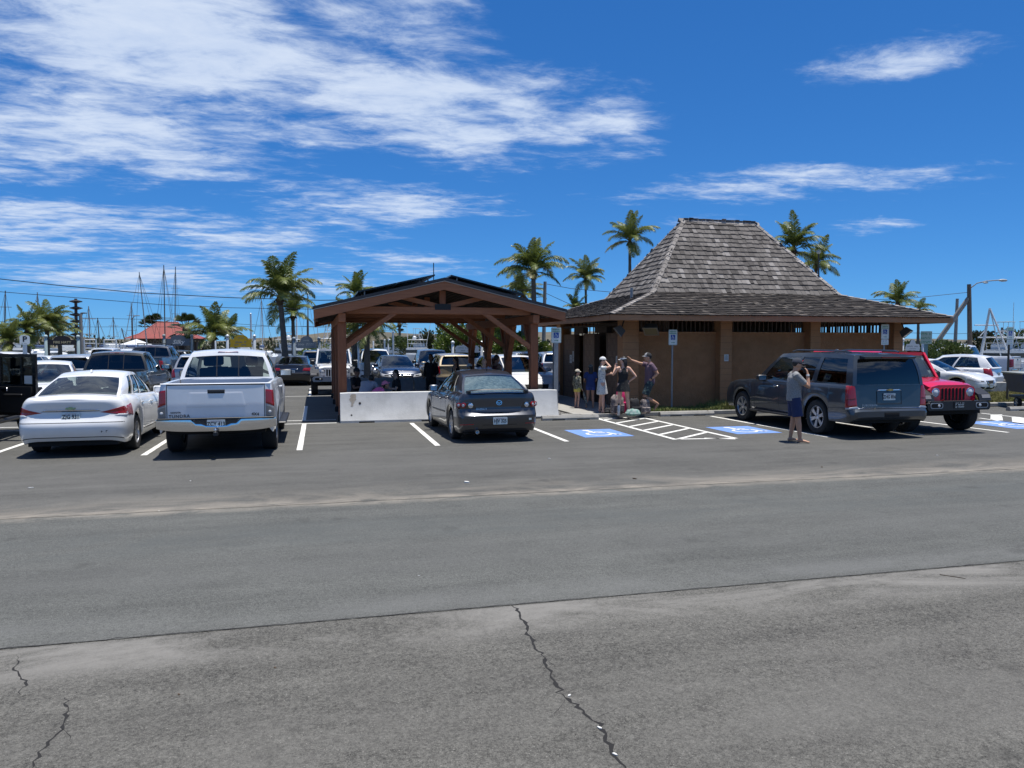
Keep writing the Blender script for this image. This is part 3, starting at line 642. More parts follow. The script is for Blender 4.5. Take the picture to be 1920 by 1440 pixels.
for s in (-1, 1):
    x1 = PC+s*3.38; mb = MB(); z0, z1 = zr(PC)+.02, zr(x1)+.02
    rf = MB().prism([(PC, z0), (x1, z1), (x1, z1+.03), (PC, z0+.03)], 20.68, 30.95, 'y').build('roof_boards', m_darkwood, pav)
    # standing seam sheets
    for k in range(26):
        a = 20.66+k*.396; sh = MB().prism([(PC+s*.002, z0+.034), (x1+s*.05, z1+.024), (x1+s*.05, z1+.075), (PC+s*.002, z0+.085)], a+.003, a+.391, 'y').build('roof_sheet', m_roofm, rf)
        MB().prism([(PC+s*.03, z0+.084), (x1+s*.05, z1+.076), (x1+s*.05, z1+.105), (PC+s*.03, z0+.112)], a-.012, a+.012, 'y').build('seam_rib', m_roofm, rf)
    # barge board with pale drip edge
    for v in (20.60, 30.96):
        b = MB().prism([(PC+s*.001, z0-.19), (x1+s*.04, z1-.215), (x1+s*.04, z1+.015), (PC+s*.001, z0+.03)], v, v+.07, 'y').build('barge_board', m_woodh, pav)
        MB().prism([(PC, z0+.036), (x1+s*.06, z1+.022), (x1+s*.06, z1+.036), (PC, z0+.05)], v-.02, v+.078, 'y').build('drip_edge', mat('drip_edge', (.55, .50, .43), .5), b)
        MB().prism([(PC, z0+.052), (x1+s*.07, z1+.038), (x1+s*.07, z1+.115), (PC, z0+.135)], v-.03, v+.078, 'y').build('roof_trim', m_roofm, b)
    MB().box(min(x1+s*.0, x1+s*.04), max(x1, x1+s*.04), 20.68, 30.95, z1-.21, z1+.015).build('eave_board', m_woodh, pav)
    # solar panels
    for k in range(8):
        a = 20.85+k*1.2
        for q0, q1 in ((.22, 1.24), (1.26, 2.28)):
            p = MB().prism([(PC+s*q0, z0+.25-q0*SL), (PC+s*q1, z0+.25-q1*SL), (PC+s*q1, z0+.29-q1*SL), (PC+s*q0, z0+.29-q0*SL)], a, a+1.18, 'y').build('solar_panel', mat('solar_black', (.010, .011, .016), .25), pav)
        MB().tube([(PC+s*.4, a+.1, z0+.08-.4*SL), (PC+s*.4, a+.1, z0+.25-.4*SL)], .02, 6).build('panel_foot', m_steel, pav)
        MB().tube([(PC+s*2.1, a+.1, z0+.08-2.1*SL), (PC+s*2.1, a+.1, z0+.25-2.1*SL)], .02, 6).build('panel_foot', m_steel, pav)
MB().prism([(PC-.2, zr(PC)+.02), (PC, zr(PC)+.085), (PC+.2, zr(PC)+.02), (PC, zr(PC)+.16)], 20.58, 31.05, 'y').build('ridge_cover', m_roofm, pav)
for du, h in ((-.25, .33), (.1, .0)):
    if h: MB().tube([(PC+du, 20.9, 3.7), (PC+du, 20.9, 4.25)], .012, 6).build('rod', m_black, pav)
m_table = mat('table_grey', (.15, .14, .13), .8)
def picnic_table(x, y, rz, label):
    t = thing('picnic_table', label, 'table', (x, y, 0), rz)
    for k in range(5): MB().box(-.9, .9, -.37+k*.15, -.235+k*.15, .71, .75, bev=.006).build('top_plank', m_table, t)
    for s in (-1, 1):
        for k in range(2): MB().box(-.9, .9, s*.72-.135+k*.14, s*.72-.005+k*.14, .42, .455, bev=.006).build('bench_plank', m_table, t)
        MB().beam((s*.6, -.62, 0), (s*.6, -.2, .71), .05, .08, (1, 0, 0)).build('leg', m_table, t); MB().beam((s*.6, .62, 0), (s*.6, .2, .71), .05, .08, (1, 0, 0)).build('leg', m_table, t)
        MB().box(s*.6-.03, s*.6+.03, -.86, .86, .36, .42).build('bench_support', m_table, t); MB().box(s*.6-.03, s*.6+.03, -.36, .36, .64, .708).build('top_support', m_table, t)
picnic_table(1.62, 22.9, R(90), 'picnic table under the shelter near the left front post')
picnic_table(4.75, 27.6, R(90), 'picnic table under the shelter far behind the dark grey sedan')

# ------------------------------------------------------------------ concrete barriers
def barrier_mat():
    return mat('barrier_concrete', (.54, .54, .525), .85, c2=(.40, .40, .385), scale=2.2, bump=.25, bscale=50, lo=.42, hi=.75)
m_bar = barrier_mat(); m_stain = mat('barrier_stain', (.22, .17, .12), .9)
def barrier(x0, x1, y, label, holes=(), dark=None):
    o = thing('concrete_barrier', label, 'barrier', ((x0+x1)/2, y, 0), 0, None); L = (x1-x0)/2
    prof = [(-.30, 0), (-.30, .06), (-.165, .34), (-.085, .765), (-.06, .78), (.06, .78), (.085, .765), (.165, .34), (.30, .06), (.30, 0)]
    P0 = []; n = 14
    for i in range(n+1):
        x = lerp(-L, L, i/n); e = .012 if i in (0, n) else 0; P0.append([(x, p*(1-e*3), z*(1-e)) for p, z in prof])
    mb = MB().grid(P0); k = len(prof); m = len(mb.v); mb.f += [tuple(range(k)), tuple(range(m-1, m-k-1, -1))]
    b = mb.build('body', dark or m_bar, o, smooth=25)
    for hx, hz, r in holes:
        yy = -lerp(.165, .085, (hz-.34)/.425) if hz > .34 else -lerp(.30, .165, (hz-.06)/.28); tl = R(90)-math.atan2(.08, .425) if hz > .34 else R(64)
        MB().lathe([(r, -.01), (r, .004), (r*.9, .005)], 14, T(hx, yy, hz) @ RX(tl+R(0))).build('anchor_hole', m_black, o)
    for sx in (-.55, .55):
        MB().box(sx*L-.2, sx*L+.2, -.301, .301, -.001, .035).build('drain_slot', m_crack, o)
    return o
barrier(.60, 3.56, 20.58, 'white concrete barrier by the shelter post with two round anchor holes and a brown stain', [(-.98+0, .50, .032), (-1.2, .20, .025)])
barrier(3.60, 6.52, 20.58, 'white concrete barrier ending at the walk, mostly behind the dark grey sedan')
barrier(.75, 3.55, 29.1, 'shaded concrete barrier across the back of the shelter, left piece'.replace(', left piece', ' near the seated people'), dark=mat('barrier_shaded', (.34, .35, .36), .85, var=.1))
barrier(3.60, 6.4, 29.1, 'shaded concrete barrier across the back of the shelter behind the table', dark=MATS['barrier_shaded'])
# brown run-off stain on the first barrier (its own shape)
rb = random.Random(3); bo = [q for q in bpy.data.objects if q.name.startswith('concrete_barrier')][0]; L_ = []; R_ = []
for i in range(13):
    z = lerp(.74, .42, i/12); yy = -lerp(.165, .085, (z-.34)/.425)-.0025; w = .03+.07*math.sin(math.pi*min(1, .2+i/11))*rb.uniform(.6, 1.2); cx = -1.13-.05*i/12+rb.uniform(-.01, .01); L_.append((cx-w, yy, z)); R_.append((cx+w*.8, yy, z))
MB().grid([L_, R_]).build('stain', mat('barrier_stain2', (.30, .25, .19), .9, c2=(.42, .38, .32), scale=14), bo)
# ------------------------------------------------------------------ post signs
m_sgreen = mat('sign_green', (.03, .26, .12), .5); m_sblue = mat('sign_blue', (.015, .07, .34), .4); m_swhite = mat('sign_white', (.70, .73, .70), .45, var=.05)
def rounded(w, h, r, n=4):
    P_ = []
    for cx, cy, a0 in ((w/2-r, h/2-r, 0), (-w/2+r, h/2-r, 90), (-w/2+r, -h/2+r, 180), (w/2-r, -h/2+r, 270)):
        for i in range(n+1): a = R(a0+90*i/n); P_.append((cx+r*math.cos(a), cy+r*math.sin(a)))
    return P_
def mark_wheelchair(par, s, y, cx, cz):
    mb = MB()
    def bar(p, q, w): mb.beam((cx+p[0]*s, y, cz+p[1]*s), (cx+q[0]*s, y, cz+q[1]*s), .0015, w*s, up=(1, 0, 0) if abs(p[0]-q[0]) < abs(p[1]-q[1]) else (0, 0, 1)) if 0 else mb.prism(strip(p, q, w), y-.001, y)
    def strip(p, q, w):
        d = Vector((q[0]-p[0], q[1]-p[1])).normalized(); n = Vector((-d.y, d.x))*w/2
        return [(cx+s*(a[0]+b*n.x), cz+s*(a[1]+b*n.y)) for a, b in ((p, 1), (q, 1), (q, -1), (p, -1))]
    bar((-.1, .28), (-.06, 0), .11); bar((-.06, .14), (.16, .14), .07); bar((-.06, 0), (.18, 0), .09); bar((.18, .02), (.3, -.3), .09)
    for k in range(12):
        a, b = R(115+k*19), R(115+(k+1)*19); bar((-.06+.25*math.cos(a), -.16+.25*math.sin(a)), (-.06+.25*math.cos(b), -.16+.25*math.sin(b)), .07)
    mb.prism([(cx+s*(-.12+.08*math.cos(k*.785)), cz+s*(.38+.08*math.sin(k*.785))) for k in range(8)], y-.001, y)
    mb.build('wheelchair_mark', m_swhite, par)
def post_sign(p, ztop, h, w, label, pole_r=.028, pole_mat=None, extra=False, wide_post=False, rz=0., zp=None):
    o = thing('parking_sign', label, 'sign', p, rz)
    H = ztop-p[2]
    (MB().box(-pole_r, pole_r, .004, .004+2*pole_r, 0, H-.1) if wide_post else MB().tube([(0, .012+pole_r, 0), (0, .012+pole_r, H-.03)], pole_r, 10)).build('pole', pole_mat or m_steel, o, smooth=40)
    zc = H-h/2; pl = MB().prism(rounded(w, h, .025), 0, .004).build('plate', m_swhite, o, M=T(0, 0, zc))
    fr = MB().prism(rounded(w*.94, h*.96, .02), -.0006, 0).build('border', m_sgreen, pl); MB().prism(rounded(w*.9, h*.935, .018), -.0012, -.0007).build('face', m_swhite, pl)
    lettering('RESERVED', w*.17, m_sgreen, pl, T(0, -.002, h*.36) @ UPR, bold=.0015, depth=.0005); lettering('PARKING', w*.19, m_sgreen, pl, T(0, -.002, h*.24) @ UPR, bold=.0015, depth=.0005)
    b = MB().prism(rounded(w*.52, w*.52, .01), -.0022, -.0013).build('blue_square', m_sblue, pl); mark_wheelchair(pl, w*.48, -.0024, 0, 0-.0)
    MB().prism([(-w*.2, -h*.36), (w*.1, -h*.36), (w*.1, -h*.39), (w*.22, -h*.345), (w*.1, -h*.30), (w*.1, -h*.33), (-w*.2, -h*.33)], -.002, -.0013).build('arrow', m_sgreen, pl)
    if extra:
        e = MB().prism(rounded(w*.95, h*.36, .02), 0, .004).build('lower_plate', m_swhite, o, M=T(0, 0, zc-h*.5-h*.2))
        print_row(e, m_sblue, 0, -.0005, h*.07, w*.5, h*.09, 5, 3); print_row(e, m_sgreen, 0, -.0005, -h*.07, w*.7, h*.07, 8, 4)
    return o
def sign_at(x, y0, y1, V, **k): a, b = atv(x, y0, V), atv(x, y1, V); return dict(p=(a.x, V, k.pop('zb', 0)), ztop=a.z, h=a.z-b.z, **k)
post_sign(**sign_at(1043, 614, 643, 21.15), w=.30, label='green and white accessible parking sign on a thick grey post by the shelter', pole_r=.065, wide_post=True)
post_sign(**sign_at(1262, 618, 647, 21.1, zb=.09), w=.28, label='green and white accessible parking sign on a thin pole before the brown wall')
post_sign(**sign_at(1660, 608, 636, 20.9, zb=.09), w=.29, label='accessible parking sign with a lower plate, behind the grey car', extra=True)
post_sign(**sign_at(1895, 613, 637, 21.4, zb=.1), w=.30, label='accessible parking sign with a lower plate on a dark pole in the lawn', extra=True, pole_mat=mat('pole_brown', (.08, .065, .05), .6), pole_r=.035)
# ================================================================== vehicles
m_tyre = mat('tyre_rubber', (.016, .016, .016), .85, var=.2, scale=20); m_trim = mat('black_trim', (.016, .016, .017), .45); m_under = mat('underbody', (.008, .008, .008), .9)
m_chrome = mat('chrome', (.75, .75, .76), .12, metal=1.); m_alloy = mat('alloy', (.50, .50, .51), .3, metal=.8); m_alloyd = mat('alloy_dark', (.10, .10, .105), .35, metal=.7)
m_red = mat('tail_red', (.30, .010, .012), .15, coat=.6); m_dred = mat('tail_dark_red', (.16, .008, .010), .15, coat=.6); m_clear = mat('lamp_clear', (.55, .56, .57), .1, coat=.8); m_amber = mat('lamp_amber', (.55, .20, .03), .2)
m_plate = mat('plate_white', (.66, .68, .66), .4, c2=(.52, .60, .58), scale=9); m_ink = mat('plate_ink', (.015, .015, .018), .5); m_int = mat('car_interior', (.022, .022, .024), .8); m_seat = mat('car_seat', (.035, .034, .033), .8)
m_gold = mat('badge_gold', (.55, .40, .16), .25, metal=.9)
G_DARK = glass('glass_privacy', (.05, .055, .06), .03); G_MID = glass('glass_tinted', (.38, .43, .42), .05); G_CLR = glass('glass_clear', (.62, .68, .66), .05)
_wheel = {}
def wheel_meshes(r, w, style):
    k = (r, w, style)
    if k in _wheel: return _wheel[k]
    ri = r*(.64 if style != 'truck' else .60); My = RY(R(90))       # axis along x
    t = MB().lathe([(ri, -w*.42), (ri*1.04, -w*.47), (r*.90, -w*.5), (r*.97, -w*.43), (r, -w*.30), (r, w*.30), (r*.97, w*.43), (r*.90, w*.5), (ri*1.04, w*.47), (ri, w*.42)], 36, My, cap=False)
    for g in (-.2, 0, .2): t.lathe([(r*1.001, w*g-.008), (r*1.003, w*g), (r*1.001, w*g+.008)], 36, My, cap=False)
    tm = t.mesh('wheel', 35); tm.materials.append(m_tyre)
    b = MB().lathe([(ri*1.01, w*.43), (ri*.95, w*.44), (ri*.92, w*.38), (ri*.90, w*.05), (ri*.9, -w*.4)], 36, My, cap=False)
    n = {'five': 5, 'six': 6, 'ten': 10, 'truck': 6, 'seven': 7}.get(style, 5)
    for i in range(n):
        a = 2*math.pi*i/n
        for da in ((-.11, .11) if style in ('five', 'truck', 'six') else (0,)):
            hw = ri*(.075 if style in ('five', 'truck', 'six') else .085)
            b.add([tuple(RX(a+da) @ Vector(q)) for q in ((w*.36, -hw*1.2, ri*.16), (w*.36, hw*1.2, ri*.16), (w*.41, hw, ri*.94), (w*.41, -hw, ri*.94), (w*.24, -hw*1.2, ri*.16), (w*.24, hw*1.2, ri*.16), (w*.3, hw, ri*.94), (w*.3, -hw, ri*.94))], [(0, 1, 2, 3), (0, 4, 5, 1), (3, 2, 6, 7), (1, 5, 6, 2), (0, 3, 7, 4)])
    b.lathe([(ri*.24, w*.28), (ri*.24, w*.37), (ri*.16, w*.40), (.001, w*.41)], 16, My)
    rm = b.mesh('rim', 35); rm.materials.append(m_alloy if style != 'dark' else m_alloyd)
    d = MB().lathe([(ri*.90, -w*.2), (ri*.9, w*.08), (.02, w*.1)], 24, My).mesh('brake_disc', 35); d.materials.append(m_under)
    _wheel[k] = (tm, rm, d); return _wheel[k]
def add_wheel(car, x, y, r, w, style, steer=0.):
    tm, rm, d = wheel_meshes(r, w, style); rz = (0 if x > 0 else math.pi)+steer
    o = link('wheel', tm, car, T(x, y, r) @ RZ(rz) @ RX(random.uniform(0, 1))); link('rim', rm, o); link('brake_disc', d, o); return o
def plate(car, M, txt, size=(.305, .152), name='number_plate', dark=False):
    w, h = size; p = MB().prism(rounded(w, h, .012, 2), 0, .006).build(name, m_plate, car, M=M)
    MB().prism(rounded(w*.99, h*.99, .012, 2), .006, .012).build('plate_frame', m_trim, p)
    if not txt: print_row(p, m_ink, 0, -.0005, -.005, w*.78, h*.5, 6, int(abs(M.translation.y*991)) % 97)
    if txt: lettering(txt, h*.62, m_ink, p, T(0, -.0012, -.005) @ UPR @ Matrix.Diagonal((.86, 1.1, 1, 1)), name='plate_lettering', depth=.0006, bold=.0026)
    MB().prism([(-w*.3, h*.36), (w*.3, h*.36), (w*.3, h*.30), (-w*.3, h*.30)], -.0008, 0).build('plate_print', mat('plate_print', (.35, .25, .3), .6), p)
    return p
ROWT = [0, .05, .10, .18, .26, .36, .45, .50, .55, .62, .69, .76, .82, .88, .93, .97, 1.0]
XFR = [0, .15, .3, .45, .57, .68, .77, .84, .89, .93, .957, .976, .99]
class Car:
    """lofted car: y forward from the rear axle, x right, ground at z=0"""
    def __init__(s, name, label, loc, rz, S, pmat, category='car', group=None):
        s.S = S; s.p = pmat; s.o = thing(name, label, category, loc, rz, group)
        s.yr, s.yf = -S['ro'], S['wb']+S['fo']; s.W = S['w']/2; s.body()
    def ztop(s, y): return sm(s.S['top'], y)
    def zbot(s, y):
        S = s.S; z = pw(S.get('sill', [(0, S.get('sillz', .24))]), y); ra = S['r']*S.get('arch', 1.18)
        for yc in (0, S['wb']):
            d = abs(y-yc)
            if d < ra: z = max(z, S['r']*1.02+math.sqrt(ra*ra-d*d)*S.get('archs', 1.0)-.0)
        return z
    def ws(s, t): return pw(s.S.get('ws', [(0, .94), (.1, .975), (.26, .995), (.45, 1.), (.62, .995), (.76, .985), (.88, .965), (.96, .935), (1, .90)]), t)
    def rearY(s, t): return s.yr+pw(s.S.get('rear', [(0, .10), (.15, .02), (.45, 0), (.55, .05), (.75, .08), (1, .14)]), t)
    def frontY(s, t): return s.yf-pw(s.S.get('front', [(0, .12), (.2, .02), (.5, 0), (.75, .05), (1, .22)]), t)
    def plan(s, y): return pw(s.S.get('plan', [(-1, .97), (.4, 1), (2.4, 1), (4.5, .97)]), y)
    def ring(s, k, t):
        kind, q = s.keys[k]; S = s.S; w = s.W*s.ws(t); cd, e = S.get('cd', .30), S.get('ce', .42)
        if kind == 'r':
            y0 = s.rearY(t); x = w*s.plan(s.yr+cd)*abs(math.sin(q))**e if q > 0 else 0; y = y0+(s.yr+cd-y0)*(1-abs(math.cos(q))**S.get('ce2', .55)); yq = s.yr+cd
            zb, zt = S.get('rbot', .32), s.ztop(y)
            zb = lerp(zb, s.zbot(yq), (abs(math.sin(q)))**3)
        elif kind == 'f':
            y0 = s.frontY(t); cf = S.get('cdf', cd); x = w*s.plan(s.yf-cf)*abs(math.sin(q))**e if q > 0 else 0; y = y0-(y0-(s.yf-cf))*(1-abs(math.cos(q))**S.get('ce2', .55)); yq = s.yf-cf
            zb, zt = S.get('fbot', .28), s.ztop(y); zb = lerp(zb, s.zbot(yq), (abs(math.sin(q)))**3)
        else:
            y = q; x = w*s.plan(y); zb, zt = s.zbot(y), s.ztop(y)
            fl = S.get('flare', 0)
            if fl:
                for yc in (0, S['wb']):
                    d = abs(y-yc)/(S['r']*1.35)
                    if d < 1: x += fl*(1-d*d)*max(0, 1-abs(t-.15)/.5)
        return (x, y, zb+(zt-zb)*t)
    def body(s):
        S = s.S; cd = S.get('cd', .30); cf = S.get('cdf', cd); ys = []
        a, b = s.yr+cd, s.yf-cf; n = 26
        ys = [lerp(a, b, i/n) for i in range(n+1)]; ra = S['r']*S.get('arch', 1.18)
        for yc in (0, S['wb']):
            ys = [y for y in ys if abs(y-yc) > ra*1.03 or y in (a, b)]
            ys += [yc+ra*math.cos(R(180*i/14)) for i in range(15)]+[yc-ra*1.002, yc+ra*1.002]
        ys = sorted(y for y in set(ys) if a <= y <= b)
        ee = 1/S.get('ce', .42); s.NR = len(XFR); s.keys = [('r', math.asin(x**ee)) for x in XFR]+[('s', y) for y in ys]+[('f', math.asin(x**ee)) for x in XFR[::-1]]
        K = len(s.keys); rows = [[s.ring(k, t) for k in range(K)] for t in ROWT]
        mb = MB()
        for sgn in (1, -1): mb.grid([[(sgn*x, y, z) for x, y, z in r] for r in rows], flip=sgn < 0)
        # top skin between the two upper edges, crowned
        top = rows[-1]; na = 8; crown = S.get('crown', .035); bed = S.get('bed')
        P_ = []
        for k in range(K):
            x, y, z = top[k]; cr = crown*min(1, x/s.W*1.15) if x else 0
            P_.append([(x*(-1+2*j/na), y, z+cr*(1-(-1+2*j/na)**2)) for j in range(na+1)])
        if bed:
            kb = [k for k in range(K) if top[k][1] >= bed[1]]; k0 = kb[0]
            mb.grid(P_[k0:])
            rail = .07
            A = [[(sg*(top[k][0]-d), max(top[k][1], s.yr+ (d if d else -9)), top[k][2]+(.012 if d else 0)) for d in (0, rail*.5, rail)] for k in range(k0+1) for sg in (1,)]
            for sg in (1, -1):
                A = []
                for k in range(s.NR, k0+1):
                    x, y, z = top[k]; A.append([(sg*x, y, z), (sg*(x-.03), y, z+.012), (sg*(x-.075), y, z), (sg*(x-.075), y, z-.45)])
                mb.grid(A)
            # tailgate inner skin and rim
            A = []
            for j in range(9):
                a_ = -1+2*j/8; x = a_*(top[s.NR][0]); yy = s.rearY(1)+abs(a_)**6*.02; A.append([(x, yy, top[0][2]), (x, yy+.03, top[0][2]+.012), (x, yy+.07, top[0][2]), (x, yy+.07, top[0][2]-.45)])
            mb.grid(A)
        else: mb.grid(P_)
        bm = mb.build('body', s.p, s.o, smooth=38); s.bodyo = bm
        w2 = bm.data; 
        if bed:
            zt = s.ztop(0); MB().box(-s.W*.86, s.W*.86, s.rearY(1)+.06, bed[1]+.01, zt-.47, zt-.45).build('bed_floor', mat('bed_liner', (.03, .03, .03), .8), s.o)
            MB().box(-s.W*.86, s.W*.86, bed[1]-.03, bed[1]+.0, zt-.45, zt+.0).build('bed_front', s.p, s.o)
        # underbody and wheel wells
        mb = MB().box(-s.W*.80, s.W*.80, s.yr+.22, s.yf-.25, S.get('sillz', .24)-.02, S['r']*1.2)
        for yc in (0, S['wb']): mb.box(-s.W*.62, s.W*.62, yc-S['r']*1.25, yc+S['r']*1.25, S['r']*1.15, S['r']*2.12+.05)
        mb.build('underbody', m_under, s.o)
        for yc in (0, S['wb']):
            ra = S['r']*S.get('arch', 1.18)-.004
            for sg in (1, -1):
                mb = MB(); A = []
                for i in range(13):
                    a_ = R(180*i/12); A.append([(sg*s.W*.93*s.plan(yc), yc+ra*math.cos(a_), S['r']*1.02+ra*math.sin(a_)), (sg*s.W*.58, yc+ra*math.cos(a_), S['r']*1.02+ra*math.sin(a_))])
                mb.grid(A); mb.build('wheel_well', m_under, s.o)
        for yc in (0, S['wb']):
            for sg in (1, -1): add_wheel(s.o, sg*(s.W*.985-S['tw']/2-.012), yc, S['r'], S['tw'], S.get('wheel', 'five'))
    # ---- surface helpers for lamps and trim
    def end_pt(s, kind, x, t, off):
        i = max(j for j in range(len(ROWT)-1) if ROWT[j] <= max(t, 0)); f_ = (t-ROWT[i])/(ROWT[i+1]-ROWT[i]); ax = abs(x); e = s.S.get('ce', .42); out = []
        cd = s.S.get('cd', .3) if kind == 'r' else s.S.get('cdf', s.S.get('cd', .3)); sg = -1 if kind == 'r' else 1
        for tt in (ROWT[i], ROWT[i+1]):
            w = s.W*s.ws(tt)*s.plan(s.yr+cd if kind == 'r' else s.yf-cd); fr = min(1, ax/w); j = max(q for q in range(len(XFR)) if XFR[q] <= fr); a = XFR[j]; b = XFR[j+1] if j+1 < len(XFR) else 1.; g_ = (fr-a)/(b-a)
            P_ = []
            for xf in (a, b): s.keys.append((kind, math.asin(min(1, xf**(1/e))))); P_.append(Vector(s.ring(len(s.keys)-1, tt))); s.keys.pop()
            p = P_[0].lerp(P_[1], g_)
            if ax > w: p.y -= sg*(ax-w)
            out.append(p)
        p = out[0].lerp(out[1], f_); k = min(1, ax/(s.W*.97))**7
        return Vector((math.copysign(p.x+off*k, x), p.y+sg*off*(1-.45*k), p.z))
    def rear_pt(s, x, t, off=.006): return s.end_pt('r', x, t, off)
    def front_pt(s, x, t, off=.006): return s.end_pt('f', x, t, off)
    def side_pt(s, y, t, sg, off=.004):
        s.keys.append(('s', y)); p = s.ring(len(s.keys)-1, t); s.keys.pop(); return Vector((sg*(p[0]+off), p[1], p[2]))
    def patch(s, end, quad, name, m, off=.008, n=8, parent=None, smooth=60):
        """quad: four (x, t) corners on the rear or front skin: bl, br, tr, tl"""
        f = s.rear_pt if end == 'r' else s.front_pt; (ax, at), (bx, bt), (cx, ct), (dx, dt) = quad; P_ = []; Q_ = []
        n = max(n, int(max(abs(bx-ax), abs(cx-dx))/.025)); NV = max(4, int(max(abs(dt-at), abs(ct-bt))/.025))
        for i in range(NV+1):
            v = i/NV; r_ = []; q_ = []
            for j in range(n+1):
                u = j/n; x = lerp(lerp(ax, bx, u), lerp(dx, cx, u), v); t = lerp(lerp(at, bt, u), lerp(dt, ct, u), v)
                edge = i in (0, NV) or j in (0, n)
                r_.append(f(x, t, off if not edge else off*.45))
            P_.append(r_)
        return MB().grid(P_).build(name, m, parent or s.o, smooth=smooth)
    def seam(s, y, t0, t1, sg, dy=0., w=.007):
        P_ = [[s.side_pt(y+dy*i/8-w/2, lerp(t0, t1, i/8), sg, .0015), s.side_pt(y+dy*i/8+w/2, lerp(t0, t1, i/8), sg, .0015)] for i in range(9)]
        return P_
    def seams(s, ys, t0=.04, t1=.97):
        for sg in (1, -1):
            mb = MB()
            for y, dy in ys: mb.grid(s.seam(y, t0, t1, sg, dy))
            mb.build('door_seam', m_under, s.o)
    def strip(s, y0, y1, t0, t1, m, name, off=.012, sides=(1, -1)):
        for sg in sides:
            P_ = [[s.side_pt(lerp(y0, y1, i/14), t, sg, o_) for t, o_ in ((t0, .001), (t0+.01, off), (t1-.01, off), (t1, .001))] for i in range(15)]
            MB().grid(P_).build(name, m, s.o, smooth=50)
    def handles(s, ys, t, m=None):
        for sg in (1, -1):
            for y in ys:
                p = s.side_pt(y, t, sg, .0); MB().box(p.x-.002*sg if sg > 0 else p.x-.03, p.x+.03 if sg > 0 else p.x+.002, y-.1, y+.1, p.z-.016, p.z+.016, bev=.006).build('door_handle', m or s.p, s.o)
    def mirrors(s, y, z, m, w=.2):
        for sg in (1, -1):
            x = s.W*.93; h = MB().add([], []); h.box(x-.02 if 1 else 0, x+w, y-.10, y+.02, z, z+.15, bev=.03); h.v = [(sg*a, b, c) for a, b, c in h.v]
            o = h.build('mirror', m, s.o, smooth=40); g = MB().box(x+.02, x+w-.025, y-.104, y-.1005, z+.02, z+.13); g.v = [(sg*a, b, c) for a, b, c in g.v]; g.build('mirror_glass', m_chrome, o)
    def cabin(s, G):
        """greenhouse: yb0 yb1 base ends, yr0 yr1 roof ends, zr roof, wb wr half widths, cols [(sb, st, is_window)...] along s, trow"""
        s.G = G; yb0, yb1, y0, y1 = G['yb0'], G['yb1'], G['yr0'], G['yr1']; zr_ = G['zr']; sag = G.get('sag', .05); wb_, wr_ = G['wb'], G['wr']
        def pt(sv, t):
            bend = G.get('bend', .12)
            t2 = t
            yb, yt = lerp(yb0, yb1, sv), lerp(y0, y1, sv); y = lerp(yb, yt, t2)
            k = (1-sv)**5*G.get('bowr', .0)*math.sin(math.pi*t)-(sv)**5*0
            y += -k+ (sv**6)*G.get('bowf', .03)*math.sin(math.pi*t)
            zb = s.ztop(yb)-.012; zt = zr_-sag*(abs(2*sv-1-G.get('peak', .1)))**2.2
            z = lerp(zb, zt, t); x = lerp(wb_, wr_, t)+.03*math.sin(math.pi*t)
            x *= 1-G.get('tapf', .06)*sv**4-G.get('tapr', .05)*(1-sv)**4
            return Vector((x, y, z))
        s.cpt = pt
        cols = G['cols']; t0, t1 = G.get('t0', .07), G.get('t1', .90); frame = MB()
        rowsT = [(0, t0), (t0, t1), (t1, 1)]
        for sg in (1, -1):
            for (a, at, _), (b, bt, win) in zip(cols, cols[1:]):
                for ri, (ta, tb) in enumerate(rowsT):
                    P_ = []
                    for i in range(4):
                        t = lerp(ta, tb, i/3); P_.append([pt(lerp(lerp(a, at, t), lerp(b, bt, t), j/4), t) for j in range(5)])
                    P_ = [[Vector((sg*q.x, q.y, q.z)) for q in r_] for r_ in P_]
                    if ri == 1 and win:
                        gl = [[Vector((q.x-sg*.012, q.y, q.z)) for q in r_] for r_ in P_]
                        MB().grid(gl).build('side_window', G.get('glass', G_MID) if win is True else win, s.o, smooth=60)
                        # dark reveal
                        e = MB(); ring_ = P_[0]+[r_[-1] for r_ in P_[1:]]+P_[-1][::-1][1:]+[r_[0] for r_ in P_[::-1][1:]]; rin = gl[0]+[r_[-1] for r_ in gl[1:]]+gl[-1][::-1][1:]+[r_[0] for r_ in gl[::-1][1:]]
                        e.grid([ring_, rin]); e.build('window_seal', m_trim, s.o)
                    else: frame.grid(P_)
        def across(sv, t, bow):
            p = pt(sv, t); return lambda a: Vector((a*p.x, p.y+bow*(1-a*a)*(1 if sv > .5 else -1), p.z+.0*(1-a*a)))
        crown = G.get('crown', .045)
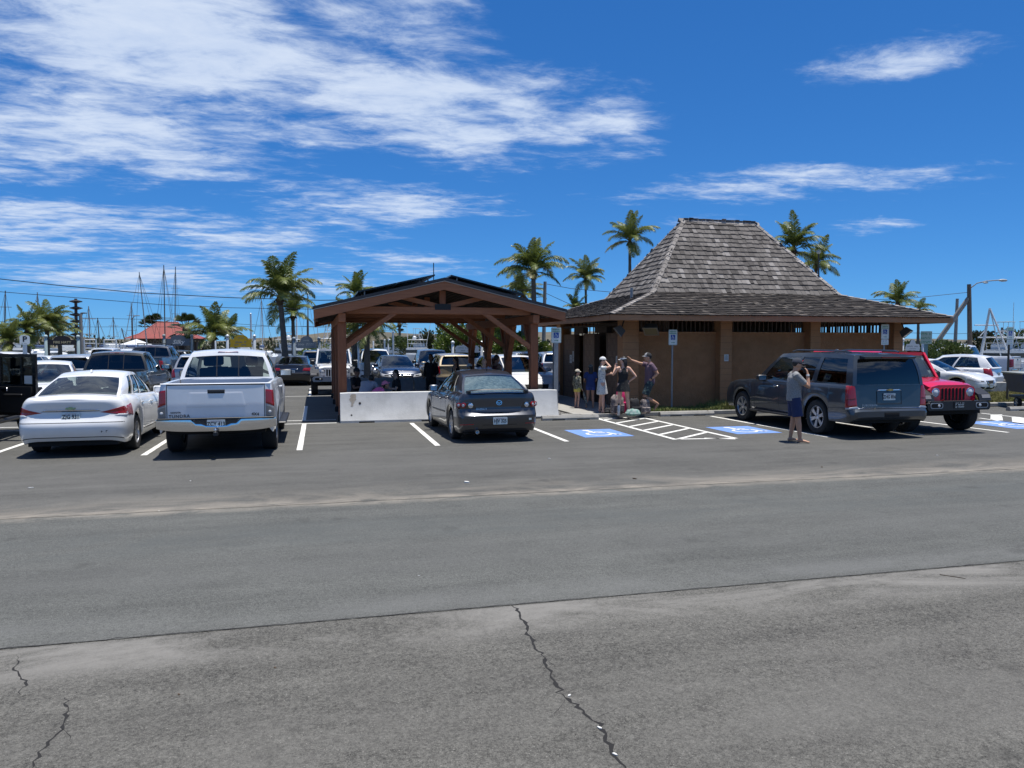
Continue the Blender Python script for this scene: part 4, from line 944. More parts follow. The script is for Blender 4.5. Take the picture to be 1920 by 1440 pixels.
        for sv, nm, bow, gm, br in ((1, 'windshield', G.get('bf', .10), G.get('gf', G_CLR), G.get('ef', (.05, .93, .06))), (0, 'rear_window', G.get('br', .08), G.get('gr', G_MID), G.get('er', (.10, .92, .10)))):
            e0, e1, ea = br
            for ta, tb in ((0, e0), (e0, e1), (e1, 1)):
                for aa, ab in ((-1, -1+ea), (-1+ea, 1-ea), (1-ea, 1)):
                    P_ = []
                    for i in range(5):
                        t = lerp(ta, tb, i/4); f = across(sv, t, bow); P_.append([f(lerp(aa, ab, j/8))+Vector((0, 0, crown*t*(1-lerp(aa, ab, j/8)**2))) for j in range(9)])
                    if (ta, aa) == (e0, -1+ea):
                        gl = [[q+Vector((0, -.01 if sv else .01, 0)) for q in r_] for r_ in P_]
                        s.rwin = gl if sv == 0 else getattr(s, 'rwin', None)
                        MB().grid(gl).build(nm, gm, s.o, smooth=70)
                        e = MB(); ring_ = P_[0]+[r_[-1] for r_ in P_[1:]]+P_[-1][::-1][1:]+[r_[0] for r_ in P_[::-1][1:]]; rin = gl[0]+[r_[-1] for r_ in gl[1:]]+gl[-1][::-1][1:]+[r_[0] for r_ in gl[::-1][1:]]
                        e.grid([ring_, rin]); e.build('window_seal', m_trim, s.o)
                    else: frame.grid(P_)
        # roof
        P_ = []
        for i in range(13):
            sv = i/12; p = pt(sv, 1); bw = lerp(-G.get('br', .08), G.get('bf', .10), sv)*1.0
            P_.append([Vector((p.x*a, p.y+bw*(1-a*a)*(1 if i in (0, 12) else abs(2*sv-1)), p.z+crown*(1-a*a))) for a in [-1+2*j/8 for j in range(9)]])
        frame.grid(P_)
        bm = frame.mesh('cabin', None); b2 = bmesh.new(); b2.from_mesh(bm); bmesh.ops.remove_doubles(b2, verts=b2.verts, dist=.0015); bmesh.ops.recalc_face_normals(b2, faces=b2.faces); b2.to_mesh(bm); b2.free()
        bm.polygons.foreach_set('use_smooth', [True]*len(bm.polygons)); bm.set_sharp_from_angle(angle=R(35)); bm.materials.append(G.get('pm', s.p)); link('cabin', bm, s.o)
        # interior
        zb = s.ztop((yb0+yb1)/2); mb = MB(); zf = zb+.012
        P_ = [[Vector((a*(wb_-.03), lerp(yb0+.05, yb1-.05, i/6), s.ztop(lerp(yb0+.05, yb1-.05, i/6))+S_crown(s)*(1-a*a)*.95+.006)) for a in (-1, -.5, 0, .5, 1)] for i in range(7)]
        MB().grid(P_).build('interior', m_int, s.o)
        sy = G.get('seats', [lerp(yb0, yb1, .30), lerp(yb0, yb1, .60)])
        for q, y in enumerate(sy):
            for x in ((-.36, .36) if q else (-.42, 0, .42)):
                sb = MB().box(x-.23 if q else x-.2, x+.23 if q else x+.2, y-.07, y+.07, zb-.0, zb+.22*G.get('sh', 1), bev=.03).build('seat', m_seat, s.o, smooth=40)
                if q or x: MB().box(x-.12, x+.12, y-.055, y+.03, zb+.25*G.get('sh', 1), zb+.42*G.get('sh', 1), bev=.03).build('headrest', m_seat, sb, smooth=40)
        MB().tube([(-.36+.19*math.cos(k*.524), lerp(yb0, yb1, .76), zb+.05+.15*math.sin(k*.524)) for k in range(13)], .014, 6, cap=False).build('steering_wheel', m_trim, s.o)
def S_crown(s): return s.S.get('crown', .035)

def text_on(car, x, t, txt, size, m, end='r', name='lettering', **k):
    p = car.rear_pt(x, t, .008) if end == 'r' else car.front_pt(x, t, .008); p2 = car.rear_pt(x, min(1, t+.04), .008) if end == 'r' else car.front_pt(x, min(1, t+.04), .008)
    q = car.rear_pt(x+.04, t, .008) if end == 'r' else car.front_pt(x-.04, t, .008)
    X = (q-p).normalized(); Y = (p2-p); Y = (Y-X*Y.dot(X)).normalized(); Z = X.cross(Y)
    return lettering(txt, size, m, car.o, Matrix(((X.x, Y.x, Z.x, p.x), (X.y, Y.y, Z.y, p.y), (X.z, Y.z, Z.z, p.z), (0, 0, 0, 1))), name=name, **k)

# ---------------------------------------------------------------- white sedan
P_white = paint('paint_white', (.72, .72, .71)); P_white2 = paint('paint_white_cool', (.70, .71, .72))
S = dict(wb=2.84, ro=1.10, fo=1.02, w=1.85, r=.335, tw=.235, sillz=.22, rbot=.30, fbot=.24, cd=.52, cdf=.5, crown=.055, ws=[(0, .93), (.1, .97), (.26, .995), (.45, 1.), (.62, .99), (.76, .97), (.88, .93), (.96, .88), (1, .83)], flare=.015, wheel='five',
         top=[(-1.1, 1.02), (-.85, 1.075), (-.3, 1.09), (.3, 1.06), (1.6, 1.0), (2.35, .98), (3.0, .93), (3.86, .70)],
         rear=[(0, .13), (.12, .05), (.3, 0), (.44, .01), (.52, .06), (.66, .11), (.86, .08), (.95, .06), (1, .07)], ce=.40)
c = Car('sedan', 'white four door sedan parked beside the white pickup truck', (-4.30, 16.36, 0), R(.5), S, P_white)
c.cabin(dict(yb0=-.62, yb1=2.42, yr0=.32, yr1=1.55, zr=1.475, wb=.752, wr=.59, sag=.055, bowr=.03, br=.10, bf=.14, tapr=.05, tapf=.07,
             cols=[(0, 0, 0), (.20, .22, 0), (.30, .36, True), (.33, .40, 0), (.53, .60, True), (.56, .63, 0), (.90, .93, True), (1, 1, 0)], t0=.05, t1=.88, er=(.05, .93, .07), gr=G_MID, sh=.72))
for sg in (-1, 1):
    q = [(sg*.60, .60), (sg*1.08, .575), (sg*1.06, .80), (sg*.86, .765)] if 1 else 0
    l = c.patch('r', [(sg*.47, .69), (sg*1.12, .545), (sg*1.10, .845), (sg*.83, .80)], 'tail_lamp', m_red, n=12)
    c.patch('r', [(sg*.70, .60), (sg*.90, .58), (sg*.88, .635), (sg*.78, .645)], 'reverse_lamp', m_clear, off=.012, parent=l)
c.patch('r', [(-.46, .735), (.46, .735), (.44, .762), (-.44, .762)], 'trunk_chrome', m_chrome, off=.012)
c.patch('r', [(-.50, .715), (.50, .715), (.46, .733), (-.46, .733)], 'trunk_recess', m_under, off=.003)
c.patch('r', [(-.86, .455), (.86, .455), (.86, .470), (-.86, .470)], 'bumper_seam', m_under, off=.002, n=16)
c.patch('r', [(-.92, .08), (.92, .08), (.90, .10), (-.90, .10)], 'bumper_crease', m_under, off=.002, n=16)
p = c.rear_pt(0, .60, .012); plate(c.o, T(0, p.y-.004, p.z) @ RX(-.12), 'ZJG 931')
# bow-tie badge
p = c.rear_pt(0, .80, .016); bt = [(-.085, -.014), (-.03, -.014), (-.03, -.026), (.03, -.026), (.03, -.014), (.075, -.014), (.085, .014), (.03, .014), (.03, .026), (-.03, .026), (-.03, .014), (-.075, .014)]
MB().prism(bt, -.004, .006).build('badge', m_gold, c.o, M=T(0, p.y, p.z) @ RX(-.1))
p = c.rear_pt(.56, .235, .012); print_row(c.o, m_ink, .56, p.y, p.z, .12, .05, 3, 7, name='model_badge')
c.seams([(2.2, .0), (1.18, .02), (.42, .25)]); c.handles((1.4, .45), .80); c.mirrors(2.02, .985, P_white, .21)
c.strip(.55, 2.25, .15, .18, m_trim, 'sill_moulding', .004)
MB().prism([(-.1, 0), (.05, .0), (-.06, .055)], -.015, .015, 'x').build('antenna_fin', P_white, c.o, M=T(0, .48, 1.49))

# ---------------------------------------------------------------- white pickup
def pickup(name, label, loc, rz, pm, badge=None, w=2.03, wb=3.70, r=.40, zrail=1.34, zroof=1.93, glass_r=G_MID, glass_s=G_DARK, crew=False, bedlen=1.95, ro=1.2, chrome_bumper=True, tail='tall', plate_txt='', tint_clear=True, group=None, trimlow=None):
    ycab = ro and (bedlen-ro)
    S = dict(wb=wb, ro=ro, fo=.95, w=w, r=r, tw=.28, sillz=.44, rbot=.62, fbot=.42, cd=.14, cdf=.42, crown=.03, flare=.045, wheel='truck', arch=1.16, ce=.30, ce2=.5, bed=(-ro, ycab),
             top=[(-ro, zrail), (ycab-.01, zrail), (ycab+.15, zrail-.02), (wb-.9, zrail-.06), (wb-.2, zrail-.10), (wb+.95, zrail-.24)],
             rear=[(0, .06), (.06, .02), (.5, .015), (1, .03)], front=[(0, .1), (.3, 0), (.8, .03), (1, .16)],
             ws=[(0, .97), (.1, .985), (.3, 1), (.5, 1), (.7, .985), (.88, .97), (.96, .955), (1, .945)], plan=[(-ro, .965), (0, 1), (2.6, 1), (wb+.95, .95)])
    c = Car(name, label, loc, rz, S, pm, 'pickup truck', group)
    L = wb-.85-ycab
    cols = [(0, 0, 0), (.06, .05, 0), (.40, .42, glass_s), (.46, .48, 0), (.88, .92, glass_r), (1, 1, 0)]
    c.cabin(dict(yb0=ycab+.03, yb1=wb-.55, yr0=ycab+.26, yr1=wb-1.45, zr=zroof, wb=w*.455, wr=w*.355, sag=.04, bowr=.02, br=.03, bf=.16, tapr=.02, tapf=.06, cols=cols, t0=.08, t1=.88, er=(.10, .86, .09), gr=glass_r, crown=.05, sh=1.15, seats=[ycab+.75, ycab+1.65]))
    c.seams([(wb-.75, 0), (wb-1.75, 0), (ycab+.1, 0), (ycab-.02, 0)]); c.handles((wb-1.6, ycab+1.05), .80, m_trim if not chrome_bumper else None)
    c.mirrors(wb-.95, zrail-.02, m_trim, .26)
    mb = MB()
    for sg in (-1, 1):       # tailgate gaps
        P_ = [[c.rear_pt(sg*w*.405-.006, t_, .003), c.rear_pt(sg*w*.405+.006, t_, .003)] for t_ in ROWT]; mb.grid(P_)
    mb.build('tailgate_gap', m_under, c.o)
    c.patch('r', [(-w*.40, .965), (w*.40, .965), (w*.40, 1.0), (-w*.40, 1.0)], 'tailgate_cap', m_trim, off=.006)
    c.patch('r', [(-.145, .76), (.145, .76), (.145, .855), (-.145, .855)], 'tailgate_handle', m_trim, off=.014)
    c.patch('r', [(-w*.25, .42), (w*.25, .42), (w*.22, .80), (-w*.22, .80)], 'tailgate_stamp', pm, off=.006)
    # bumper
    zb0, zb1 = .50, .72; yb = c.yr-.11
    A = []
    for x in [w*.5*k/12 for k in range(-12, 13)]:
        k = abs(x)/(w*.5); y = yb+.02+.16*k**5; dip = .075 if .19 < abs(x) < .42 else (.11 if abs(x) <= .19 else 0); lo = zb0+.05*k**4
        A.append([(x, y+.10, zb1+.0-dip), (x, y+.0, zb1-.01-dip), (x, y-.01, (zb1+zb0)/2-dip*.4), (x, y+.02, lo), (x, y+.10, lo-.01)])
    c.bump = MB().grid(A).build('rear_bumper', m_chrome if chrome_bumper else pm, c.o, smooth=45)
    MB().box(-w*.485, w*.485, yb+.06, c.yr+.06, zb1-.015, zb1+.018, bev=.006).build('bumper_step', m_trim, c.o)
    MB().box(-.36, .36, yb+.05, yb+.08, zb0+.02, zb1-.02).build('plate_recess', m_trim, c.o)
    plate(c.o, T(0, yb+.035, .63), plate_txt)
    hb = MB().box(-.035, .035, c.yr-.22, c.yr+.2, .43, .49).build('hitch', m_trim, c.o); MB().ball((0, c.yr-.2, .535), .028).build('hitch_ball', m_chrome, hb, smooth=60); MB().tube([(0, c.yr-.2, .49), (0, c.yr-.2, .52)], .014).build('hitch_pin', m_chrome, hb)
    for sg in (-1, 1):
        lamp = c.patch('r', [(sg*w*.412, .52), (sg*w*.52, .52), (sg*w*.52, .86), (sg*w*.412, .86)], 'tail_lamp', m_red, off=.012)
        c.patch('r', [(sg*w*.414, .22 if tail == 'tall' else .4), (sg*w*.515, .22 if tail == 'tall' else .4), (sg*w*.52, .515), (sg*w*.414, .515)], 'reverse_lamp', mat('lamp_grey', (.22, .21, .20), .15, coat=.6) if tail == 'tall' else m_red, off=.011, parent=lamp)
        MB().lathe([(.028, 0), (.024, .012), (.001, .02)], 12, T(sg*w*.45, c.rear_pt(sg*w*.45, .36).y-.012, c.rear_pt(sg*w*.45, .36).z) @ RX(R(90))).build('bulb', m_clear if tail == 'tall' else m_dred, lamp)
        MB().box(sg*(w*.5)-.12, sg*w*.5+.12, .75, wb-.7, .40, .45, bev=.02).build('running_board', m_trim, c.o)
    # high brake lamp on the cab roof edge
    q = c.cpt(0, .97); MB().box(-.2, .2, q.y-.035, q.y+.02, q.z+.005, q.z+.062, bev=.015).build('brake_lamp', m_dred, c.o)
    for x in (-.13, .13): MB().box(x-.07, x+.07, q.y-.0365, q.y-.034, q.z+.025, q.z+.05).build('cargo_lamp', m_clear, c.o)
    mb = MB()
    q0, q1 = c.cpt(0, .12), c.cpt(0, .85)
    for x in (-.21, .21): mb.beam((x, q0.y-.028, q0.z), (x, q1.y-.028, q1.z+.04), .02, .012, (0, 1, 0))
    mb.build('sliding_pane_frame', m_trim, c.o)
    return c
c = pickup('pickup_truck', 'white pickup truck with chrome bumper and hitch ball beside the empty stall', (-1.74, 15.78, 0), R(.2), P_white2, plate_txt='ZCY 413', zroof=1.90, glass_r=glass('glass_truck', (.42, .47, .46), .04))
text_on(c, -.62, .21, 'TUNDRA', .078, m_ink, bold=.0005, spacing=1.15); text_on(c, -.68, .30, 'TOYOTA', .042, m_ink, bold=.001); text_on(c, .66, .23, '4X4', .07, m_trim, bold=.002, spacing=1.1)

# ---------------------------------------------------------------- dark grey sedan with a rear wing
P_gun = paint('paint_gunmetal', (.070, .072, .080), .75, .34)
S = dict(wb=2.64, ro=.97, fo=.88, w=1.755, r=.315, tw=.205, sillz=.20, rbot=.24, fbot=.22, cd=.40, cdf=.5, crown=.03, flare=.02, wheel='ten',
         top=[(-.97, .98), (-.75, 1.02), (-.25, 1.03), (.4, 1.0), (1.6, .94), (2.2, .92), (2.8, .86), (3.52, .66)],
         rear=[(0, .12), (.12, .04), (.32, 0), (.46, .0), (.52, .07), (.6, .11), (.9, .09), (1, .10)], ce=.42)
c = Car('sedan', 'dark grey sedan with a rear wing parked against the white concrete barrier', (3.66, 16.42, 0), R(1.5), S, P_gun)
c.cabin(dict(yb0=-.62, yb1=2.3, yr0=.12, yr1=1.32, zr=1.435, wb=.765, wr=.56, sag=.06, bowr=.03, br=.10, bf=.14,
             cols=[(0, 0, 0), (.19, .22, 0), (.26, .29, G_MID), (.28, .31, 0), (.50, .58, True), (.53, .61, 0), (.89, .92, True), (1, 1, 0)], t0=.05, t1=.88, er=(.04, .93, .07), gr=glass('glass_shade', (.55, .60, .60), .10), sh=.72))
MB().grid([[q+Vector((0, .035, -.004)) for q in r_] for r_ in c.rwin]).build('rear_sun_shade', mat('foil_shade', (.38, .45, .47), .35, c2=(.16, .22, .24), scale=14, bump=1.0, bscale=14), c.o, smooth=60)
for sg in (-1, 1):
    lamp = c.patch('r', [(sg*.48, .625), (sg*.98, .60), (sg*.97, .80), (sg*.55, .81)], 'tail_lamp', mat('lamp_smoked', (.03, .028, .028), .12, coat=.8), off=.006, n=12)
    for x, mm, rr in ((.60, m_clear, .052), (.74, m_red, .055), (.82, m_red, .05)):
        p = c.rear_pt(sg*x, .71, .012); n_ = .25 if x < .7 else .7
        MB().lathe([(rr, -.01), (rr, .012), (rr*.82, .016), (rr*.8, .008), (.001, .014)], 18, T(p.x, p.y, p.z) @ RZ(sg*n_*.9) @ RX(R(90))).build('lamp_ring', m_chrome if mm is m_clear else m_red, lamp, smooth=30)
        MB().lathe([(rr*.62, 0), (rr*.5, .02), (.001, .024)], 14, T(p.x, p.y, p.z) @ RZ(sg*n_*.9) @ RX(R(90))).build('lamp_bulb', m_clear, lamp, smooth=30)
    c.patch('r', [(sg*.55, .20), (sg*.84, .20), (sg*.84, .225), (sg*.55, .225)], 'reflector', m_red, off=.005)
c.patch('r', [(-.46, .515), (.46, .515), (.46, .53), (-.46, .53)], 'trunk_gap', m_under, off=.002); c.patch('r', [(-.085, .50), (.085, .50), (.085, .525), (-.085, .525)], 'latch_recess', m_under, off=.004)
c.patch('r', [(-.34, .195), (.34, .195), (.34, .40), (-.34, .40)], 'plate_recess', P_gun, off=.003); c.patch('r', [(-.37, .18), (.37, .18), (.37, .19), (-.37, .19)], 'recess_edge', m_under, off=.003)
p = c.rear_pt(0, .30, .02); plate(c.o, T(0, p.y, p.z), 'HJV 325')
p = c.rear_pt(.55, .245, .01); 
p = c.rear_pt(.66, .33, .010); MB().box(-.035, .035, -.002, 0, -.02, .02).build('sticker', m_plate, c.o, M=T(.66, p.y, p.z) @ RZ(.35))
p = c.rear_pt(0, .78, .014); bd = MB()
for k in range(20):
    a, b = R(18*k), R(18*(k+1)); bd.prism([(.062*math.cos(a), .05*math.sin(a)), (.062*math.cos(b), .05*math.sin(b)), (.05*math.cos(b), .04*math.sin(b)), (.05*math.cos(a), .04*math.sin(a))], -.006, .006)
bd.prism([(-.052, .012), (0, -.022), (.052, .012), (.05, .022), (0, -.006), (-.05, .022)], -.006, .004); bd.build('badge', m_chrome, c.o, M=T(0, p.y, p.z) @ RX(-.1))
text_on(c, -.38, .605, 'MAZDA 3', .052, m_alloy, bold=.002, shear=.15)
A = []
for k in range(-10, 11):
    x = k/10*.66; f = abs(k/10)**4; A.append([(x, c.yr+.02+.13*f, 1.10-.02*f*2), (x, c.yr+.04+.13*f, 1.125-.02*f*2), (x, c.yr+.20+.08*f, 1.115-.02*f*2), (x, c.yr+.18+.08*f, 1.095-.02*f*2), (x, c.yr+.02+.13*f, 1.10-.02*f*2)])
w = MB().grid(A).build('rear_wing', m_trim, c.o, smooth=40)
for sg in (-1, 1): MB().box(sg*.62-.035, sg*.62+.035, c.yr+.16, c.yr+.3, 1.0, 1.075, bev=.01).build('wing_foot', m_trim, w)
c.seams([(2.05, 0), (1.05, .02), (.35, .22)]); c.handles((1.25, .35), .80); c.mirrors(1.85, .93, P_gun, .19); c.strip(.5, 2.1, .42, .47, m_trim, 'side_moulding', .008)
MB().tube([(0, .2, 1.46), (0, .14, 1.52)], [.012, .004], 6).build('antenna', m_trim, c.o)
MB().lathe([(.04, 0), (.04, .14), (.034, .14), (.034, 0)], 14, T(-.48, c.yr+.16, .235) @ RX(R(90))).build('exhaust_tip', m_chrome, c.o)

# ---------------------------------------------------------------- big grey utility vehicle
P_slate = paint('paint_slate', (.046, .056, .068), .45, .3)
S = dict(wb=3.30, ro=1.28, fo=1.05, w=2.04, r=.40, tw=.275, sillz=.36, rbot=.42, fbot=.34, cd=.22, cdf=.45, crown=.02, flare=.03, wheel='six', arch=1.17, ce=.32, ce2=.5,
         top=[(-1.28, 1.19), (2.4, 1.17), (2.9, 1.15), (3.4, 1.12), (4.35, .98)], ws=[(0, .965), (.1, .98), (.3, 1), (.5, 1), (.66, .99), (.8, .98), (.9, .965), (.97, .945), (1, .925)],
         rear=[(0, .10), (.08, .0), (.30, .0), (.34, .09), (.5, .10), (1, .13)], plan=[(-1.3, .975), (0, 1), (2.6, 1), (4.4, .95)])
c = Car('sport_utility_vehicle', 'long slate grey utility vehicle parked by the restroom behind the man on the phone', (12.0, 15.2, 0), R(-1.0), S, P_slate, 'car'); c.o.scale = (.985,)*3
c.cabin(dict(yb0=-1.14, yb1=2.72, yr0=-.98, yr1=1.78, zr=1.87, wb=.925, wr=.77, sag=.035, bowr=.03, br=.06, bf=.16, tapr=.03, tapf=.06, crown=.03, peak=.0, sh=1.25, glass=G_DARK, seats=[-.2, .95, 1.75] and [.55, 1.7],
             cols=[(0, 0, 0), (.055, .065, 0), (.33, .34, G_DARK), (.375, .385, 0), (.585, .61, G_DARK), (.615, .645, 0), (.93, .945, G_MID), (1, 1, 0)], t0=.06, t1=.86, er=(.03, .86, .10), gr=G_DARK))
for sg in (-1, 1):
    l = c.patch('r', [(sg*.80, .40), (sg*1.02, .40), (sg*1.02, .98), (sg*.84, .98)], 'tail_lamp', m_red, off=.012)
    c.patch('r', [(sg*.82, .60), (sg*1.01, .60), (sg*1.01, .66), (sg*.83, .66)], 'lamp_band', m_dred, off=.015, parent=l)
    MB().tube([(sg*.62, -.7, 1.90), (sg*.66, -.5, 1.925), (sg*.68, 1.2, 1.935), (sg*.66, 1.45, 1.90)], .018, 8).build('roof_rail', P_slate, c.o, smooth=50)
    MB().box(sg*1.0-.12, sg*1.0+.12, .6, 2.7, .33, .38, bev=.015).build('running_board', m_trim, c.o)
    q0, q1 = c.cpt(.0, .02), c.cpt(.0, .85)
    c.patch('r', [(sg*.74, .345), (sg*1.0, .345), (sg*1.0, .40), (sg*.80, .40)], 'bumper_corner', mat('bumper_silver', (.34, .36, .39), .35, metal=.5), off=.02)
c.patch('r', [(-.30, .83), (.30, .83), (.28, .875), (-.28, .875)], 'chrome_bar', m_chrome, off=.03); c.patch('r', [(-.31, .44), (.31, .44), (.31, .82), (-.31, .82)], 'plate_recess', P_slate, off=.004)
mb = MB()
for a, b in (((-.31, .44), (-.31, .82)), ((.31, .44), (.31, .82))):
    mb.grid([[c.rear_pt(a[0]-.006, lerp(a[1], b[1], i/4), .006), c.rear_pt(a[0]+.006, lerp(a[1], b[1], i/4), .006)] for i in range(5)])
mb.build('recess_edge', m_under, c.o)
p = c.rear_pt(0, .66, .02); plate(c.o, T(0, p.y, p.z), 'ZHG 856')
p = c.rear_pt(0, .855, .05); MB().prism([(x*.9, z*.9) for x, z in bt], -.004, .006).build('badge', m_gold, c.o, M=T(0, p.y, p.z))
c.patch('r', [(-.78, .335), (.78, .335), (.78, .355), (-.78, .355)], 'bumper_trim', m_chrome, off=.02); c.patch('r', [(-.19, .10), (.19, .10), (.19, .22), (-.19, .22)], 'hitch_cover', m_under, off=.006)
text_on(c, -.50, .42, 'SUBURBAN', .062, m_alloy, spacing=1.3)
q = c.cpt(0, .93); MB().add([(-.62, q.y+.10, q.z+.045), (.62, q.y+.10, q.z+.045), (.66, q.y-.20, q.z+.015), (-.66, q.y-.20, q.z+.015), (-.62, q.y+.1, q.z-.01), (.62, q.y+.1, q.z-.01), (.64, q.y-.18, q.z-.03), (-.64, q.y-.18, q.z-.03)], [(0, 1, 2, 3), (7, 6, 5, 4), (3, 2, 6, 7), (0, 3, 7, 4), (1, 5, 6, 2), (0, 4, 5, 1)]).build('roof_spoiler', P_slate, c.o)
MB().box(-.23, .23, q.y-.206, q.y-.19, q.z-.016, q.z+.012).build('brake_lamp', m_dred, c.o)
c.seams([(2.62, 0), (1.48, 0), (.52, .0)]); c.handles((1.65, .68), .83, m_chrome); c.mirrors(2.25, 1.14, m_trim, .24); c.strip(.55, 2.75, .04, .09, m_chrome, 'sill_chrome', .012)
MB().ball((.55, 1.4, 1.925), .03, .07, .03).build('antenna_fin', P_slate, c.o, smooth=50)
# ---------------------------------------------------------------- upright off-road cars
def offroad(label, loc, rz, pm, doors_open=False, plate_txt='', soft=None, front_only=False, bumper=None, shade=False, fender=None, steer=0., front_plate=False):
    o = thing('off_road_car', label, 'car', loc, rz); wb, w = 3.0, 1.86; r = .41; W = .72     # body half width
    fend = fender or m_trim; roofm = soft or pm; GL = G_MID
    # tub with sills
    def prof(P_, x0, x1, nm, m, par=o, sm_=None): return MB().prism(P_, x0, x1, 'x').build(nm, m, par, smooth=sm_)
    side = [(-.62, .62), (-.58, .50), (-.50, .50), (-.46, .66), (-.30, .88), (.30, .88), (.48, .66), (.55, .48), (2.28, .48), (2.36, .66), (2.42, 1.12), (2.30, 1.17), (-.62, 1.17)]
    dcut = (.68, 1.52)
    if not doors_open: prof(side, -W-.02, W+.02, 'body', pm)
    else:
        prof(side, -W-.02, -W+.06, 'body', pm)
        prof([(-.62, .62), (-.58, .50), (-.50, .50), (-.46, .66), (-.30, .88), (.30, .88), (.48, .66), (.58, .52), (.58, 1.17), (-.62, 1.17)], W-.06, W+.02, 'quarter_panel', pm)
        prof([(1.5, .48), (2.28, .48), (2.36, .66), (2.42, 1.12), (2.3, 1.17), (1.5, 1.17)], W-.06, W+.02, 'front_door', pm)
        prof([(.58, .48), (1.5, .48), (1.5, .56), (.58, .56)], W-.06, W+.02, 'sill', pm)
        MB().box(-W+.06, W-.06, -.6, 2.35, .46, .52).build('floor', m_under, o); MB().box(-W+.06, W-.06, -.62, -.56, .6, 1.17).build('tailgate', pm, o)
        for x in (-.38, .38):
            for y in (.55, 1.55):
                s_ = MB().box(x-.25, x+.25, y, y+.5, .62, .78, bev=.04).build('seat', m_seat, o, smooth=40); MB().box(x-.25, x+.25, y-.12, y+.02, .75, 1.35, bev=.05).build('backrest', m_seat, s_, smooth=40); MB().box(x-.13, x+.13, y-.12, y-.03, 1.38, 1.55, bev=.03).build('headrest', m_seat, s_, smooth=40)
    MB().box(-W+.05, W-.05, -.55, 3.55, .44, .60).build('frame', m_under, o); MB().box(-.5, .5, -.3, 3.4, .5, .95).build('engine_block', m_under, o)
    # hood and nose
    A = []
    for i in range(9):
        y = lerp(2.34, 3.52, i/8); hw = lerp(.70, .60, i/8); z = lerp(1.20, 1.12, i/8); rr = []
        for j in range(9):
            a = -1+2*j/8; rr.append((a*hw, y, z+.045*(1-a**4)-(.05 if i == 8 else 0)))
        A.append(rr)
    mb = MB().grid(A)
    for sg in (-1, 1): mb.grid([[(sg*lerp(.70, .60, i/8), lerp(2.34, 3.52, i/8), lerp(1.20, 1.12, i/8)-(.05 if i == 8 else 0)), (sg*lerp(.70, .60, i/8), lerp(2.34, 3.52, i/8), .72)] for i in range(9)])
    hood = mb.build('hood', pm, o, smooth=40)
    for sg in (-1, 1):
        MB().box(sg*.60-.012, sg*.60+.012, 3.2, 3.3, 1.08, 1.2).build('hood_latch', m_trim, hood); MB().box(sg*.25-.05, sg*.25+.05, 2.44, 2.5, 1.24, 1.252).build('washer_nozzle', m_trim, hood)
    # grille plate with seven slots and round lamps
    gp = [(-.60, .70), (-.63, .80), (-.62, 1.0), (-.58, 1.07), (-.4, 1.115), (.4, 1.115), (.58, 1.07), (.62, 1.0), (.63, .80), (.60, .70)]
    gr = MB().prism(gp, 3.50, 3.58).build('grille', pm, o)
    sl = MB().prism(rounded(.068, .30, .03, 3), 3.572, 3.5835)
    for k in range(7):
        s_ = MB().prism([(x+(k-3)*.098, z+.90) for x, z in rounded(.066, .29 if abs(k-3) < 3 else .27, .03, 3)], 3.575, 3.584).build('grille_slot', m_under, gr)
        if soft is None or True:
            mb = MB()
            P2 = [(x+(k-3)*.098, z+.90) for x, z in rounded(.078, .302, .035, 3)]; P1 = [(x+(k-3)*.098, z+.90) for x, z in rounded(.066, .29, .03, 3)]; n_ = len(P1)
            mb.add([(x, 3.59, z) for x, z in P2]+[(x, 3.59, z) for x, z in P1]+[(x, 3.572, z) for x, z in P2], [(i, (i+1) % n_, n_+(i+1) % n_, n_+i) for i in range(n_)]+[(i, 2*n_+i, 2*n_+(i+1) % n_, (i+1) % n_) for i in range(n_)]); mb.build('slot_frame', pm, gr)
    for sg in (-1, 1):
        h = MB().lathe([(.105, -.03), (.105, .012), (.09, .018), (.088, .002), (.04, .016), (.001, .022)], 24, T(sg*.475, 3.578, .945) @ RX(R(-90))).build('headlight', m_chrome, o, smooth=30)
        MB().lathe([(.088, .0), (.05, .024), (.001, .03)], 20, T(sg*.475, 3.582, .945) @ RX(R(-90))).build('headlight_glass', m_clear, h, smooth=50)
        # flat fenders
        for yc, y0, y1 in ((wb, 2.36, 3.72), (0, -.66, .60)):
            P_ = [(y0, .66), (y0+.10, .98), (y0+.25, 1.03), (y1-.30, 1.03), (y1-.05, .90), (y1, .76), (y1-.02, .74), (y1-.09, .86), (y1-.32, .97), (y0+.28, .97), (y0+.16, .94), (y0+.05, .66)]
            mb = MB().prism(P_, min(sg*.62, sg*.95), max(sg*.62, sg*.95), 'x'); f = mb.build('fender', fend, o)
            if yc:
                MB().prism([(y1-.20, .88), (y1-.03, .80), (y1-.055, .87), (y1-.21, .945)], min(sg*.70, sg*.93), max(sg*.70, sg*.93), 'x').build('marker_lamp', mat('lamp_grey', (.22, .21, .20), .15, coat=.6), f, M=T(0, .022, .012))
            # wheel well
            A = [[(sg*.90, yc+.47*math.cos(R(180*i/10)), .44+.50*math.sin(R(180*i/10))), (sg*.50, yc+.47*math.cos(R(180*i/10)), .44+.50*math.sin(R(180*i/10)))] for i in range(11)]
            MB().grid(A).build('wheel_well', m_under, o)
        MB().beam((sg*.70, 2.36, 1.2), (sg*.62, 1.98, 1.82), .07, .06, (1, 0, 0)).build('windshield_post', pm, o)
        m_ = MB().box(sg*.86-.09, sg*.86+.09, 2.12, 2.22, 1.2, 1.38, bev=.03).build('mirror', m_trim, o, smooth=40); MB().box(sg*.78-.05, sg*.78+.05, 2.15, 2.19, 1.23, 1.26).build('mirror_arm', m_trim, m_)
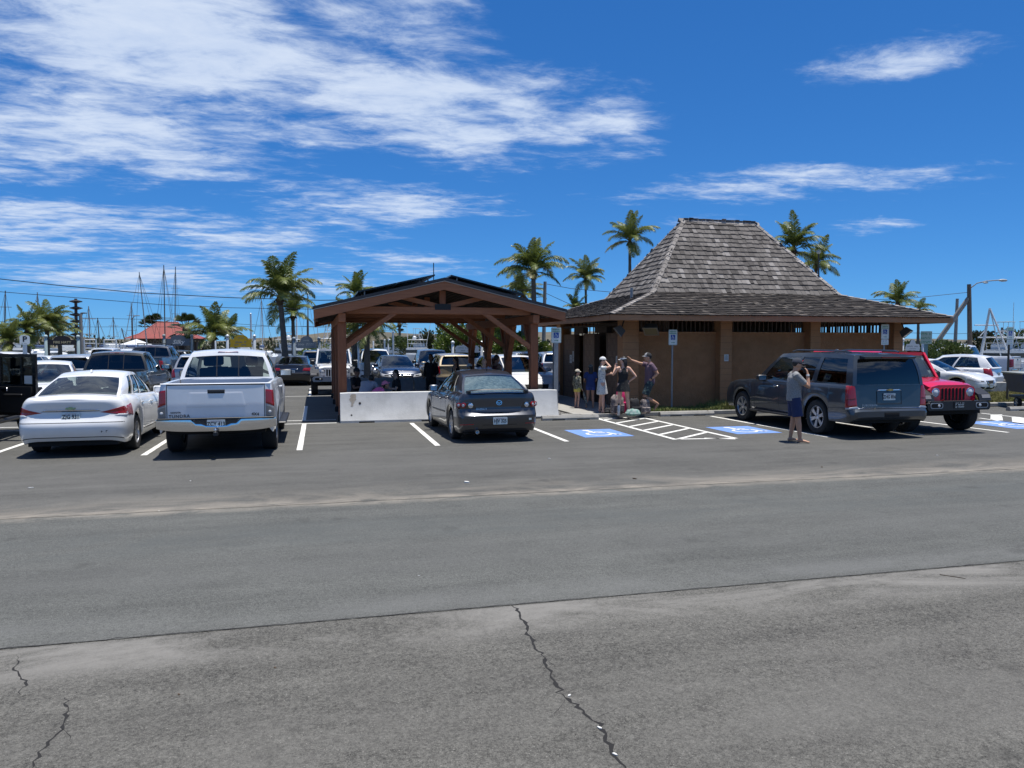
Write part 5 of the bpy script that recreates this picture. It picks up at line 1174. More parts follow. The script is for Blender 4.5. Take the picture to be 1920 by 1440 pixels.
    MB().beam((-.64, 1.96, 1.80), (.64, 1.96, 1.80), .09, .09).build('windshield_header', pm, o); MB().beam((-.7, 2.37, 1.205), (.7, 2.37, 1.205), .07, .07).build('cowl', pm, o)
    MB().add([(-.665, 2.345, 1.24), (.665, 2.345, 1.24), (.60, 2.0, 1.775), (-.60, 2.0, 1.775)], [(0, 1, 2, 3)]).build('windshield', G_CLR, o)
    for sg in (-.25, .25): MB().tube([(sg+.25, 2.40, 1.245), (sg-.2, 2.35, 1.27)], .008, 6).build('wiper', m_trim, o)
    if shade: MB().add([(-.6, 2.27, 1.25), (.6, 2.27, 1.25), (.55, 1.99, 1.70), (-.55, 1.99, 1.70)], [(0, 1, 2, 3)]).build('sun_shade', mat('sun_shade', (.40, .50, .47), .4, c2=(.22, .32, .31), scale=5, bump=.6, bscale=9), o)
    # roof
    A = []
    for i in range(7):
        y = lerp(1.98, -.60, i/6); A.append([(-.69 if i else -.64, y, 1.22+.60), (-.66, y, 1.855-.01*(i == 0)), (-.55, y, 1.875), (0, y, 1.885), (.55, y, 1.875), (.66, y, 1.855-.01*(i == 0)), (.69 if i else .64, y, 1.82)])
    MB().grid(A).build('roof', roofm, o, smooth=40)
    cols = [(-.62, -.50), (.42, .52), (1.36, 1.46)]
    for sg in (-1, 1):
        if doors_open and sg > 0: posts = [(-.60, -.45), (1.44, 1.54)]
        else: posts = [(-.60, -.45), (.42, .52), (1.38, 1.48)]
        for a, b in posts: MB().add([(sg*.74, a, 1.17), (sg*.74, b, 1.17), (sg*.68, b, 1.83), (sg*.68, a, 1.83), (sg*.70, a, 1.17), (sg*.70, b, 1.17), (sg*.64, b, 1.83), (sg*.64, a, 1.83)], [(0, 1, 2, 3), (4, 7, 6, 5), (0, 4, 5, 1), (1, 5, 6, 2), (2, 6, 7, 3), (3, 7, 4, 0)]).build('roof_post', roofm, o)
        for (a, b, a2, b2) in ((-.45, .42, -.45, .42), (.52, 1.38, .52, 1.38), (1.48, 2.28, 1.48, 1.98)):
            if doors_open and sg > 0 and a > -.4 and a < 1.4: continue
            MB().add([(sg*.728, a, 1.19), (sg*.728, b, 1.19), (sg*.672, b2, 1.80), (sg*.672, a2, 1.80)], [(0, 1, 2, 3)]).build('side_window', G_MID, o)
    MB().add([(-.66, -.605, 1.25), (.66, -.605, 1.25), (.62, -.60, 1.78), (-.62, -.60, 1.78)], [(0, 1, 2, 3)]).build('rear_window', G_MID, o)
    if not doors_open:
        MB().box(-W+.02, W-.02, -.5, 2.28, 1.165, 1.18).build('interior', m_int, o)
        for x in (-.36, .36):
            for y in (.4, 1.35):
                s_ = MB().box(x-.22, x+.22, y-.08, y+.06, 1.17, 1.42, bev=.04).build('seat', m_seat, o, smooth=40); MB().box(x-.12, x+.12, y-.06, y+.03, 1.44, 1.6, bev=.03).build('headrest', m_seat, s_, smooth=40)
    # bumper
    bm_ = bumper or m_trim
    b = MB().add([], []); P_ = [(-.86, .60), (-.82, .55), (.82, .55), (.86, .60), (.86, .70), (.78, .76), (-.78, .76), (-.86, .70)]
    bp = MB().prism(P_, 3.62, 3.78).build('front_bumper', bm_, o)
    for sg in (-1, 1):
        MB().prism([(sg*.62+x, .66+z) for x, z in rounded(.34, .13, .05, 3)], 3.775, 3.79).build('fog_lamp_surround', mat('bumper_silver', (.34, .36, .39), .35, metal=.5), bp)
        MB().prism([(sg*.62+x, .66+z) for x, z in rounded(.30, .095, .04, 3)], 3.785, 3.793).build('fog_lamp_pocket', m_under, bp); MB().lathe([(.035, 0), (.03, .01), (.001, .014)], 12, T(sg*.56, 3.792, .66) @ RX(R(-90))).build('fog_lamp', m_clear, bp)
        MB().tube([(sg*.42, 3.70, .76), (sg*.42, 3.78, .80), (sg*.42, 3.74, .76)], .014, 6).build('tow_hook', m_red if soft is None else m_trim, bp)
    if front_plate: plate(bp, T(0, 3.80, .66) @ RZ(math.pi), plate_txt)
    for yc in (0, wb):
        for sg in (1, -1): add_wheel(o, sg*.79, yc, r, .27, 'truck', steer if yc else 0)
    MB().tube([(-.7, 0, .41), (.7, 0, .41)], .06).build('axle', m_under, o); MB().tube([(-.7, wb, .41), (.7, wb, .41)], .06).build('axle', m_under, o)
    if doors_open:
        d = bpy.data.objects.new('rear_door', None)
        fr = [(0, .54), (.62, .54), (.80, .78), (.86, 1.17), (.86, 1.80), (.82, 1.84), (.0, 1.84)]; inn = [(.08, 1.20), (.79, 1.20), (.79, 1.76), (.08, 1.76)]
        mb = MB().prism([(0, .54), (.60, .54), (.78, .76), (.88, 1.02), (.88, 1.19), (0, 1.19)], -.035, .035, 'y'); door = mb.build('rear_door', pm, o, M=T(W+.02, 1.50, 0) @ RZ(R(-22)))
        mb = MB().box(0, .07, -.03, .03, 1.19, 1.84).box(.80, .88, -.03, .03, 1.19, 1.84).box(.07, .80, -.03, .03, 1.77, 1.84).box(.52, .56, -.025, .025, 1.19, 1.77); mb.build('window_frame', pm, door)
        MB().box(.07, .80, -.006, .006, 1.19, 1.77).build('window', glass('glass_door', (.20, .22, .22), .03), door)
        MB().prism([(.05, .60), (.57, .60), (.72, .78), (.80, 1.03), (.80, 1.15), (.05, 1.15)], -.075, -.036, 'y').build('door_lining', m_under, door)
        MB().box(.2, .62, -.13, -.076, .96, 1.0, bev=.012).build('armrest', m_trim, door); MB().box(.12, .26, -.10, -.076, 1.05, 1.13, bev=.01).build('inner_handle', m_chrome, door)
        MB().box(.60, .78, -.012, -.0065, 1.21, 1.38).build('sticker', m_paper, door)
        MB().tube([(W+.12, .4, .43), (W+.12, 2.5, .43)], .05, 10).build('side_step', m_trim, o)
    return o
P_red = paint('paint_red', (.62, .006, .040), 0., .28); P_blk = paint('paint_black', (.012, .012, .013), 0., .25); P_dgry = paint('paint_dark_grey', (.05, .05, .052), .5, .35)
def heading(vx, vy): return math.atan2(-vx, vy)
# red one nose toward the lane
rj = offroad('red off road car with seven slot grille parked nose out beside the grey car', (14.12, 18.12, 0), R(180), P_red, shade=True, steer=0.)
bp_ = [q for q in rj.children if q.name.startswith('front_bumper')][0]
q = MB().box(-.15, .15, 3.79, 3.798, .60, .74).build('dealer_plate', m_trim, bp_)
for z_, n_, h_, sd in ((.715, 8, .022, 1), (.675, 7, .035, 2), (.625, 9, .04, 3)):
    r_ = print_row(q, m_swhite, 0, 0, 0, .24, h_, n_, sd); r_.matrix_local = T(0, 3.7985, z_) @ RZ(math.pi)
offroad('white off road car facing the shelter from the row behind', (.72, 35.2, 0), R(180), P_white, fender=m_trim, front_plate=True, bumper=mat('bumper_silver', (.34, .36, .39), .35, metal=.5))
offroad('black off road car with its rear passenger door swung open', (-7.28, 17.05, 0), R(0), P_blk, doors_open=True, soft=m_trim)

# ---------------------------------------------------------------- other parked cars
def simple(kind, label, loc, rz, pm, front=None, rear=None, group=None, name=None, plate_txt='', **kw):
    if kind == 'sedan':
        S = dict(wb=2.8, ro=1.05, fo=.95, w=1.84, r=.33, tw=.22, sillz=.2, rbot=.28, fbot=.22, cd=.4, cdf=.45, crown=.03, wheel='five', top=[(-1.05, 1.0), (-.7, 1.04), (.3, 1.02), (1.6, .97), (2.3, .95), (2.9, .90), (3.75, .72)], front=[(0, .1), (.25, 0), (.6, .0), (.85, .06), (1, .2)])
        G = dict(yb0=-.65, yb1=2.4, yr0=.25, yr1=1.45, zr=1.44, wb=.80, wr=.60, sag=.055, br=.1, bf=.14, cols=[(0, 0, 0), (.18, .2, 0), (.52, .58, True), (.55, .61, 0), (.9, .93, True), (1, 1, 0)], t0=.05, t1=.88, sh=.75)
    elif kind == 'hatch':
        S = dict(wb=2.68, ro=.85, fo=.90, w=1.80, r=.325, tw=.21, sillz=.2, rbot=.30, fbot=.22, cd=.35, cdf=.5, crown=.03, wheel='five', top=[(-.85, 1.02), (.3, 1.02), (1.7, .98), (2.2, .97), (2.8, .90), (3.58, .70)], front=[(0, .1), (.25, 0), (.6, .0), (.85, .08), (1, .24)])
        G = dict(yb0=-.72, yb1=2.4, yr0=-.35, yr1=1.25, zr=1.52, wb=.79, wr=.60, sag=.07, br=.1, bf=.15, cols=[(0, 0, 0), (.14, .16, 0), (.48, .52, True), (.51, .55, 0), (.88, .92, True), (1, 1, 0)], t0=.05, t1=.88, sh=.8)
    elif kind == 'suv':
        S = dict(wb=2.75, ro=.92, fo=.92, w=1.88, r=.36, tw=.24, sillz=.28, rbot=.38, fbot=.3, cd=.3, cdf=.42, crown=.03, wheel='five', top=[(-.92, 1.12), (1.8, 1.1), (2.3, 1.08), (2.8, 1.04), (3.67, .88)], rear=[(0, .1), (.2, 0), (.42, 0), (.48, .06), (1, .1)], front=[(0, .1), (.25, 0), (.7, .02), (1, .16)])
        G = dict(yb0=-.80, yb1=2.38, yr0=-.50, yr1=1.45, zr=1.63, wb=.84, wr=.66, sag=.06, br=.07, bf=.15, glass=G_DARK, cols=[(0, 0, 0), (.08, .09, 0), (.25, .27, G_DARK), (.29, .31, 0), (.56, .58, G_DARK), (.59, .61, 0), (.91, .93, G_MID), (1, 1, 0)], t0=.05, t1=.88, gr=G_DARK, sh=1.2)
    elif kind == 'van':
        S = dict(wb=3.03, ro=1.05, fo=1.0, w=1.98, r=.335, tw=.22, sillz=.2, rbot=.3, fbot=.22, cd=.25, cdf=.5, crown=.03, wheel='five', top=[(-1.05, 1.1), (2.2, 1.06), (2.9, 1.02), (3.3, .95), (4.03, .74)], front=[(0, .12), (.25, 0), (.6, .02), (.85, .1), (1, .3)])
        G = dict(yb0=-.98, yb1=3.0, yr0=-.8, yr1=1.75, zr=1.74, wb=.88, wr=.70, sag=.05, br=.06, bf=.18, glass=G_DARK, cols=[(0, 0, 0), (.05, .06, 0), (.30, .32, G_DARK), (.33, .35, 0), (.62, .64, G_DARK), (.65, .67, 0), (.92, .94, G_MID), (1, 1, 0)], t0=.05, t1=.88, gr=G_DARK, sh=1.2)
    S.update(kw.get('S', {})); G.update(kw.get('G', {}))
    c = Car(name or {'sedan': 'sedan', 'hatch': 'hatchback', 'suv': 'sport_utility_vehicle', 'van': 'minivan'}[kind], label, loc, rz, S, pm, 'van' if kind == 'van' else 'car', group); c.cabin(G)
    h = S['w']/2
    if front:
        gm = m_chrome if front == 'chrome' else m_under
        for sg in (-1, 1):
            l = c.patch('f', [(sg*h*.52, .62), (sg*h*1.08, .70), (sg*h*1.08, .88), (sg*h*.56, .80)], 'headlight', m_clear, off=.01); c.patch('f', [(sg*h*.62, .68), (sg*h*.84, .70), (sg*h*.84, .80), (sg*h*.62, .78)], 'headlight_core', m_under, off=.014, parent=l)
            c.patch('f', [(sg*h*.58, .16), (sg*h*.88, .16), (sg*h*.86, .34), (sg*h*.62, .30)], 'fog_pocket', m_under, off=.006)
        c.patch('f', [(-h*.40, .50), (h*.40, .50), (h*.46, .78), (-h*.46, .78)], 'grille', m_under, off=.008)
        if front == 'chrome':
            for t in (.52, .64, .74): c.patch('f', [(-h*.42, t), (h*.42, t), (h*.43, t+.025), (-h*.43, t+.025)], 'grille_bar', m_chrome, off=.016)
        if front == 'wing':
            for sg in (-1, 1): c.patch('f', [(0, .70), (sg*h*.5, .735), (sg*h*.52, .77), (0, .76)], 'chrome_wing', m_chrome, off=.02)
            p = c.front_pt(0, .76, .03); MB().ball(p, .06, .02, .07).build('badge', m_chrome, c.o)
        if front == 'vee':
            for sg in (-1, 1): c.patch('f', [(sg*h*.16, .36), (sg*h*.22, .34), (sg*h*.44, .80), (sg*h*.38, .80)], 'grille_vee', m_chrome, off=.018)
            c.patch('f', [(-h*.2, .34), (h*.2, .34), (h*.36, .52), (-h*.36, .52)], 'grille_lower', m_under, off=.008)
        c.patch('f', [(-h*.5, .10), (h*.5, .10), (h*.46, .28), (-h*.46, .28)], 'air_intake', m_under, off=.006)
        p = c.front_pt(0, .38, .02); plate(c.o, T(0, p.y, p.z) @ RZ(math.pi), plate_txt)
    if rear:
        for sg in (-1, 1):
            if kind in ('suv', 'van', 'hatch') : c.patch('r', [(sg*h*.80, .56), (sg*h*1.06, .56), (sg*h*1.04, .98), (sg*h*.84, .98)], 'tail_lamp', m_red, off=.012)
            else: c.patch('r', [(sg*h*.55, .64), (sg*h*1.08, .62), (sg*h*1.06, .82), (sg*h*.62, .82)], 'tail_lamp', m_red, off=.01)
        p = c.rear_pt(0, .62 if kind != 'sedan' else .58, .02); plate(c.o, T(0, p.y, p.z), plate_txt)
        c.patch('r', [(-h*.3, .74), (h*.3, .74), (h*.3, .77), (-h*.3, .77)], 'trunk_chrome', m_chrome, off=.014); c.patch('r', [(-h*.92, .46), (h*.92, .46), (h*.92, .475), (-h*.92, .475)], 'bumper_seam', m_under, off=.003)
    yb = (G['yb0']+G['yb1'])/2; c.seams([(G['yb1']-.25, 0), (yb+.15, 0), (.4, .1)]); c.handles((yb+.4, yb-.6), .82); c.mirrors(G['yb1']-.45, c.ztop(G['yb1']-.4)-.01, pm, .2)
    if rear and kind == 'suv':
        q = c.cpt(0, .95); MB().box(-.55, .55, q.y-.14, q.y+.1, q.z+.0, q.z+.04, bev=.012).build('roof_spoiler', pm, c.o)
    return c
P_silver = paint('paint_silver', (.40, .41, .42), .6, .3); P_tan = paint('paint_tan', (.30, .24, .15), .35, .32); P_navy = paint('paint_navy', (.014, .022, .045), .3, .22); P_olive = paint('paint_olive_grey', (.055, .053, .043), .5, .35); P_steel = paint('paint_steel_grey', (.10, .105, .115), .6, .32)
def at_px(x, D): p = atd(x, 645, D); return (p.x, p.y, 0)
FACE, AWAY = R(180), 0.
c = pickup('pickup_truck', 'olive grey pickup truck parked ahead of the white sedan', (*at_px(203, 25.4)[:2], 0), R(0), P_olive, plate_txt='', zrail=1.25, zroof=1.80, chrome_bumper=False, glass_r=G_DARK, tail='low')
p = c.rear_pt(-.0, .80, .02); bd = MB()
for k in range(20):
    a, b = R(18*k), R(18*(k+1)); bd.prism([(.10*math.cos(a), .10*math.sin(a)), (.10*math.cos(b), .10*math.sin(b)), (.078*math.cos(b), .078*math.sin(b)), (.078*math.cos(a), .078*math.sin(a))], -.008, .004)
bd.prism([(-.12, -.022), (.12, -.022), (.12, .022), (-.12, .022)], -.011, .002); bd.build('badge', m_alloy, c.o, M=T(0, p.y, p.z)); c.patch('r', [(-.26, .48), (.26, .48), (.26, .96), (-.26, .96)], 'tailgate_panel', P_dgry, off=.010)
c = pickup('pickup_truck', 'steel grey lifted pickup truck with a roof rack beyond the olive pickup', (*at_px(272, 38)[:2], 0), R(-3), P_steel, r=.46, zrail=1.46, zroof=1.97, chrome_bumper=False, glass_r=G_DARK, tail='low')
mb = MB()
for x in (-.6, .6): mb.tube([(x, 1.1, 2.07), (x, 2.3, 2.07)], .025, 6)
for y in (1.1, 1.7, 2.3): mb.tube([(-.62, y, 2.07), (.62, y, 2.07)], .022, 6)
for x in (-.6, .6):
    for y in (1.15, 2.25): mb.tube([(x, y, 1.95), (x, y, 2.07)], .02, 6)
mb.build('roof_rack', m_trim, c.o)
simple('hatch', 'white hatchback facing the lane behind the open car door', (*at_px(92, 27.6)[:2], 0), FACE+R(14), P_white, front='plain')
simple('suv', 'silver utility vehicle tail just showing behind the olive pickup', (*at_px(136, 33)[:2], 0), R(4), P_silver, rear=True)
simple('suv', 'white utility vehicle roof showing over the open car door', (*at_px(24, 34)[:2], 0), R(0), P_white, rear=True)
simple('hatch', 'second white hatchback half hidden behind the hatchback facing the lane', (*at_px(80, 38)[:2], 0), R(20), P_white2, rear=True)
simple('suv', 'silver utility vehicle with a dark rear window just left of the white pickup cab'.replace('just left of', 'seen beside'), (*at_px(372, 32.5)[:2], 0), R(2), P_silver, rear=True)
simple('sedan', 'black sedan with its tail to the shelter beside the white off road car', (*at_px(550, 40)[:2], 0), R(-4), P_blk, rear=True)
simple('sedan', 'dark blue sedan with a chrome winged grille facing the shelter', (*at_px(733, 37.5)[:2], 0), FACE+R(2), P_navy, front='wing', S=dict(top=[(-1.05, 1.05), (-.7, 1.08), (.3, 1.06), (1.6, 1.03), (2.3, 1.02), (2.9, .98), (3.75, .84)]), G=dict(zr=1.5))
simple('suv', 'black utility vehicle facing the shelter behind the dark blue sedan', (*at_px(806, 41)[:2], 0), FACE+R(-3), P_blk, front='chrome', G=dict(zr=1.74))
simple('suv', 'tan utility vehicle with a dark rear window beyond the shelter', (*at_px(850, 34)[:2], 0), R(3), P_tan, rear=True, G=dict(zr=1.60))
simple('van', 'white minivan facing the shelter beyond the right hand posts'.replace('right hand ', 'shelter '), (*at_px(940, 30.8)[:2], 0), FACE+R(5), P_white, front='plain', G=dict(zr=1.61))
simple('suv', 'silver utility vehicle with its tail to the white minivan', (*at_px(985, 41)[:2], 0), R(0), P_silver, rear=True)
simple('suv', 'pale silver utility vehicle beside the restroom wall', (*at_px(1040, 39)[:2], 0), R(-4), P_silver, rear=True)
c = simple('sedan', 'white sedan with a vee shaped grille beyond the red car', (0, 0, 0), heading(.42, -.91), P_white, front='vee', G=dict(zr=1.42)); q = gnd(1850, 742); c.o.location = (q.x-3.6*.42, q.y+3.6*.91, 0)
c = simple('hatch', 'white hatchback with red tail lamps beyond the white sedan', (0, 0, 0), heading(-.50, .87), P_white, rear=True, G=dict(zr=1.56)); c.o.location = at_px(1836, 39.5)
c = pickup('pickup_truck', 'white crew cab pickup truck side on at the harbour edge', (*at_px(1862, 50)[:2], 0), heading(-.52, .85), P_white2, zrail=1.36, zroof=1.98, tail='low', glass_r=G_DARK, plate_txt='')
# farther rows of cars, seen between the nearer ones
far = [('suv', 22, 47, 0, 'P_white', 'white utility vehicle beyond the fan of low palms'), ('suv', 330, 52, 1, 'P_steel', 'dark grey utility vehicle near the yellow hydrant'), ('hatch', 350, 62, 1, 'P_silver', 'silver hatchback in front of the red roofed pavilion'), ('van', 196, 63, 1, 'P_white', 'white van parked near the rope rack frames'), ('suv', 238, 66, 1, 'P_white', 'white utility vehicle in front of the scrubby hill'), ('van', 700, 46, 0, 'P_white', 'white minivan behind the shelter palm'), ('hatch', 640, 52, 0, 'P_silver', 'silver hatchback behind the white off road car'), ('suv', 900, 50, 1, 'P_white', 'white utility vehicle below the white harbour sign'), ('suv', 590, 50, 1, 'P_dgry', 'dark grey utility vehicle by the grey boat sign'), ('suv', 420, 46, 0, 'P_dgry', 'dark grey utility vehicle over the white pickup bed')]
for k, x, D, f, pm, lb in far: simple(k, lb, at_px(x, D), (0 if f else FACE)+R(random.uniform(-6, 6)), globals()[pm], front=None if f else 'plain', rear=bool(f))
# ================================================================== people
SKIN1 = mat('skin_tan', (.46, .245, .15), .55, var=.06, scale=9); SKIN2 = mat('skin_fair', (.60, .35, .245), .55, var=.06, scale=9); SKIN3 = mat('skin_brown', (.22, .11, .065), .55, var=.06, scale=9)
HAIR_D = mat('hair_dark', (.014, .010, .008), .55, var=.3, scale=30); HAIR_G = mat('hair_grey', (.20, .18, .16), .6, var=.2, scale=30)
def cloth(name, c, c2=None, scale=8., lo=.45, hi=.55): return mat(name, c, .9, c2=c2, scale=scale, lo=lo, hi=hi, bump=.35, bscale=22) if c2 else mat(name, c, .9, var=.08, scale=5, bump=.35, bscale=18)
def remesh(mb, name, voxel, ratio, m, parent, smooth_it=3):
    me = mb.mesh(name, None, True); o = bpy.data.objects.new('tmp', me); col.objects.link(o)
    r = o.modifiers.new('r', 'REMESH'); r.mode = 'VOXEL'; r.voxel_size = voxel
    s = o.modifiers.new('s', 'SMOOTH'); s.factor = .5; s.iterations = smooth_it
    if ratio < 1: d = o.modifiers.new('d', 'DECIMATE'); d.ratio = ratio
    dg = bpy.context.evaluated_depsgraph_get(); me2 = bpy.data.meshes.new_from_object(o.evaluated_get(dg)); bpy.data.objects.remove(o); bpy.data.meshes.remove(me)
    me2.polygons.foreach_set('use_smooth', [True]*len(me2.polygons)); me2.materials.clear(); me2.materials.append(m); me2.name = name; return link(name, me2, parent)
V = Vector
def hand(mb, wrist, d, palm_n, side, s, curl=.35):
    """palm plus five fingers; d: pointing direction, palm_n: palm normal, side: +1 thumb to the d x n side"""
    d = V(d).normalized(); n = V(palm_n); n = (n-d*n.dot(d)).normalized(); x = d.cross(n)*side
    mb.tube([wrist-d*.01*s, wrist+d*.035*s, wrist+d*.085*s], [.026*s, .038*s, .038*s], 8, flat=[.8, .5, .45], up=x)
    for k, (off, ln) in enumerate(((.028, .066), (.010, .076), (-.009, .070), (-.026, .054))):
        b = wrist+d*.078*s+x*off*s; pts = [b]; a = curl*.4; q = b
        for sg in range(3): a += curl*(.5+.25*sg); q = q+(d*math.cos(a)+n*math.sin(a))*ln*s*(.45, .32, .26)[sg]; pts.append(q)
        mb.tube(pts, [.0095*s, .0092*s, .0085*s, .0068*s], 6)
    b = wrist+d*.02*s+x*.03*s; t1 = b+(d*.6+x*.7+n*.25).normalized()*.04*s; t2 = t1+(d*.85+x*.3+n*.4).normalized()*.035*s
    mb.tube([b, t1, t2], [.014*s, .0115*s, .0085*s], 6)
def foot(mb, ankle, d, s, toe=0.):
    d = V(d).normalized(); x = V((d.y, -d.x, 0)).normalized(); z = ankle.z
    base = V((ankle.x, ankle.y, ankle.z-.075*s)) if not toe else ankle-V((0, 0, .075*s))
    up = V((0, 0, 1)); 
    if toe: d = (d*math.cos(toe)-up*math.sin(toe)).normalized()
    h = base-d*.055*s+up*.03*s; mb.tube([h, base+up*.04*s, base+d*.09*s+up*.03*s, base+d*.15*s+up*.02*s, base+d*.185*s+up*.015*s], [.03*s, .038*s, .038*s, .044*s, .03*s], 8, flat=[1, 1., .75, .42, .4], up=x)
    for k in range(5): 
        o = (-.032+.016*k)*s; b = base+d*(.165-.006*abs(k-1))*s+x*o+up*.014*s; mb.tube([b, b+d*.03*s-up*.002*s], [.011*s, .009*s], 6)
def ell_tube(mb, pts, rx, ry, n=14, up=(1, 0, 0)): mb.tube(pts, rx, n, flat=[b/a for a, b in zip(rx, ry)], up=up)
def person(label, loc, rz, H=1.75, J={}, skin=None, shirt=None, shirt_kind='tee', bottom=None, bottom_kind='shorts', hat=None, hair=None, hairlen=0., head_yaw=0., head_pitch=0., hold=None, child=False, hands=True, group=None, beard=None, glasses=False, shoes=None, decim=.35, width=1., seat=None, straps=False):
    skin = skin or SKIN1; s = H/1.75; o = thing('person', label, 'person', loc, rz, group)
    j = dict(pel=(0, 0, .93), chest=(0, .0, 1.22), neck=(0, -.01, 1.44), head=(0, .02, 1.60), ls=(-.18, -.01, 1.38), rs=(.18, -.01, 1.38), le=(-.24, -.03, 1.10), re=(.24, -.03, 1.10), lw=(-.25, .06, .86), rw=(.25, .06, .86), lh=(-.09, 0, .90), rh=(.09, 0, .90), lk=(-.10, .02, .49), rk=(.10, .02, .49), la=(-.105, -.02, .085), ra=(.105, -.02, .085), lf=(0, 1, 0), rf=(0, 1, 0), lhd=None, rhd=None, lhn=None, rhn=None, ltoe=0, rtoe=0)
    j.update(J); P = {k: V(q)*s if isinstance(q, tuple) and k not in ('lf', 'rf', 'lhd', 'rhd', 'lhn', 'rhn') else q for k, q in j.items()}
    w = width*s
    mb = MB()
    pel, ch, nk, hd = P['pel'], P['chest'], P['neck'], P['head']; mid = pel.lerp(ch, .5)
    ax = (P['rs']-P['ls']); ax.z = 0; ax.normalize()
    tor = [pel-V((0, 0, .10*s)), pel, mid, ch, ch.lerp(nk, .55), nk-V((0, 0, .02*s))]
    fem = shirt_kind in ('dress', 'tank_f')
    trx = [.13*w, .165*w, (.128 if fem else .145)*w, (.150 if fem else .165)*w, (.150 if fem else .17)*w, .06*w]; tr_y = [.10*w, .118*w, .095*w, .115*w, .10*w, .055*w]
    ell_tube(mb, tor, trx, tr_y, up=ax)
    mb.tube([nk-V((0, 0, .06*s)), nk.lerp(hd, .55)], [.062*s, .055*s], 10)
    hs = s if not child else s*1.12
    Mh = RZ(head_yaw) @ RX(-head_pitch)
    mb.ball(hd+V((0, 0, .02*hs)), .076*hs, .095*hs, .105*hs, 14, 10, Mh.to_3x3()); mb.ball(hd+Mh.to_3x3() @ V((0, .03, -.055))*hs, .056*hs, .062*hs, .062*hs, 12, 8)
    Mh3 = Mh.to_3x3()
    mb.tube([hd+Mh3 @ V((0, .088, .02))*hs, hd+Mh3 @ V((0, .112, -.022))*hs, hd+Mh3 @ V((0, .085, -.035))*hs], [.010*hs, .015*hs, .012*hs], 6)
    for sg in (-1, 1): mb.ball(hd+Mh3 @ V((sg*.077, -.005, -.005))*hs, .014*hs, .022*hs, .033*hs, 8, 6, Mh3)
    for a in 'lr':
        sh, el, wr = P[a+'s'], P[a+'e'], P[a+'w']
        mb.tube([nk.lerp(sh, .55), sh, sh.lerp(el, .35), sh.lerp(el, .8), el, el.lerp(wr, .35), wr], [q*s*(.85 if fem or child else 1.) for q in (.058, .060, .050, .043, .040, .040, .027)], 10)
        hp, kn, an = P[a+'h'], P[a+'k'], P[a+'a']
        mb.tube([hp+V((0, 0, .05*s)), hp, hp.lerp(kn, .4), kn, kn.lerp(an, .3), kn.lerp(an, .7), an, an-V((0, 0, .04*s))], [q*s*(.92 if child else 1) for q in (.09, .092, .080, .056, .058, .044, .035, .037)], 10)
        foot(mb, an, P[a+'f'], s, P[a+'toe'])
        d = P[a+'hd'] or (wr-el).normalized(); n = P[a+'hn'] or V((0, 1, -.2)); hand(mb, wr, d, n, 1 if a == 'l' else -1, s)
    body = remesh(mb, 'body', .0105, decim, skin, o)
    e = .012*s
    # ---- shirt / dress
    if shirt:
        mb = MB()
        if shirt_kind in ('tee', 'long'):
            k0 = pel-V((0, 0, .07*s))
            ell_tube(mb, [k0, pel, mid, ch, ch.lerp(nk, .55), nk-V((0, 0, .015*s))], [q+e*2.2 for q in (.160*w, .165*w, .150*w, .168*w, .165*w, .062*w)], [q+e*2 for q in (.125*w, .122*w, .112*w, .122*w, .105*w, .058*w)], up=ax)
            for a in 'lr':
                sh, el, wr = P[a+'s'], P[a+'e'], P[a+'w']
                if shirt_kind == 'tee': mb.tube([nk.lerp(sh, .5), sh, sh.lerp(el, .3), sh.lerp(el, .68)], [.068*s, .078*s, .073*s, .070*s], 12)
                else: mb.tube([nk.lerp(sh, .5), sh, sh.lerp(el, .5), el, el.lerp(wr, .5), el.lerp(wr, .95)], [.066*s, .072*s, .062*s, .055*s, .048*s, .042*s], 12)
        elif shirt_kind == 'tank_f':
            ell_tube(mb, [pel-V((0, 0, .06*s)), pel, mid, ch, ch.lerp(nk, .28)], [q+e for q in (.165*w, .165*w, .130*w, .152*w, .148*w)], [q+e for q in (.122*w, .12*w, .098*w, .118*w, .108*w)], up=ax)
            for sg in (-1, 1):
                t = nk+ax*sg*.075*s+V((0, 0, -.015*s)); f_ = V((-ax.y, ax.x, 0))
                mb.tube([ch.lerp(nk, .2)+ax*sg*.055*s-f_*.108*s, ch.lerp(nk, .7)+ax*sg*.07*s-f_*.085*s, t-f_*.01*s, ch.lerp(nk, .6)+ax*sg*.075*s+f_*.10*s, ch.lerp(nk, .1)+ax*sg*.075*s+f_*.115*s], .014*s, 8)
            mb.tube([ch-V((0, 0, .0))-V((-ax.y, ax.x, 0))*.105*s, ch.lerp(nk, .8)-V((-ax.y, ax.x, 0))*.07*s], [.075*s, .035*s], 8, flat=.3, up=ax)
        elif shirt_kind == 'tank':
            ell_tube(mb, [pel-V((0, 0, .06*s)), pel, mid, ch, ch.lerp(nk, .45), ch.lerp(nk, .8)], [q+e*1.4 for q in (.165*w, .165*w, .150*w, .165*w, .14*w, .09*w)], [q+e*1.4 for q in (.125*w, .12*w, .11*w, .12*w, .105*w, .075*w)], up=ax)
        elif shirt_kind == 'dress':
            hem = P['lk'].lerp(P['rk'], .5)+V((0, 0, .09*s))
            ell_tube(mb, [hem, hem.lerp(pel, .5), pel, pel.lerp(ch, .42), ch, ch.lerp(nk, .55), nk-V((0, 0, .02*s))], [.215*w, .20*w, .178*w, .142*w, .163*w, .158*w, .062*w], [.19*w, .165*w, .14*w, .112*w, .128*w, .11*w, .06*w], n=18, up=ax)
            for a in 'lr':
                sh, el = P[a+'s'], P[a+'e']; mb.tube([nk.lerp(sh, .5), sh, sh.lerp(el, .5)], [.060*s, .066*s, .062*s], 12)
        remesh(mb, 'shirt' if shirt_kind != 'dress' else 'dress', .0125, decim, shirt, o, 2)
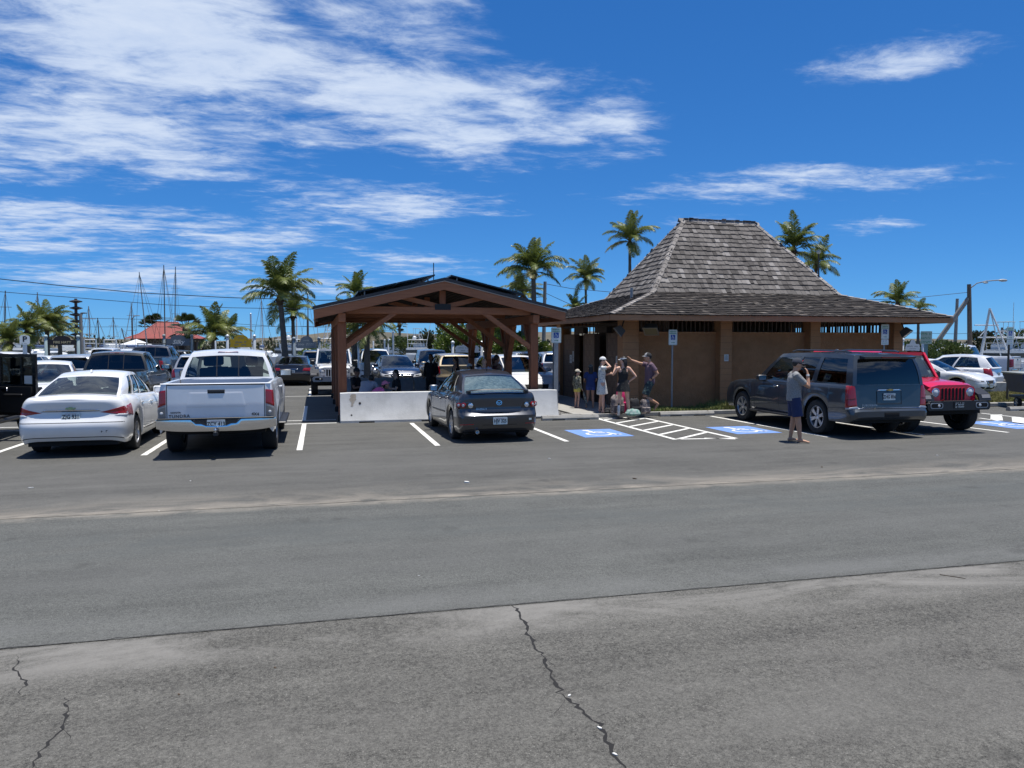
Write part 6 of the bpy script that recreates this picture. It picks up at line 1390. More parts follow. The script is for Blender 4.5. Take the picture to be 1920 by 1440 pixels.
    if bottom:
        mb = MB()
        if bottom_kind in ('shorts', 'trunks', 'short_shorts', 'trousers'):
            ell_tube(mb, [pel-V((0, 0, .11*s)), pel-V((0, 0, .02*s)), pel.lerp(mid, .35)], [.165*w, .180*w, .165*w], [.128*w, .13*w, .12*w], up=ax)
            for a in 'lr':
                hp, kn, an = P[a+'h'], P[a+'k'], P[a+'a']; f = {'shorts': .88, 'trunks': .92, 'short_shorts': .42, 'trousers': 1.}[bottom_kind]
                if bottom_kind == 'trousers': mb.tube([hp, hp.lerp(kn, .5), kn, kn.lerp(an, .5), kn.lerp(an, .95)], [.108*s, .098*s, .08*s, .072*s, .07*s], 12)
                else: mb.tube([hp+V((0, 0, .03*s)), hp.lerp(kn, f*.5), hp.lerp(kn, f)], [.108*s, .106*s, .108*s if f > .5 else .1*s], 14)
        else:
            hem = P['lh'].lerp(P['rh'], .5); hem = hem.lerp(P['lk'].lerp(P['rk'], .5), .50)
            n = 30; A = []
            for t in (0, .2, .4, .6, .8, 1.):
                c0 = pel.lerp(hem, t)+V((0, 0, .03*s*(1-t))); fy = V((-ax.y, ax.x, 0)); r_ = []
                for k in range(n): 
                    a = 2*math.pi*k/n; q = 1+t*.07*math.cos(a*9); r_.append(c0+ax*math.cos(a)*lerp(.172, .215, t)*w*q+fy*math.sin(a)*lerp(.130, .185, t)*w*q)
                A.append(r_+[r_[0]])
            mb.grid(A)
        if bottom_kind == 'skirt': mb.build('skirt', bottom, o, smooth=50)
        else: remesh(mb, 'shorts' if bottom_kind != 'trousers' else 'trousers', .0125, decim, bottom, o, 2)
    # ---- head: hair, hat, face
    Hd = T(*(hd+V((0, 0, .02*hs)))) @ Mh @ Matrix.Scale(hs, 4)
    ey = mat('eye_dark', (.02, .015, .012), .3)
    for sg in (-1, 1):
        MB().ball((sg*.032, .082, -.002), .012, .008, .008, 8, 6).build('eye', ey, body, smooth=60, M=Hd); MB().tube([(sg*.018, .09, .018), (sg*.048, .08, .018)], .005, 5).build('eyebrow', hair or HAIR_D, body, M=Hd)
    MB().tube([(-.022, .087, -.075), (0, .093, -.077), (.022, .087, -.075)], .006, 6).build('mouth', mat('lips', (.30, .10, .08), .5), body, M=Hd)
    if glasses:
        g = MB().box(-.062, -.006, .088, .098, -.016, .014, bev=.004).box(.006, .062, .088, .098, -.016, .014, bev=.004).tube([(-.06, .09, .005), (-.08, .0, .008)], .004, 5).tube([(.06, .09, .005), (.08, .0, .008)], .004, 5); g.build('sunglasses', m_black, o, M=Hd)
    if beard: MB().ball((0, .04, -.085), .055, .058, .045, 10, 6).build('beard', beard, body, smooth=60, M=Hd)
    if hair:
        mb = MB(); mb.ball((0, -.016, .018), .083, .096, .102, 14, 8); 
        # keep the face clear
        mb.v = [(x, min(y, .052+.03*max(0, z/.1)) if z < .075 else y, z if z > -.05 or y < .0 else -.05) for x, y, z in mb.v]
        if hairlen: mb.tube([(0, -.055, .06), (0, -.085, -.03), (0, -.095, -.05-hairlen*.5), (0, -.085, -.05-hairlen)], [.055, .08, .075, .03], 10, flat=[.6, .5, .38, .4], up=(1, 0, 0))
        mb.build('hair', hair, o, smooth=60, M=Hd)
    if hat:
        kind, c1, c2_ = hat; mb = MB(); A = []
        for i in range(7):
            t = i/6*R(88); A.append([(.088*math.cos(t)*math.cos(a), -.005+.106*math.cos(t)*math.sin(a), .028+.095*math.sin(t)) for a in [2*math.pi*k/20 for k in range(21)]])
        if kind == 'visor':
            mb.lathe([(.092, .028), (.094, .05), (.090, .068)], 20, Matrix.Diagonal((.95, 1.12, 1, 1)), cap=False)
            bd = mb.build('visor_band', c1, o, smooth=50, M=Hd)
        else:
            mb.grid(A); bd = mb.build('cap', c2_ or c1, o, smooth=60, M=Hd)
            if c2_: 
                f = MB(); f.grid([[ (x*1.012, y*1.012, z*1.01) for x, y, z in r_[2:9]] for r_ in A[:6]]); f.build('cap_front', c1, bd, smooth=60)
            MB().ball((0, 0, .124), .008).build('cap_button', c1, bd)
        B = []
        for i in range(5):
            t = i/4; B.append([(.086*math.sin(a)*(1-.15*t), .085*math.cos(a)+t*.085*max(.15, math.cos(a)), .034-.012*t-.018*math.sin(a)**2) for a in [R(-78+156*k/12) for k in range(13)]])
        br = MB().grid(B); br.grid([[(x, y, z-.005) for x, y, z in r_] for r_ in B]); br.build('cap_brim', c1 if kind != 'dark_brim' else m_black, bd, smooth=50)
    return o, P, Hd, hs
def prop(par, mb, name, m, M=None, smooth=40): return mb.build(name, m, par, smooth=smooth, M=M)
c_grey = cloth('cloth_heather', (.27, .27, .265), (.18, .18, .178), 60); c_navy = cloth('cloth_navy', (.018, .028, .085)); c_white = cloth('cloth_print', (.62, .62, .58), (.22, .26, .30), 26, .56, .60); c_black = cloth('cloth_black', (.012, .012, .013)); c_purple = cloth('cloth_purple', (.12, .075, .10)); c_floral = cloth('cloth_floral', (.018, .035, .045), (.14, .20, .16), 17, .55, .60); c_yellow = cloth('cloth_yellow', (.60, .52, .12)); c_camo = cloth('cloth_camo', (.30, .29, .22), (.09, .09, .06), 22); c_blue = cloth('cloth_blue', (.02, .042, .15)); c_pgrey = cloth('cloth_pale_grey', (.33, .34, .38)); c_pink = cloth('cloth_pink', (.70, .13, .32)); c_lav = cloth('cloth_lavender', (.42, .40, .48)); c_maroon = cloth('cloth_maroon', (.075, .018, .014)); c_dgrn = cloth('cloth_dark_floral', (.02, .03, .045), (.12, .15, .2), 17); c_jean = cloth('cloth_denim', (.05, .075, .13))
h_grey = cloth('cap_grey', (.28, .28, .28)); h_white = cloth('cap_white', (.62, .62, .60)); h_navy = cloth('cap_navy', (.03, .035, .05)); h_pink = cloth('cap_pink', (.62, .20, .30)); h_tan = cloth('cap_tan', (.50, .46, .38)); h_black = cloth('cap_black', (.02, .02, .022))
# man on the phone, barefoot, arms folded high
mp = gnd(1487, 829)
o, P, Hd, hs = person('man in grey shirt and navy shorts talking on a phone, barefoot on the asphalt', (mp.x, mp.y, 0), R(-108), 1.77,
    dict(head=(0, .055, 1.60), neck=(0, .005, 1.44), chest=(0, .0, 1.22), le=(-.20, .17, 1.19), lw=(.05, .235, 1.20), re=(.16, .24, 1.14), rw=(.10, .235, 1.42), lhd=(.85, .1, -.25), lhn=(0, -1, 0), rhd=(-.25, -.2, 1), rhn=(-.6, -1, 0), lk=(-.10, .03, .49), rk=(.11, .06, .49), la=(-.13, -.02, .085), ra=(.13, .10, .085), lf=(-.25, 1, 0), rf=(.3, 1, 0)),
    SKIN1, c_grey, 'tee', c_navy, 'shorts', ('cap', h_navy, None), HAIR_D, head_pitch=.12, beard=None, head_yaw=0.)
prop(o, MB().box(-.006, .006, -.035, .035, -.07, .07, bev=.004), 'phone', m_black, T(*(P['rw']+V((-.035, -.05, .085)))) @ RX(.2)); prop(o, MB().tube([P['rw']-V((-.02, .0, .05)), P['rw']-V((-.012, 0, .015))], .033, 14), 'watch_band', h_white)
MB().prism([(-.02, -.02), (.02, -.02), (.02, .02), (-.02, .02)], 0, .004).build('cap_patch', mat('cap_red', (.45, .02, .03), .8), o, M=Hd @ T(0, .098, .072) @ RX(-.5))
ZW = .105
def at_walk(x, y, z=ZW): q = gnd(x, y, z); return (q.x, q.y, z)
# child, cap, camo top, yellow shorts
o, P, *_ = person('child in cream cap, patterned long sleeves and yellow shorts by the doorway', at_walk(1082, 765), R(-70), 1.18, dict(lw=(-.2, .08, .86), rw=(.20, .12, .86)), SKIN2, c_camo, 'long', c_yellow, 'short_shorts', ('cap', h_tan, None), HAIR_D, .06, child=True, head_yaw=R(-25))
m_teal = cloth('cloth_teal', (.10, .38, .36)); prop(o, MB().tube([P['rw']+V((0, .05, -.08)), P['rw']+V((.03, .1, -.3)), P['rw']+V((.06, .16, -.5))], [.03, .05, .02], 8, flat=.5), 'held_scarf', cloth('cloth_scarf', (.25, .3, .3), (.05, .06, .06), 20))
o, P, *_ = person('girl with long dark hair in a blue top standing in the doorway shade', at_walk(1107, 765), R(-14), 1.32, dict(le=(-.25, .05, 1.12), lw=(-.15, .2, 1.05), re=(.25, .05, 1.12), rw=(.15, .2, 1.05), la=(-.16, 0, .085)), SKIN1, c_blue, 'tee', cloth('cloth_swim', (.03, .06, .22)), 'short_shorts', ('cap', cloth('cap_camo', (.20, .20, .17), (.07, .07, .06), 20), None), HAIR_D, .30, child=True, decim=.35)
o, P, *_ = person('woman in a white print dress with one hand raised to her cap', at_walk(1128, 774), R(-98), 1.60, dict(head=(0, .03, 1.60), re=(.30, .20, 1.42), rw=(.10, .10, 1.585), rhd=(-.7, -.3, .5), rhn=(-.3, -1, 0), le=(-.22, .14, 1.16), lw=(-.05, .26, 1.2), la=(-.16, -.02, .085), lk=(-.12, .01, .49), ra=(.12, .02, .085)), SKIN2, c_white, 'dress', None, None, ('dark_brim', h_white, h_white), HAIR_D, .12, head_yaw=R(-30), glasses=True, width=.95)
o, P, *_ = person('woman in black tank top and black skirt with white visor, hand on hip', at_walk(1168, 778), R(-8), 1.62, dict(re=(.36, -.10, 1.15), rw=(.19, .0, 1.0), rhd=(-.6, .5, -.3), rhn=(-1, 0, 0), le=(-.28, .10, 1.18), lw=(-.19, .22, 1.40), lhd=(.3, .2, 1), lhn=(0, -1, 0), la=(-.13, -.02, .085), ra=(.19, .03, .085), rk=(.14, .03, .49), lf=(-.3, 1, 0), rf=(.5, 1, 0)), SKIN2, c_black, 'tank_f', cloth('cloth_skirt', (.012, .012, .014), (.06, .065, .05), 30, .56, .62), 'skirt', ('visor', h_white, None), HAIR_D, .17, width=.96, head_yaw=R(40))
mpz = gnd(1214, 776, .09)
o, P, *_ = person('man in purple shirt and floral shorts leaning a hand on the brown column', (mpz.x+.05, mpz.y-.02, .09), R(78), 1.73, dict(re=(.16, .27, 1.44), rw=(.20, .50, 1.53), rhd=(.1, .55, .8), rhn=(.2, 1, .0), le=(-.25, -.17, 1.16), lw=(-.19, .0, .99), lhd=(.5, .6, -.3), lhn=(1, 0, 0), rk=(.10, .10, .50), ra=(.09, .02, .085), lk=(-.08, .16, .50), la=(-.04, -.22, .30), ltoe=.9, head=(0, .06, 1.60)), SKIN1, c_purple, 'tee', c_floral, 'shorts', ('cap', h_grey, h_black), HAIR_D)
prop(o, MB().tube([P['lw']+V((-.01, -.02, .03)), P['lw']+V((-.005, -.005, .012))], .033, 12), 'watch_band', m_black)
# people under the shelter
o, P, *_ = person('person in pale grey shirt bent over the picnic table under the shelter', (1.25, 21.85, 0), R(-35), 1.74, dict(pel=(0, 0, .56), chest=(0, .22, .82), neck=(0, .38, .98), head=(.0, .50, 1.06), ls=(-.19, .33, .93), rs=(.19, .33, .93), le=(-.25, .48, .70), re=(.25, .48, .70), lw=(-.12, .66, .78), rw=(.12, .66, .78), lh=(-.10, 0, .54), rh=(.10, 0, .54), lk=(-.14, .42, .50), rk=(.14, .42, .50), la=(-.14, .40, .085), ra=(.14, .40, .085)), SKIN3, c_pgrey, 'tee', c_navy, 'shorts', None, HAIR_D, head_pitch=-.6)
person('person in bright pink shirt and pink cap leaning low behind the barrier', (1.42, 21.42, 0), R(-75), 1.60, dict(pel=(0, 0, .50), chest=(0, .20, .74), neck=(0, .38, .90), head=(.0, .50, .99), ls=(-.17, .32, .84), rs=(.17, .32, .84), le=(-.23, .42, .62), re=(.23, .42, .62), lw=(-.12, .60, .55), rw=(.12, .60, .55), lh=(-.10, 0, .50), rh=(.10, 0, .50), lk=(-.14, .42, .48), rk=(.14, .42, .48), la=(-.14, .38, .085), ra=(.14, .38, .085)), SKIN1, c_pink, 'tee', c_jean, 'shorts', ('cap', h_pink, None), HAIR_D, .05, head_pitch=-.35)
SIT = dict(pel=(0, 0, .55), chest=(0, .02, .84), neck=(0, .02, 1.06), head=(0, .05, 1.22), ls=(-.18, .0, 1.0), rs=(.18, .0, 1.0), le=(-.24, .08, .74), re=(.24, .08, .74), lw=(-.14, .32, .78), rw=(.14, .32, .78), lh=(-.10, 0, .53), rh=(.10, 0, .53), lk=(-.13, .43, .52), rk=(.13, .43, .52), la=(-.13, .42, .085), ra=(.13, .42, .085))
person('person in dark top and dark cap seated across the table by the left shelter post'.replace('left shelter post', 'shelter post'), (1.15, 23.75, 0), R(-120), 1.72, SIT, SKIN3, c_black, 'tee', c_navy, 'shorts', ('cap', h_black, None), HAIR_D)
person('woman with long black hair seated at the picnic table facing the grey shirt', (2.35, 23.2, 0), R(95), 1.66, SIT, SKIN2, c_black, 'tee', c_jean, 'shorts', None, HAIR_D, .35)
q = atv(814, 737, 25.6); person('person in long dark clothes standing in the middle of the shelter', (q.x, 26.3, 0), R(150), 1.72, dict(lw=(-.2, .15, 1.0), rw=(.22, .1, .95)), SKIN3, c_black, 'long', c_black, 'trousers', None, HAIR_D, .1, width=.95)
q = atv(865, 690, 24.6); person('woman with dark hair and bare arms standing behind the grey sedan', (q.x, 25.6, 0), R(60), 1.66, dict(re=(.26, .1, 1.12), rw=(.2, .25, 1.0)), SKIN1, c_black, 'tank', c_jean, 'shorts', None, HAIR_D, .30)
q = atv(882, 690, 23.6); person('short person in white cap standing between the woman and the bald man', (q.x, 23.7, 0), R(60), 1.45, dict(lw=(-.2, .2, 1.0), rw=(.2, .2, 1.0)), SKIN1, c_dgrn, 'tee', c_navy, 'shorts', ('cap', h_white, None), HAIR_D, .05, head_yaw=R(20))
q = atv(908, 690, 22.6); person('bald man in pale lavender shirt standing with his back to the grey sedan', (q.x, 22.6, 0), R(-6), 1.64, dict(), SKIN2, c_lav, 'tee', c_navy, 'shorts', None, None, width=1.1)
q = atv(931, 690, 22.9); person('man in dark maroon tank top standing beside the bald man', (q.x+.02, 23.0, 0), R(-60), 1.74, dict(), SKIN3, c_maroon, 'tank', c_black, 'shorts', None, HAIR_D)
q = atv(1012, 690, 26.8); person('woman in dark floral dress with an arm held out behind the shelter post', (q.x-.05, 27.2, 0), R(-15), 1.66, dict(re=(.34, -.05, 1.16), rw=(.50, .0, .96), rhd=(.6, .1, -.6)), SKIN2, c_dgrn, 'dress', None, None, None, HAIR_D, .12)
# benches for those who sit away from the tables
def bench(x, y, rz, L, label):
    t = thing('bench', label, 'bench', (x, y, 0), rz)
    for k in range(2): MB().box(-L/2, L/2, -.16+k*.165, -.005+k*.165, .40, .44, bev=.006).build('seat_plank', m_table, t)
    for s_ in (-1, 1): MB().box(s_*L*.38-.04, s_*L*.38+.04, -.14, .14, 0, .40).build('leg', m_table, t)
bench(1.22, 21.80, R(-35), 1.0, 'short plank bench behind the barrier under the pale grey shirt')
# ---- bags on the walk
def bag(x, y, w, h, d, m, label, z=ZW, rz=0., kind='pack', m2=None):
    q = gnd(x, y, z); o = thing('backpack' if kind == 'pack' else 'bag', label, 'bag', (q.x, q.y, z), rz)
    mb = MB(); A = []
    for i in range(9):
        t = i/8; k = (1-(2*t-1)**6*.35)*(1-.25*t); A.append([(w/2*k*math.copysign(abs(math.cos(a))**.6, math.cos(a)), d/2*k*math.copysign(abs(math.sin(a))**.6, math.sin(a)), h*t) for a in [2*math.pi*n/16 for n in range(17)]])
    rb = random.Random(int(x*7+y)); A = [[(p_[0]*(1+.10*math.sin(p_[2]*31+x)+rb.uniform(-.06, .06)), p_[1]*(1+rb.uniform(-.1, .1)), p_[2]+rb.uniform(-.02, .02)*(i_ > 0)) for p_ in r_[:-1]] for i_, r_ in enumerate(A)]; A = [r_+[r_[0]] for r_ in A]
    mb.grid(A); top = A[-1]; mb.add([(0, 0, h*1.03)]+top[:-1], [(0, k+1, (k+1) % 16+1) for k in range(16)]); b = mb.build('pack_body', m, o, smooth=60)
    MB().box(-w*.36, w*.36, -d*.5-.03, -d*.38, h*.12, h*.5, bev=.02).build('pocket', m2 or m, o, smooth=40); MB().tube([(-.04, 0, h), (-.03, 0, h+.05), (.03, 0, h+.05), (.04, 0, h)], .008, 6).build('grab_loop', m_black, o)
    for s_ in (-1, 1): MB().tube([(s_*w*.25, d*.4, h*.9), (s_*w*.3, d*.75, h*.5), (s_*w*.25, d*.45, h*.1)], .012, 6, flat=.4).build('strap', m_black, o)
    return o
c_hot = cloth('cloth_hot_pink', (.50, .02, .12)); c_mint = cloth('cloth_mint', (.13, .27, .22), (.27, .33, .31), 14); c_pale = cloth('cloth_pale', (.30, .25, .22), (.12, .10, .10), 11)
bag(1157, 776, .42, .52, .28, c_pale, 'stuffed pale bag against the wall behind the white dress', kind='bag'); bag(1163, 774, .36, .62, .24, c_hot, 'hot pink backpack on the heap by the wall', m2=c_hot)
bag(1189, 776, .36, .42, .25, h_black, 'black backpack between the tank top woman and the leaning man'); bag(1187, 779, .42, .17, .26, c_mint, 'crumpled mint green towel bag on the weeds', kind='bag'); bag(1209, 776, .32, .40, .24, c_pale, 'grey bag at the foot of the leaning man', kind='bag')
bag(1141, 774, .45, .14, .3, h_black, 'flat black bag on the walk by the white dress', kind='bag')
q = gnd(1160, 779, ZW); o = thing('water_bottle', 'tall silver water bottle on the walk before the bags', 'bottle', (q.x, q.y, ZW)); MB().lathe([(.038, 0), (.04, .01), (.04, .24), (.026, .28)], 16).build('flask', mat('bottle_steel', (.45, .46, .48), .3, metal=.6), o, smooth=40); MB().lathe([(.026, .28), (.028, .33), (.02, .335)], 12).build('bottle_cap', m_black, o)
# ================================================================== palms, trees, shrubs
def leaf_mat(name, c, c2, trans=.35, scale=3.):
    m = bpy.data.materials.new(name); m.use_nodes = True; nt = m.node_tree; b = nt.nodes['Principled BSDF']; N = nt.nodes.new; L = nt.links.new
    b.inputs['Roughness'].default_value = .42; b.inputs['Specular IOR Level'].default_value = .45
    g = N('ShaderNodeNewGeometry'); oi = N('ShaderNodeObjectInfo'); a = N('ShaderNodeMath'); a.operation = 'ADD'; L(g.outputs['Random Per Island'], a.inputs[0]); L(oi.outputs['Random'], a.inputs[1])
    h = N('ShaderNodeMath'); h.operation = 'MULTIPLY'; h.inputs[1].default_value = .5; L(a.outputs[0], h.inputs[0])
    mx = N('ShaderNodeMix'); mx.data_type = 'RGBA'; L(h.outputs[0], mx.inputs[0]); mx.inputs[6].default_value = (*c, 1); mx.inputs[7].default_value = (*c2, 1); L(mx.outputs[2], b.inputs['Base Color'])
    t = N('ShaderNodeBsdfTranslucent'); L(mx.outputs[2], t.inputs[0]); ms = N('ShaderNodeMixShader'); ms.inputs[0].default_value = trans
    out = nt.nodes['Material Output']; L(b.outputs[0], ms.inputs[1]); L(t.outputs[0], ms.inputs[2]); L(ms.outputs[0], out.inputs[0]); return m
m_frond = leaf_mat('palm_leaf', (.085, .125, .024), (.21, .225, .055), .3); m_frondp = leaf_mat('palm_leaf_pale', (.16, .16, .05), (.28, .24, .09), .3); m_fan = leaf_mat('fan_leaf', (.018, .032, .010), (.045, .06, .018), .2)
m_trunk = mat('palm_trunk', (.085, .072, .058), .9, c2=(.16, .14, .115), scale=2.4, bump=.6, bscale=6, stretch=(3, 3, 14))
m_rachis = mat('palm_rib', (.16, .16, .06), .6); m_fibre = mat('palm_fibre', (.085, .055, .03), .9)
def frond_mesh(seed, curve, twist=0., pale=False):
    """unit-length frond in the yz plane: curve = start elevation and total bend (degrees)"""
    rnd = random.Random(seed); e0, bend = curve; pts = []; p = V((0, 0, 0)); n = 22
    for i in range(n+1):
        t = i/n; a = R(e0-bend*(t**1.35)); pts.append((p.copy(), a)); p = p+V((0, math.cos(a), math.sin(a)))*(1/n)
    mb = MB(); mb.tube([q for q, _ in pts], [lerp(.017, .003, i/n) for i in range(n+1)], 5, flat=.7, up=(1, 0, 0))
    K = 74
    for k in range(K):
        t = .13+.87*k/K; i = min(n-1, int(t*n)); f = t*n-i; c, a = pts[i][0].lerp(pts[i+1][0], f), lerp(pts[i][1], pts[i+1][1], f)
        T_ = V((0, math.cos(a), math.sin(a))); U = V((0, -math.sin(a), math.cos(a)))
        ln = .38*math.sin(math.pi*min(1, .18+.80*t))**.6*(1-.35*t)*rnd.uniform(.85, 1.12)
        for sg in (-1, 1):
            if rnd.random() < .04: continue
            out = (V((sg, 0, 0))*math.cos(R(32))+T_*(.75+rnd.uniform(-.1, .15))+U*rnd.uniform(-.05, .38)).normalized(); w = T_*.0105*rnd.uniform(.8, 1.15)
            dr = rnd.uniform(.35, .95)
            m1 = c+out*ln*.5+V((0, 0, -.05*ln*dr)); e = c+out*ln*.93+V((0, 0, -.55*ln*dr))
            mb.add([c-w*.5, c+w*.5, m1+w, m1-w, e], [(0, 1, 2, 3), (3, 2, 4)])
    me = mb.mesh('frond', None, False); me.materials.append(m_frondp if pale else m_frond); return me
FR = {'up': [frond_mesh(k, c) for k, c in enumerate(((84, 30), (78, 45), (72, 55)))], 'mid': [frond_mesh(10+k, c) for k, c in enumerate(((58, 85), (48, 85), (62, 105)))], 'out': [frond_mesh(20+k, c) for k, c in enumerate(((28, 75), (18, 70), (34, 100)))], 'low': [frond_mesh(30+k, c) for k, c in enumerate(((-5, 60), (-20, 55)))], 'pale': [frond_mesh(40, (30, 80), pale=True), frond_mesh(41, (5, 60), pale=True)]}
def palm(label, x, y, D, L, base_dx=0., counts=(4, 5, 5, 2), pale=0, tr=.16, seed=1, trunk=True, lean=0., group='coconut palms'):
    rnd = random.Random(seed); c = atd(x, y, D); b = atd(x+base_dx, 645, D); b.z = -.01
    o = thing('palm_tree', label, 'palm tree', (b.x, b.y, 0), 0, None); c = c-V((b.x, b.y, 0)); mid = V((c.x*.35+lean, c.y*.35, c.z*.5))
    pts = []; rr = []; n = 26
    for i in range(n+1):
        t = i/n; pts.append((V((0, 0, -.02))*(1-t)**2+mid*2*t*(1-t)+c*t*t)); rr.append(tr*(1.35-.35*min(1, t*6))*(1-.38*t)*(1.05 if i % 2 else .97))
    if c.z > .6: MB().tube(pts, rr, 12).build('trunk', m_trunk, o, smooth=60)
    mb = MB().tube([c-V((0, 0, .35)), c-V((0, 0, .1)), c+V((0, 0, .15)), c+V((0, 0, .4))], [tr*.7, tr*1.15, tr*.7, .03], 10)
    for k in range(9): a = k*.7; mb.tube([c+V((math.cos(a)*tr*.5, math.sin(a)*tr*.5, .05)), c+V((math.cos(a)*tr*1.7, math.sin(a)*tr*1.7, -.18))], [.05, .02], 6)
    cr = mb.build('crown', m_fibre, o, smooth=60)
    az = rnd.uniform(0, 6)
    for kind, cnt in zip(('up', 'mid', 'out', 'low', 'pale'), (counts[0]+1, counts[1]+2, counts[2]+2, counts[3], pale)):
        for k in range(cnt):
            az += 2.399+rnd.uniform(-.3, .3); me = rnd.choice(FR[kind]); sc = L*rnd.uniform(.85, 1.12)*(1.05 if kind in ('up', 'mid') else .95)
            link('frond', me, cr, T(*(c+V((0, 0, .05)))) @ RZ(az) @ RX(rnd.uniform(-.1, .1)) @ RY(rnd.uniform(-.25, .25)) @ Matrix.Scale(sc, 4))
    return o
palm('tall coconut palm leaning slightly behind the white pickup', 525, 560, 42, 2.35, 12, (5, 5, 4, 1), tr=.19, seed=3)
palm('smaller coconut palm beside the grey boat sign', 549, 592, 55, 1.75, 2, (4, 4, 4, 2), tr=.17, seed=5)
palm('tallest coconut palm with few fronds behind the restroom roof', 1181, 455, 50, 2.0, 0, (4, 3, 3, 2), pale=1, tr=.14, seed=8)
palm('full coconut palm rising behind the shelter roof', 1000, 512, 42, 2.15, 4, (5, 6, 5, 2), pale=1, tr=.19, seed=9)
palm('low coconut palm just clearing the shelter roof', 981, 556, 46, 1.6, 0, (4, 4, 3, 1), tr=.18, seed=10)
palm('slim coconut palm between the shelter and the restroom roof', 1098, 525, 58, 1.85, 2, (4, 5, 5, 3), tr=.13, seed=12)
palm('short coconut palm showing only frond tips over the restroom eave', 1081, 585, 57, 1.35, 0, (4, 3, 1, 0), tr=.15, seed=13)
palm('coconut palm rising behind the right hip of the shingle roof'.replace('right hip', 'far hip'), 1488, 470, 46, 1.95, 0, (5, 4, 3, 2), tr=.16, seed=15)
palm('drooping coconut palm beside a lamp globe behind the shingle roof', 1530, 497, 50, 1.6, 0, (2, 4, 5, 3), tr=.14, seed=16)
palm('coconut palm behind the low eave of the restroom', 1683, 572, 55, 1.7, 0, (3, 4, 3, 1), tr=.16, seed=18)
palm('small coconut palm tip behind the restroom eave end', 1722, 583, 58, 1.2, 0, (1, 2, 3, 1), tr=.12, seed=19)
palm('bushy palm by the parking letter sign', 52, 622, 58, 1.7, 0, (4, 5, 5, 3), tr=.2, seed=22)
palm('tall bushy palm between the parking letter sign and the black arched sign', 88, 612, 60, 2.0, 0, (5, 6, 5, 3), pale=2, tr=.2, seed=23)
palm('low dark palm at the harbour edge beside other palms', 18, 645, 56, 1.5, 0, (4, 5, 4, 2), tr=.2, seed=24)
palm('windblown palm by the black arched sign', 112, 625, 64, 1.6, 0, (3, 4, 4, 2), tr=.18, seed=25)
palm('low palm with straw coloured fronds between the grey and yellow boat signs', 400, 632, 55, 2.1, 0, (5, 4, 3, 1), pale=4, tr=.2, seed=27)
palm('second low palm beside the yellow boat sign', 428, 632, 58, 1.7, 0, (4, 4, 3, 1), pale=1, tr=.18, seed=28)
palm('shaggy palm seen through the shelter with hanging fronds', 688, 612, 42, 1.9, 0, (3, 4, 5, 6), tr=.19, seed=30)
palm('second shaggy palm seen through the shelter by its front post', 664, 606, 45, 1.9, 0, (3, 4, 5, 5), tr=.18, seed=31)
palm('palm tips clearing the shelter roof beyond its eave', 668, 556, 47, 1.55, 0, (4, 4, 2, 0), tr=.18, seed=32)
def fan_palm(label, x, y, D, L, seed):
    rnd = random.Random(seed); c = atd(x, y, D); b = V((c.x, c.y, 0)); o = thing('fan_palm', label, 'palm tree', b); c = c-b
    MB().tube([(0, 0, 0), (.05, 0, c.z*.5), c], [.3, .24, .22], 12).build('trunk', m_trunk, o, smooth=60); cr = MB().ball(c, .4, .4, .5).build('crown', m_fibre, o, smooth=60)
    for k in range(26):
        az = k*2.399; el = R(rnd.choice((85, 70, 55, 40, 25, 10, -10, -30))+rnd.uniform(-10, 10)); d = V((math.cos(az)*math.cos(el), math.sin(az)*math.cos(el), math.sin(el))); q = c+d*L*.6; mb = MB().tube([c, q], .03, 5)
        sx = d.cross(V((0, 0, 1))).normalized(); up = sx.cross(d); 
        for i in range(15):
            a = R(-75+150*i/14); f = (d*math.cos(a)+sx*math.sin(a)).normalized(); w = f.cross(up)*.09; e = q+f*L*.52-V((0, 0, .1*L)); mm = q+f*L*.3; mb.add([q-w*.3, q+w*.3, mm+w, mm-w, e], [(0, 1, 2, 3), (3, 2, 4)])
        mb.build('frond', m_fan, cr, fix=False)
fan_palm('dark fan palm standing beside the red roofed pavilion', 349, 619, 92, 2.0, 3); fan_palm('dark fan palm half hidden behind the red roof', 290, 617, 104, 2.0, 4); fan_palm('far fan palm seen small through the shelter', 749, 610, 140, 1.5, 5)
# ---- broadleaf trees and shrubs
m_plum = leaf_mat('plumeria_leaf', (.055, .10, .015), (.15, .19, .035), .3); m_bush = leaf_mat('bush_leaf', (.035, .062, .014), (.085, .115, .03), .25); m_scrub = leaf_mat('scrub_leaf', (.026, .036, .012), (.06, .065, .025), .15)
m_bark = mat('grey_bark', (.14, .12, .10), .9, var=.25, scale=8, bump=.4, bscale=20); m_petal = mat('flower_white', (.65, .62, .5), .7)
def leaf_cloud(mb, rnd, cx, cy, cz, rx, ry, rz_, n, size, up=.5):
    for i in range(n):
        while True:
            p = V((rnd.uniform(-1, 1), rnd.uniform(-1, 1), rnd.uniform(-1, 1)))
            if .30 < p.length < 1: break
        q = V((cx+p.x*rx, cy+p.y*ry, cz+p.z*rz_)); d = (p+V((rnd.gauss(0, .5), rnd.gauss(0, .5), rnd.gauss(up, .4)))).normalized(); x = d.cross(V((rnd.gauss(0, 1), rnd.gauss(0, 1), rnd.gauss(0, 1)))).normalized(); l = size*rnd.uniform(.7, 1.3); w = l*.30; z = x.cross(d)
        mb.add([q, q+d*l*.5+x*w+z*.05*l, q+d*l-z*.1*l, q+d*l*.5-x*w+z*.05*l], [(0, 1, 2, 3)])
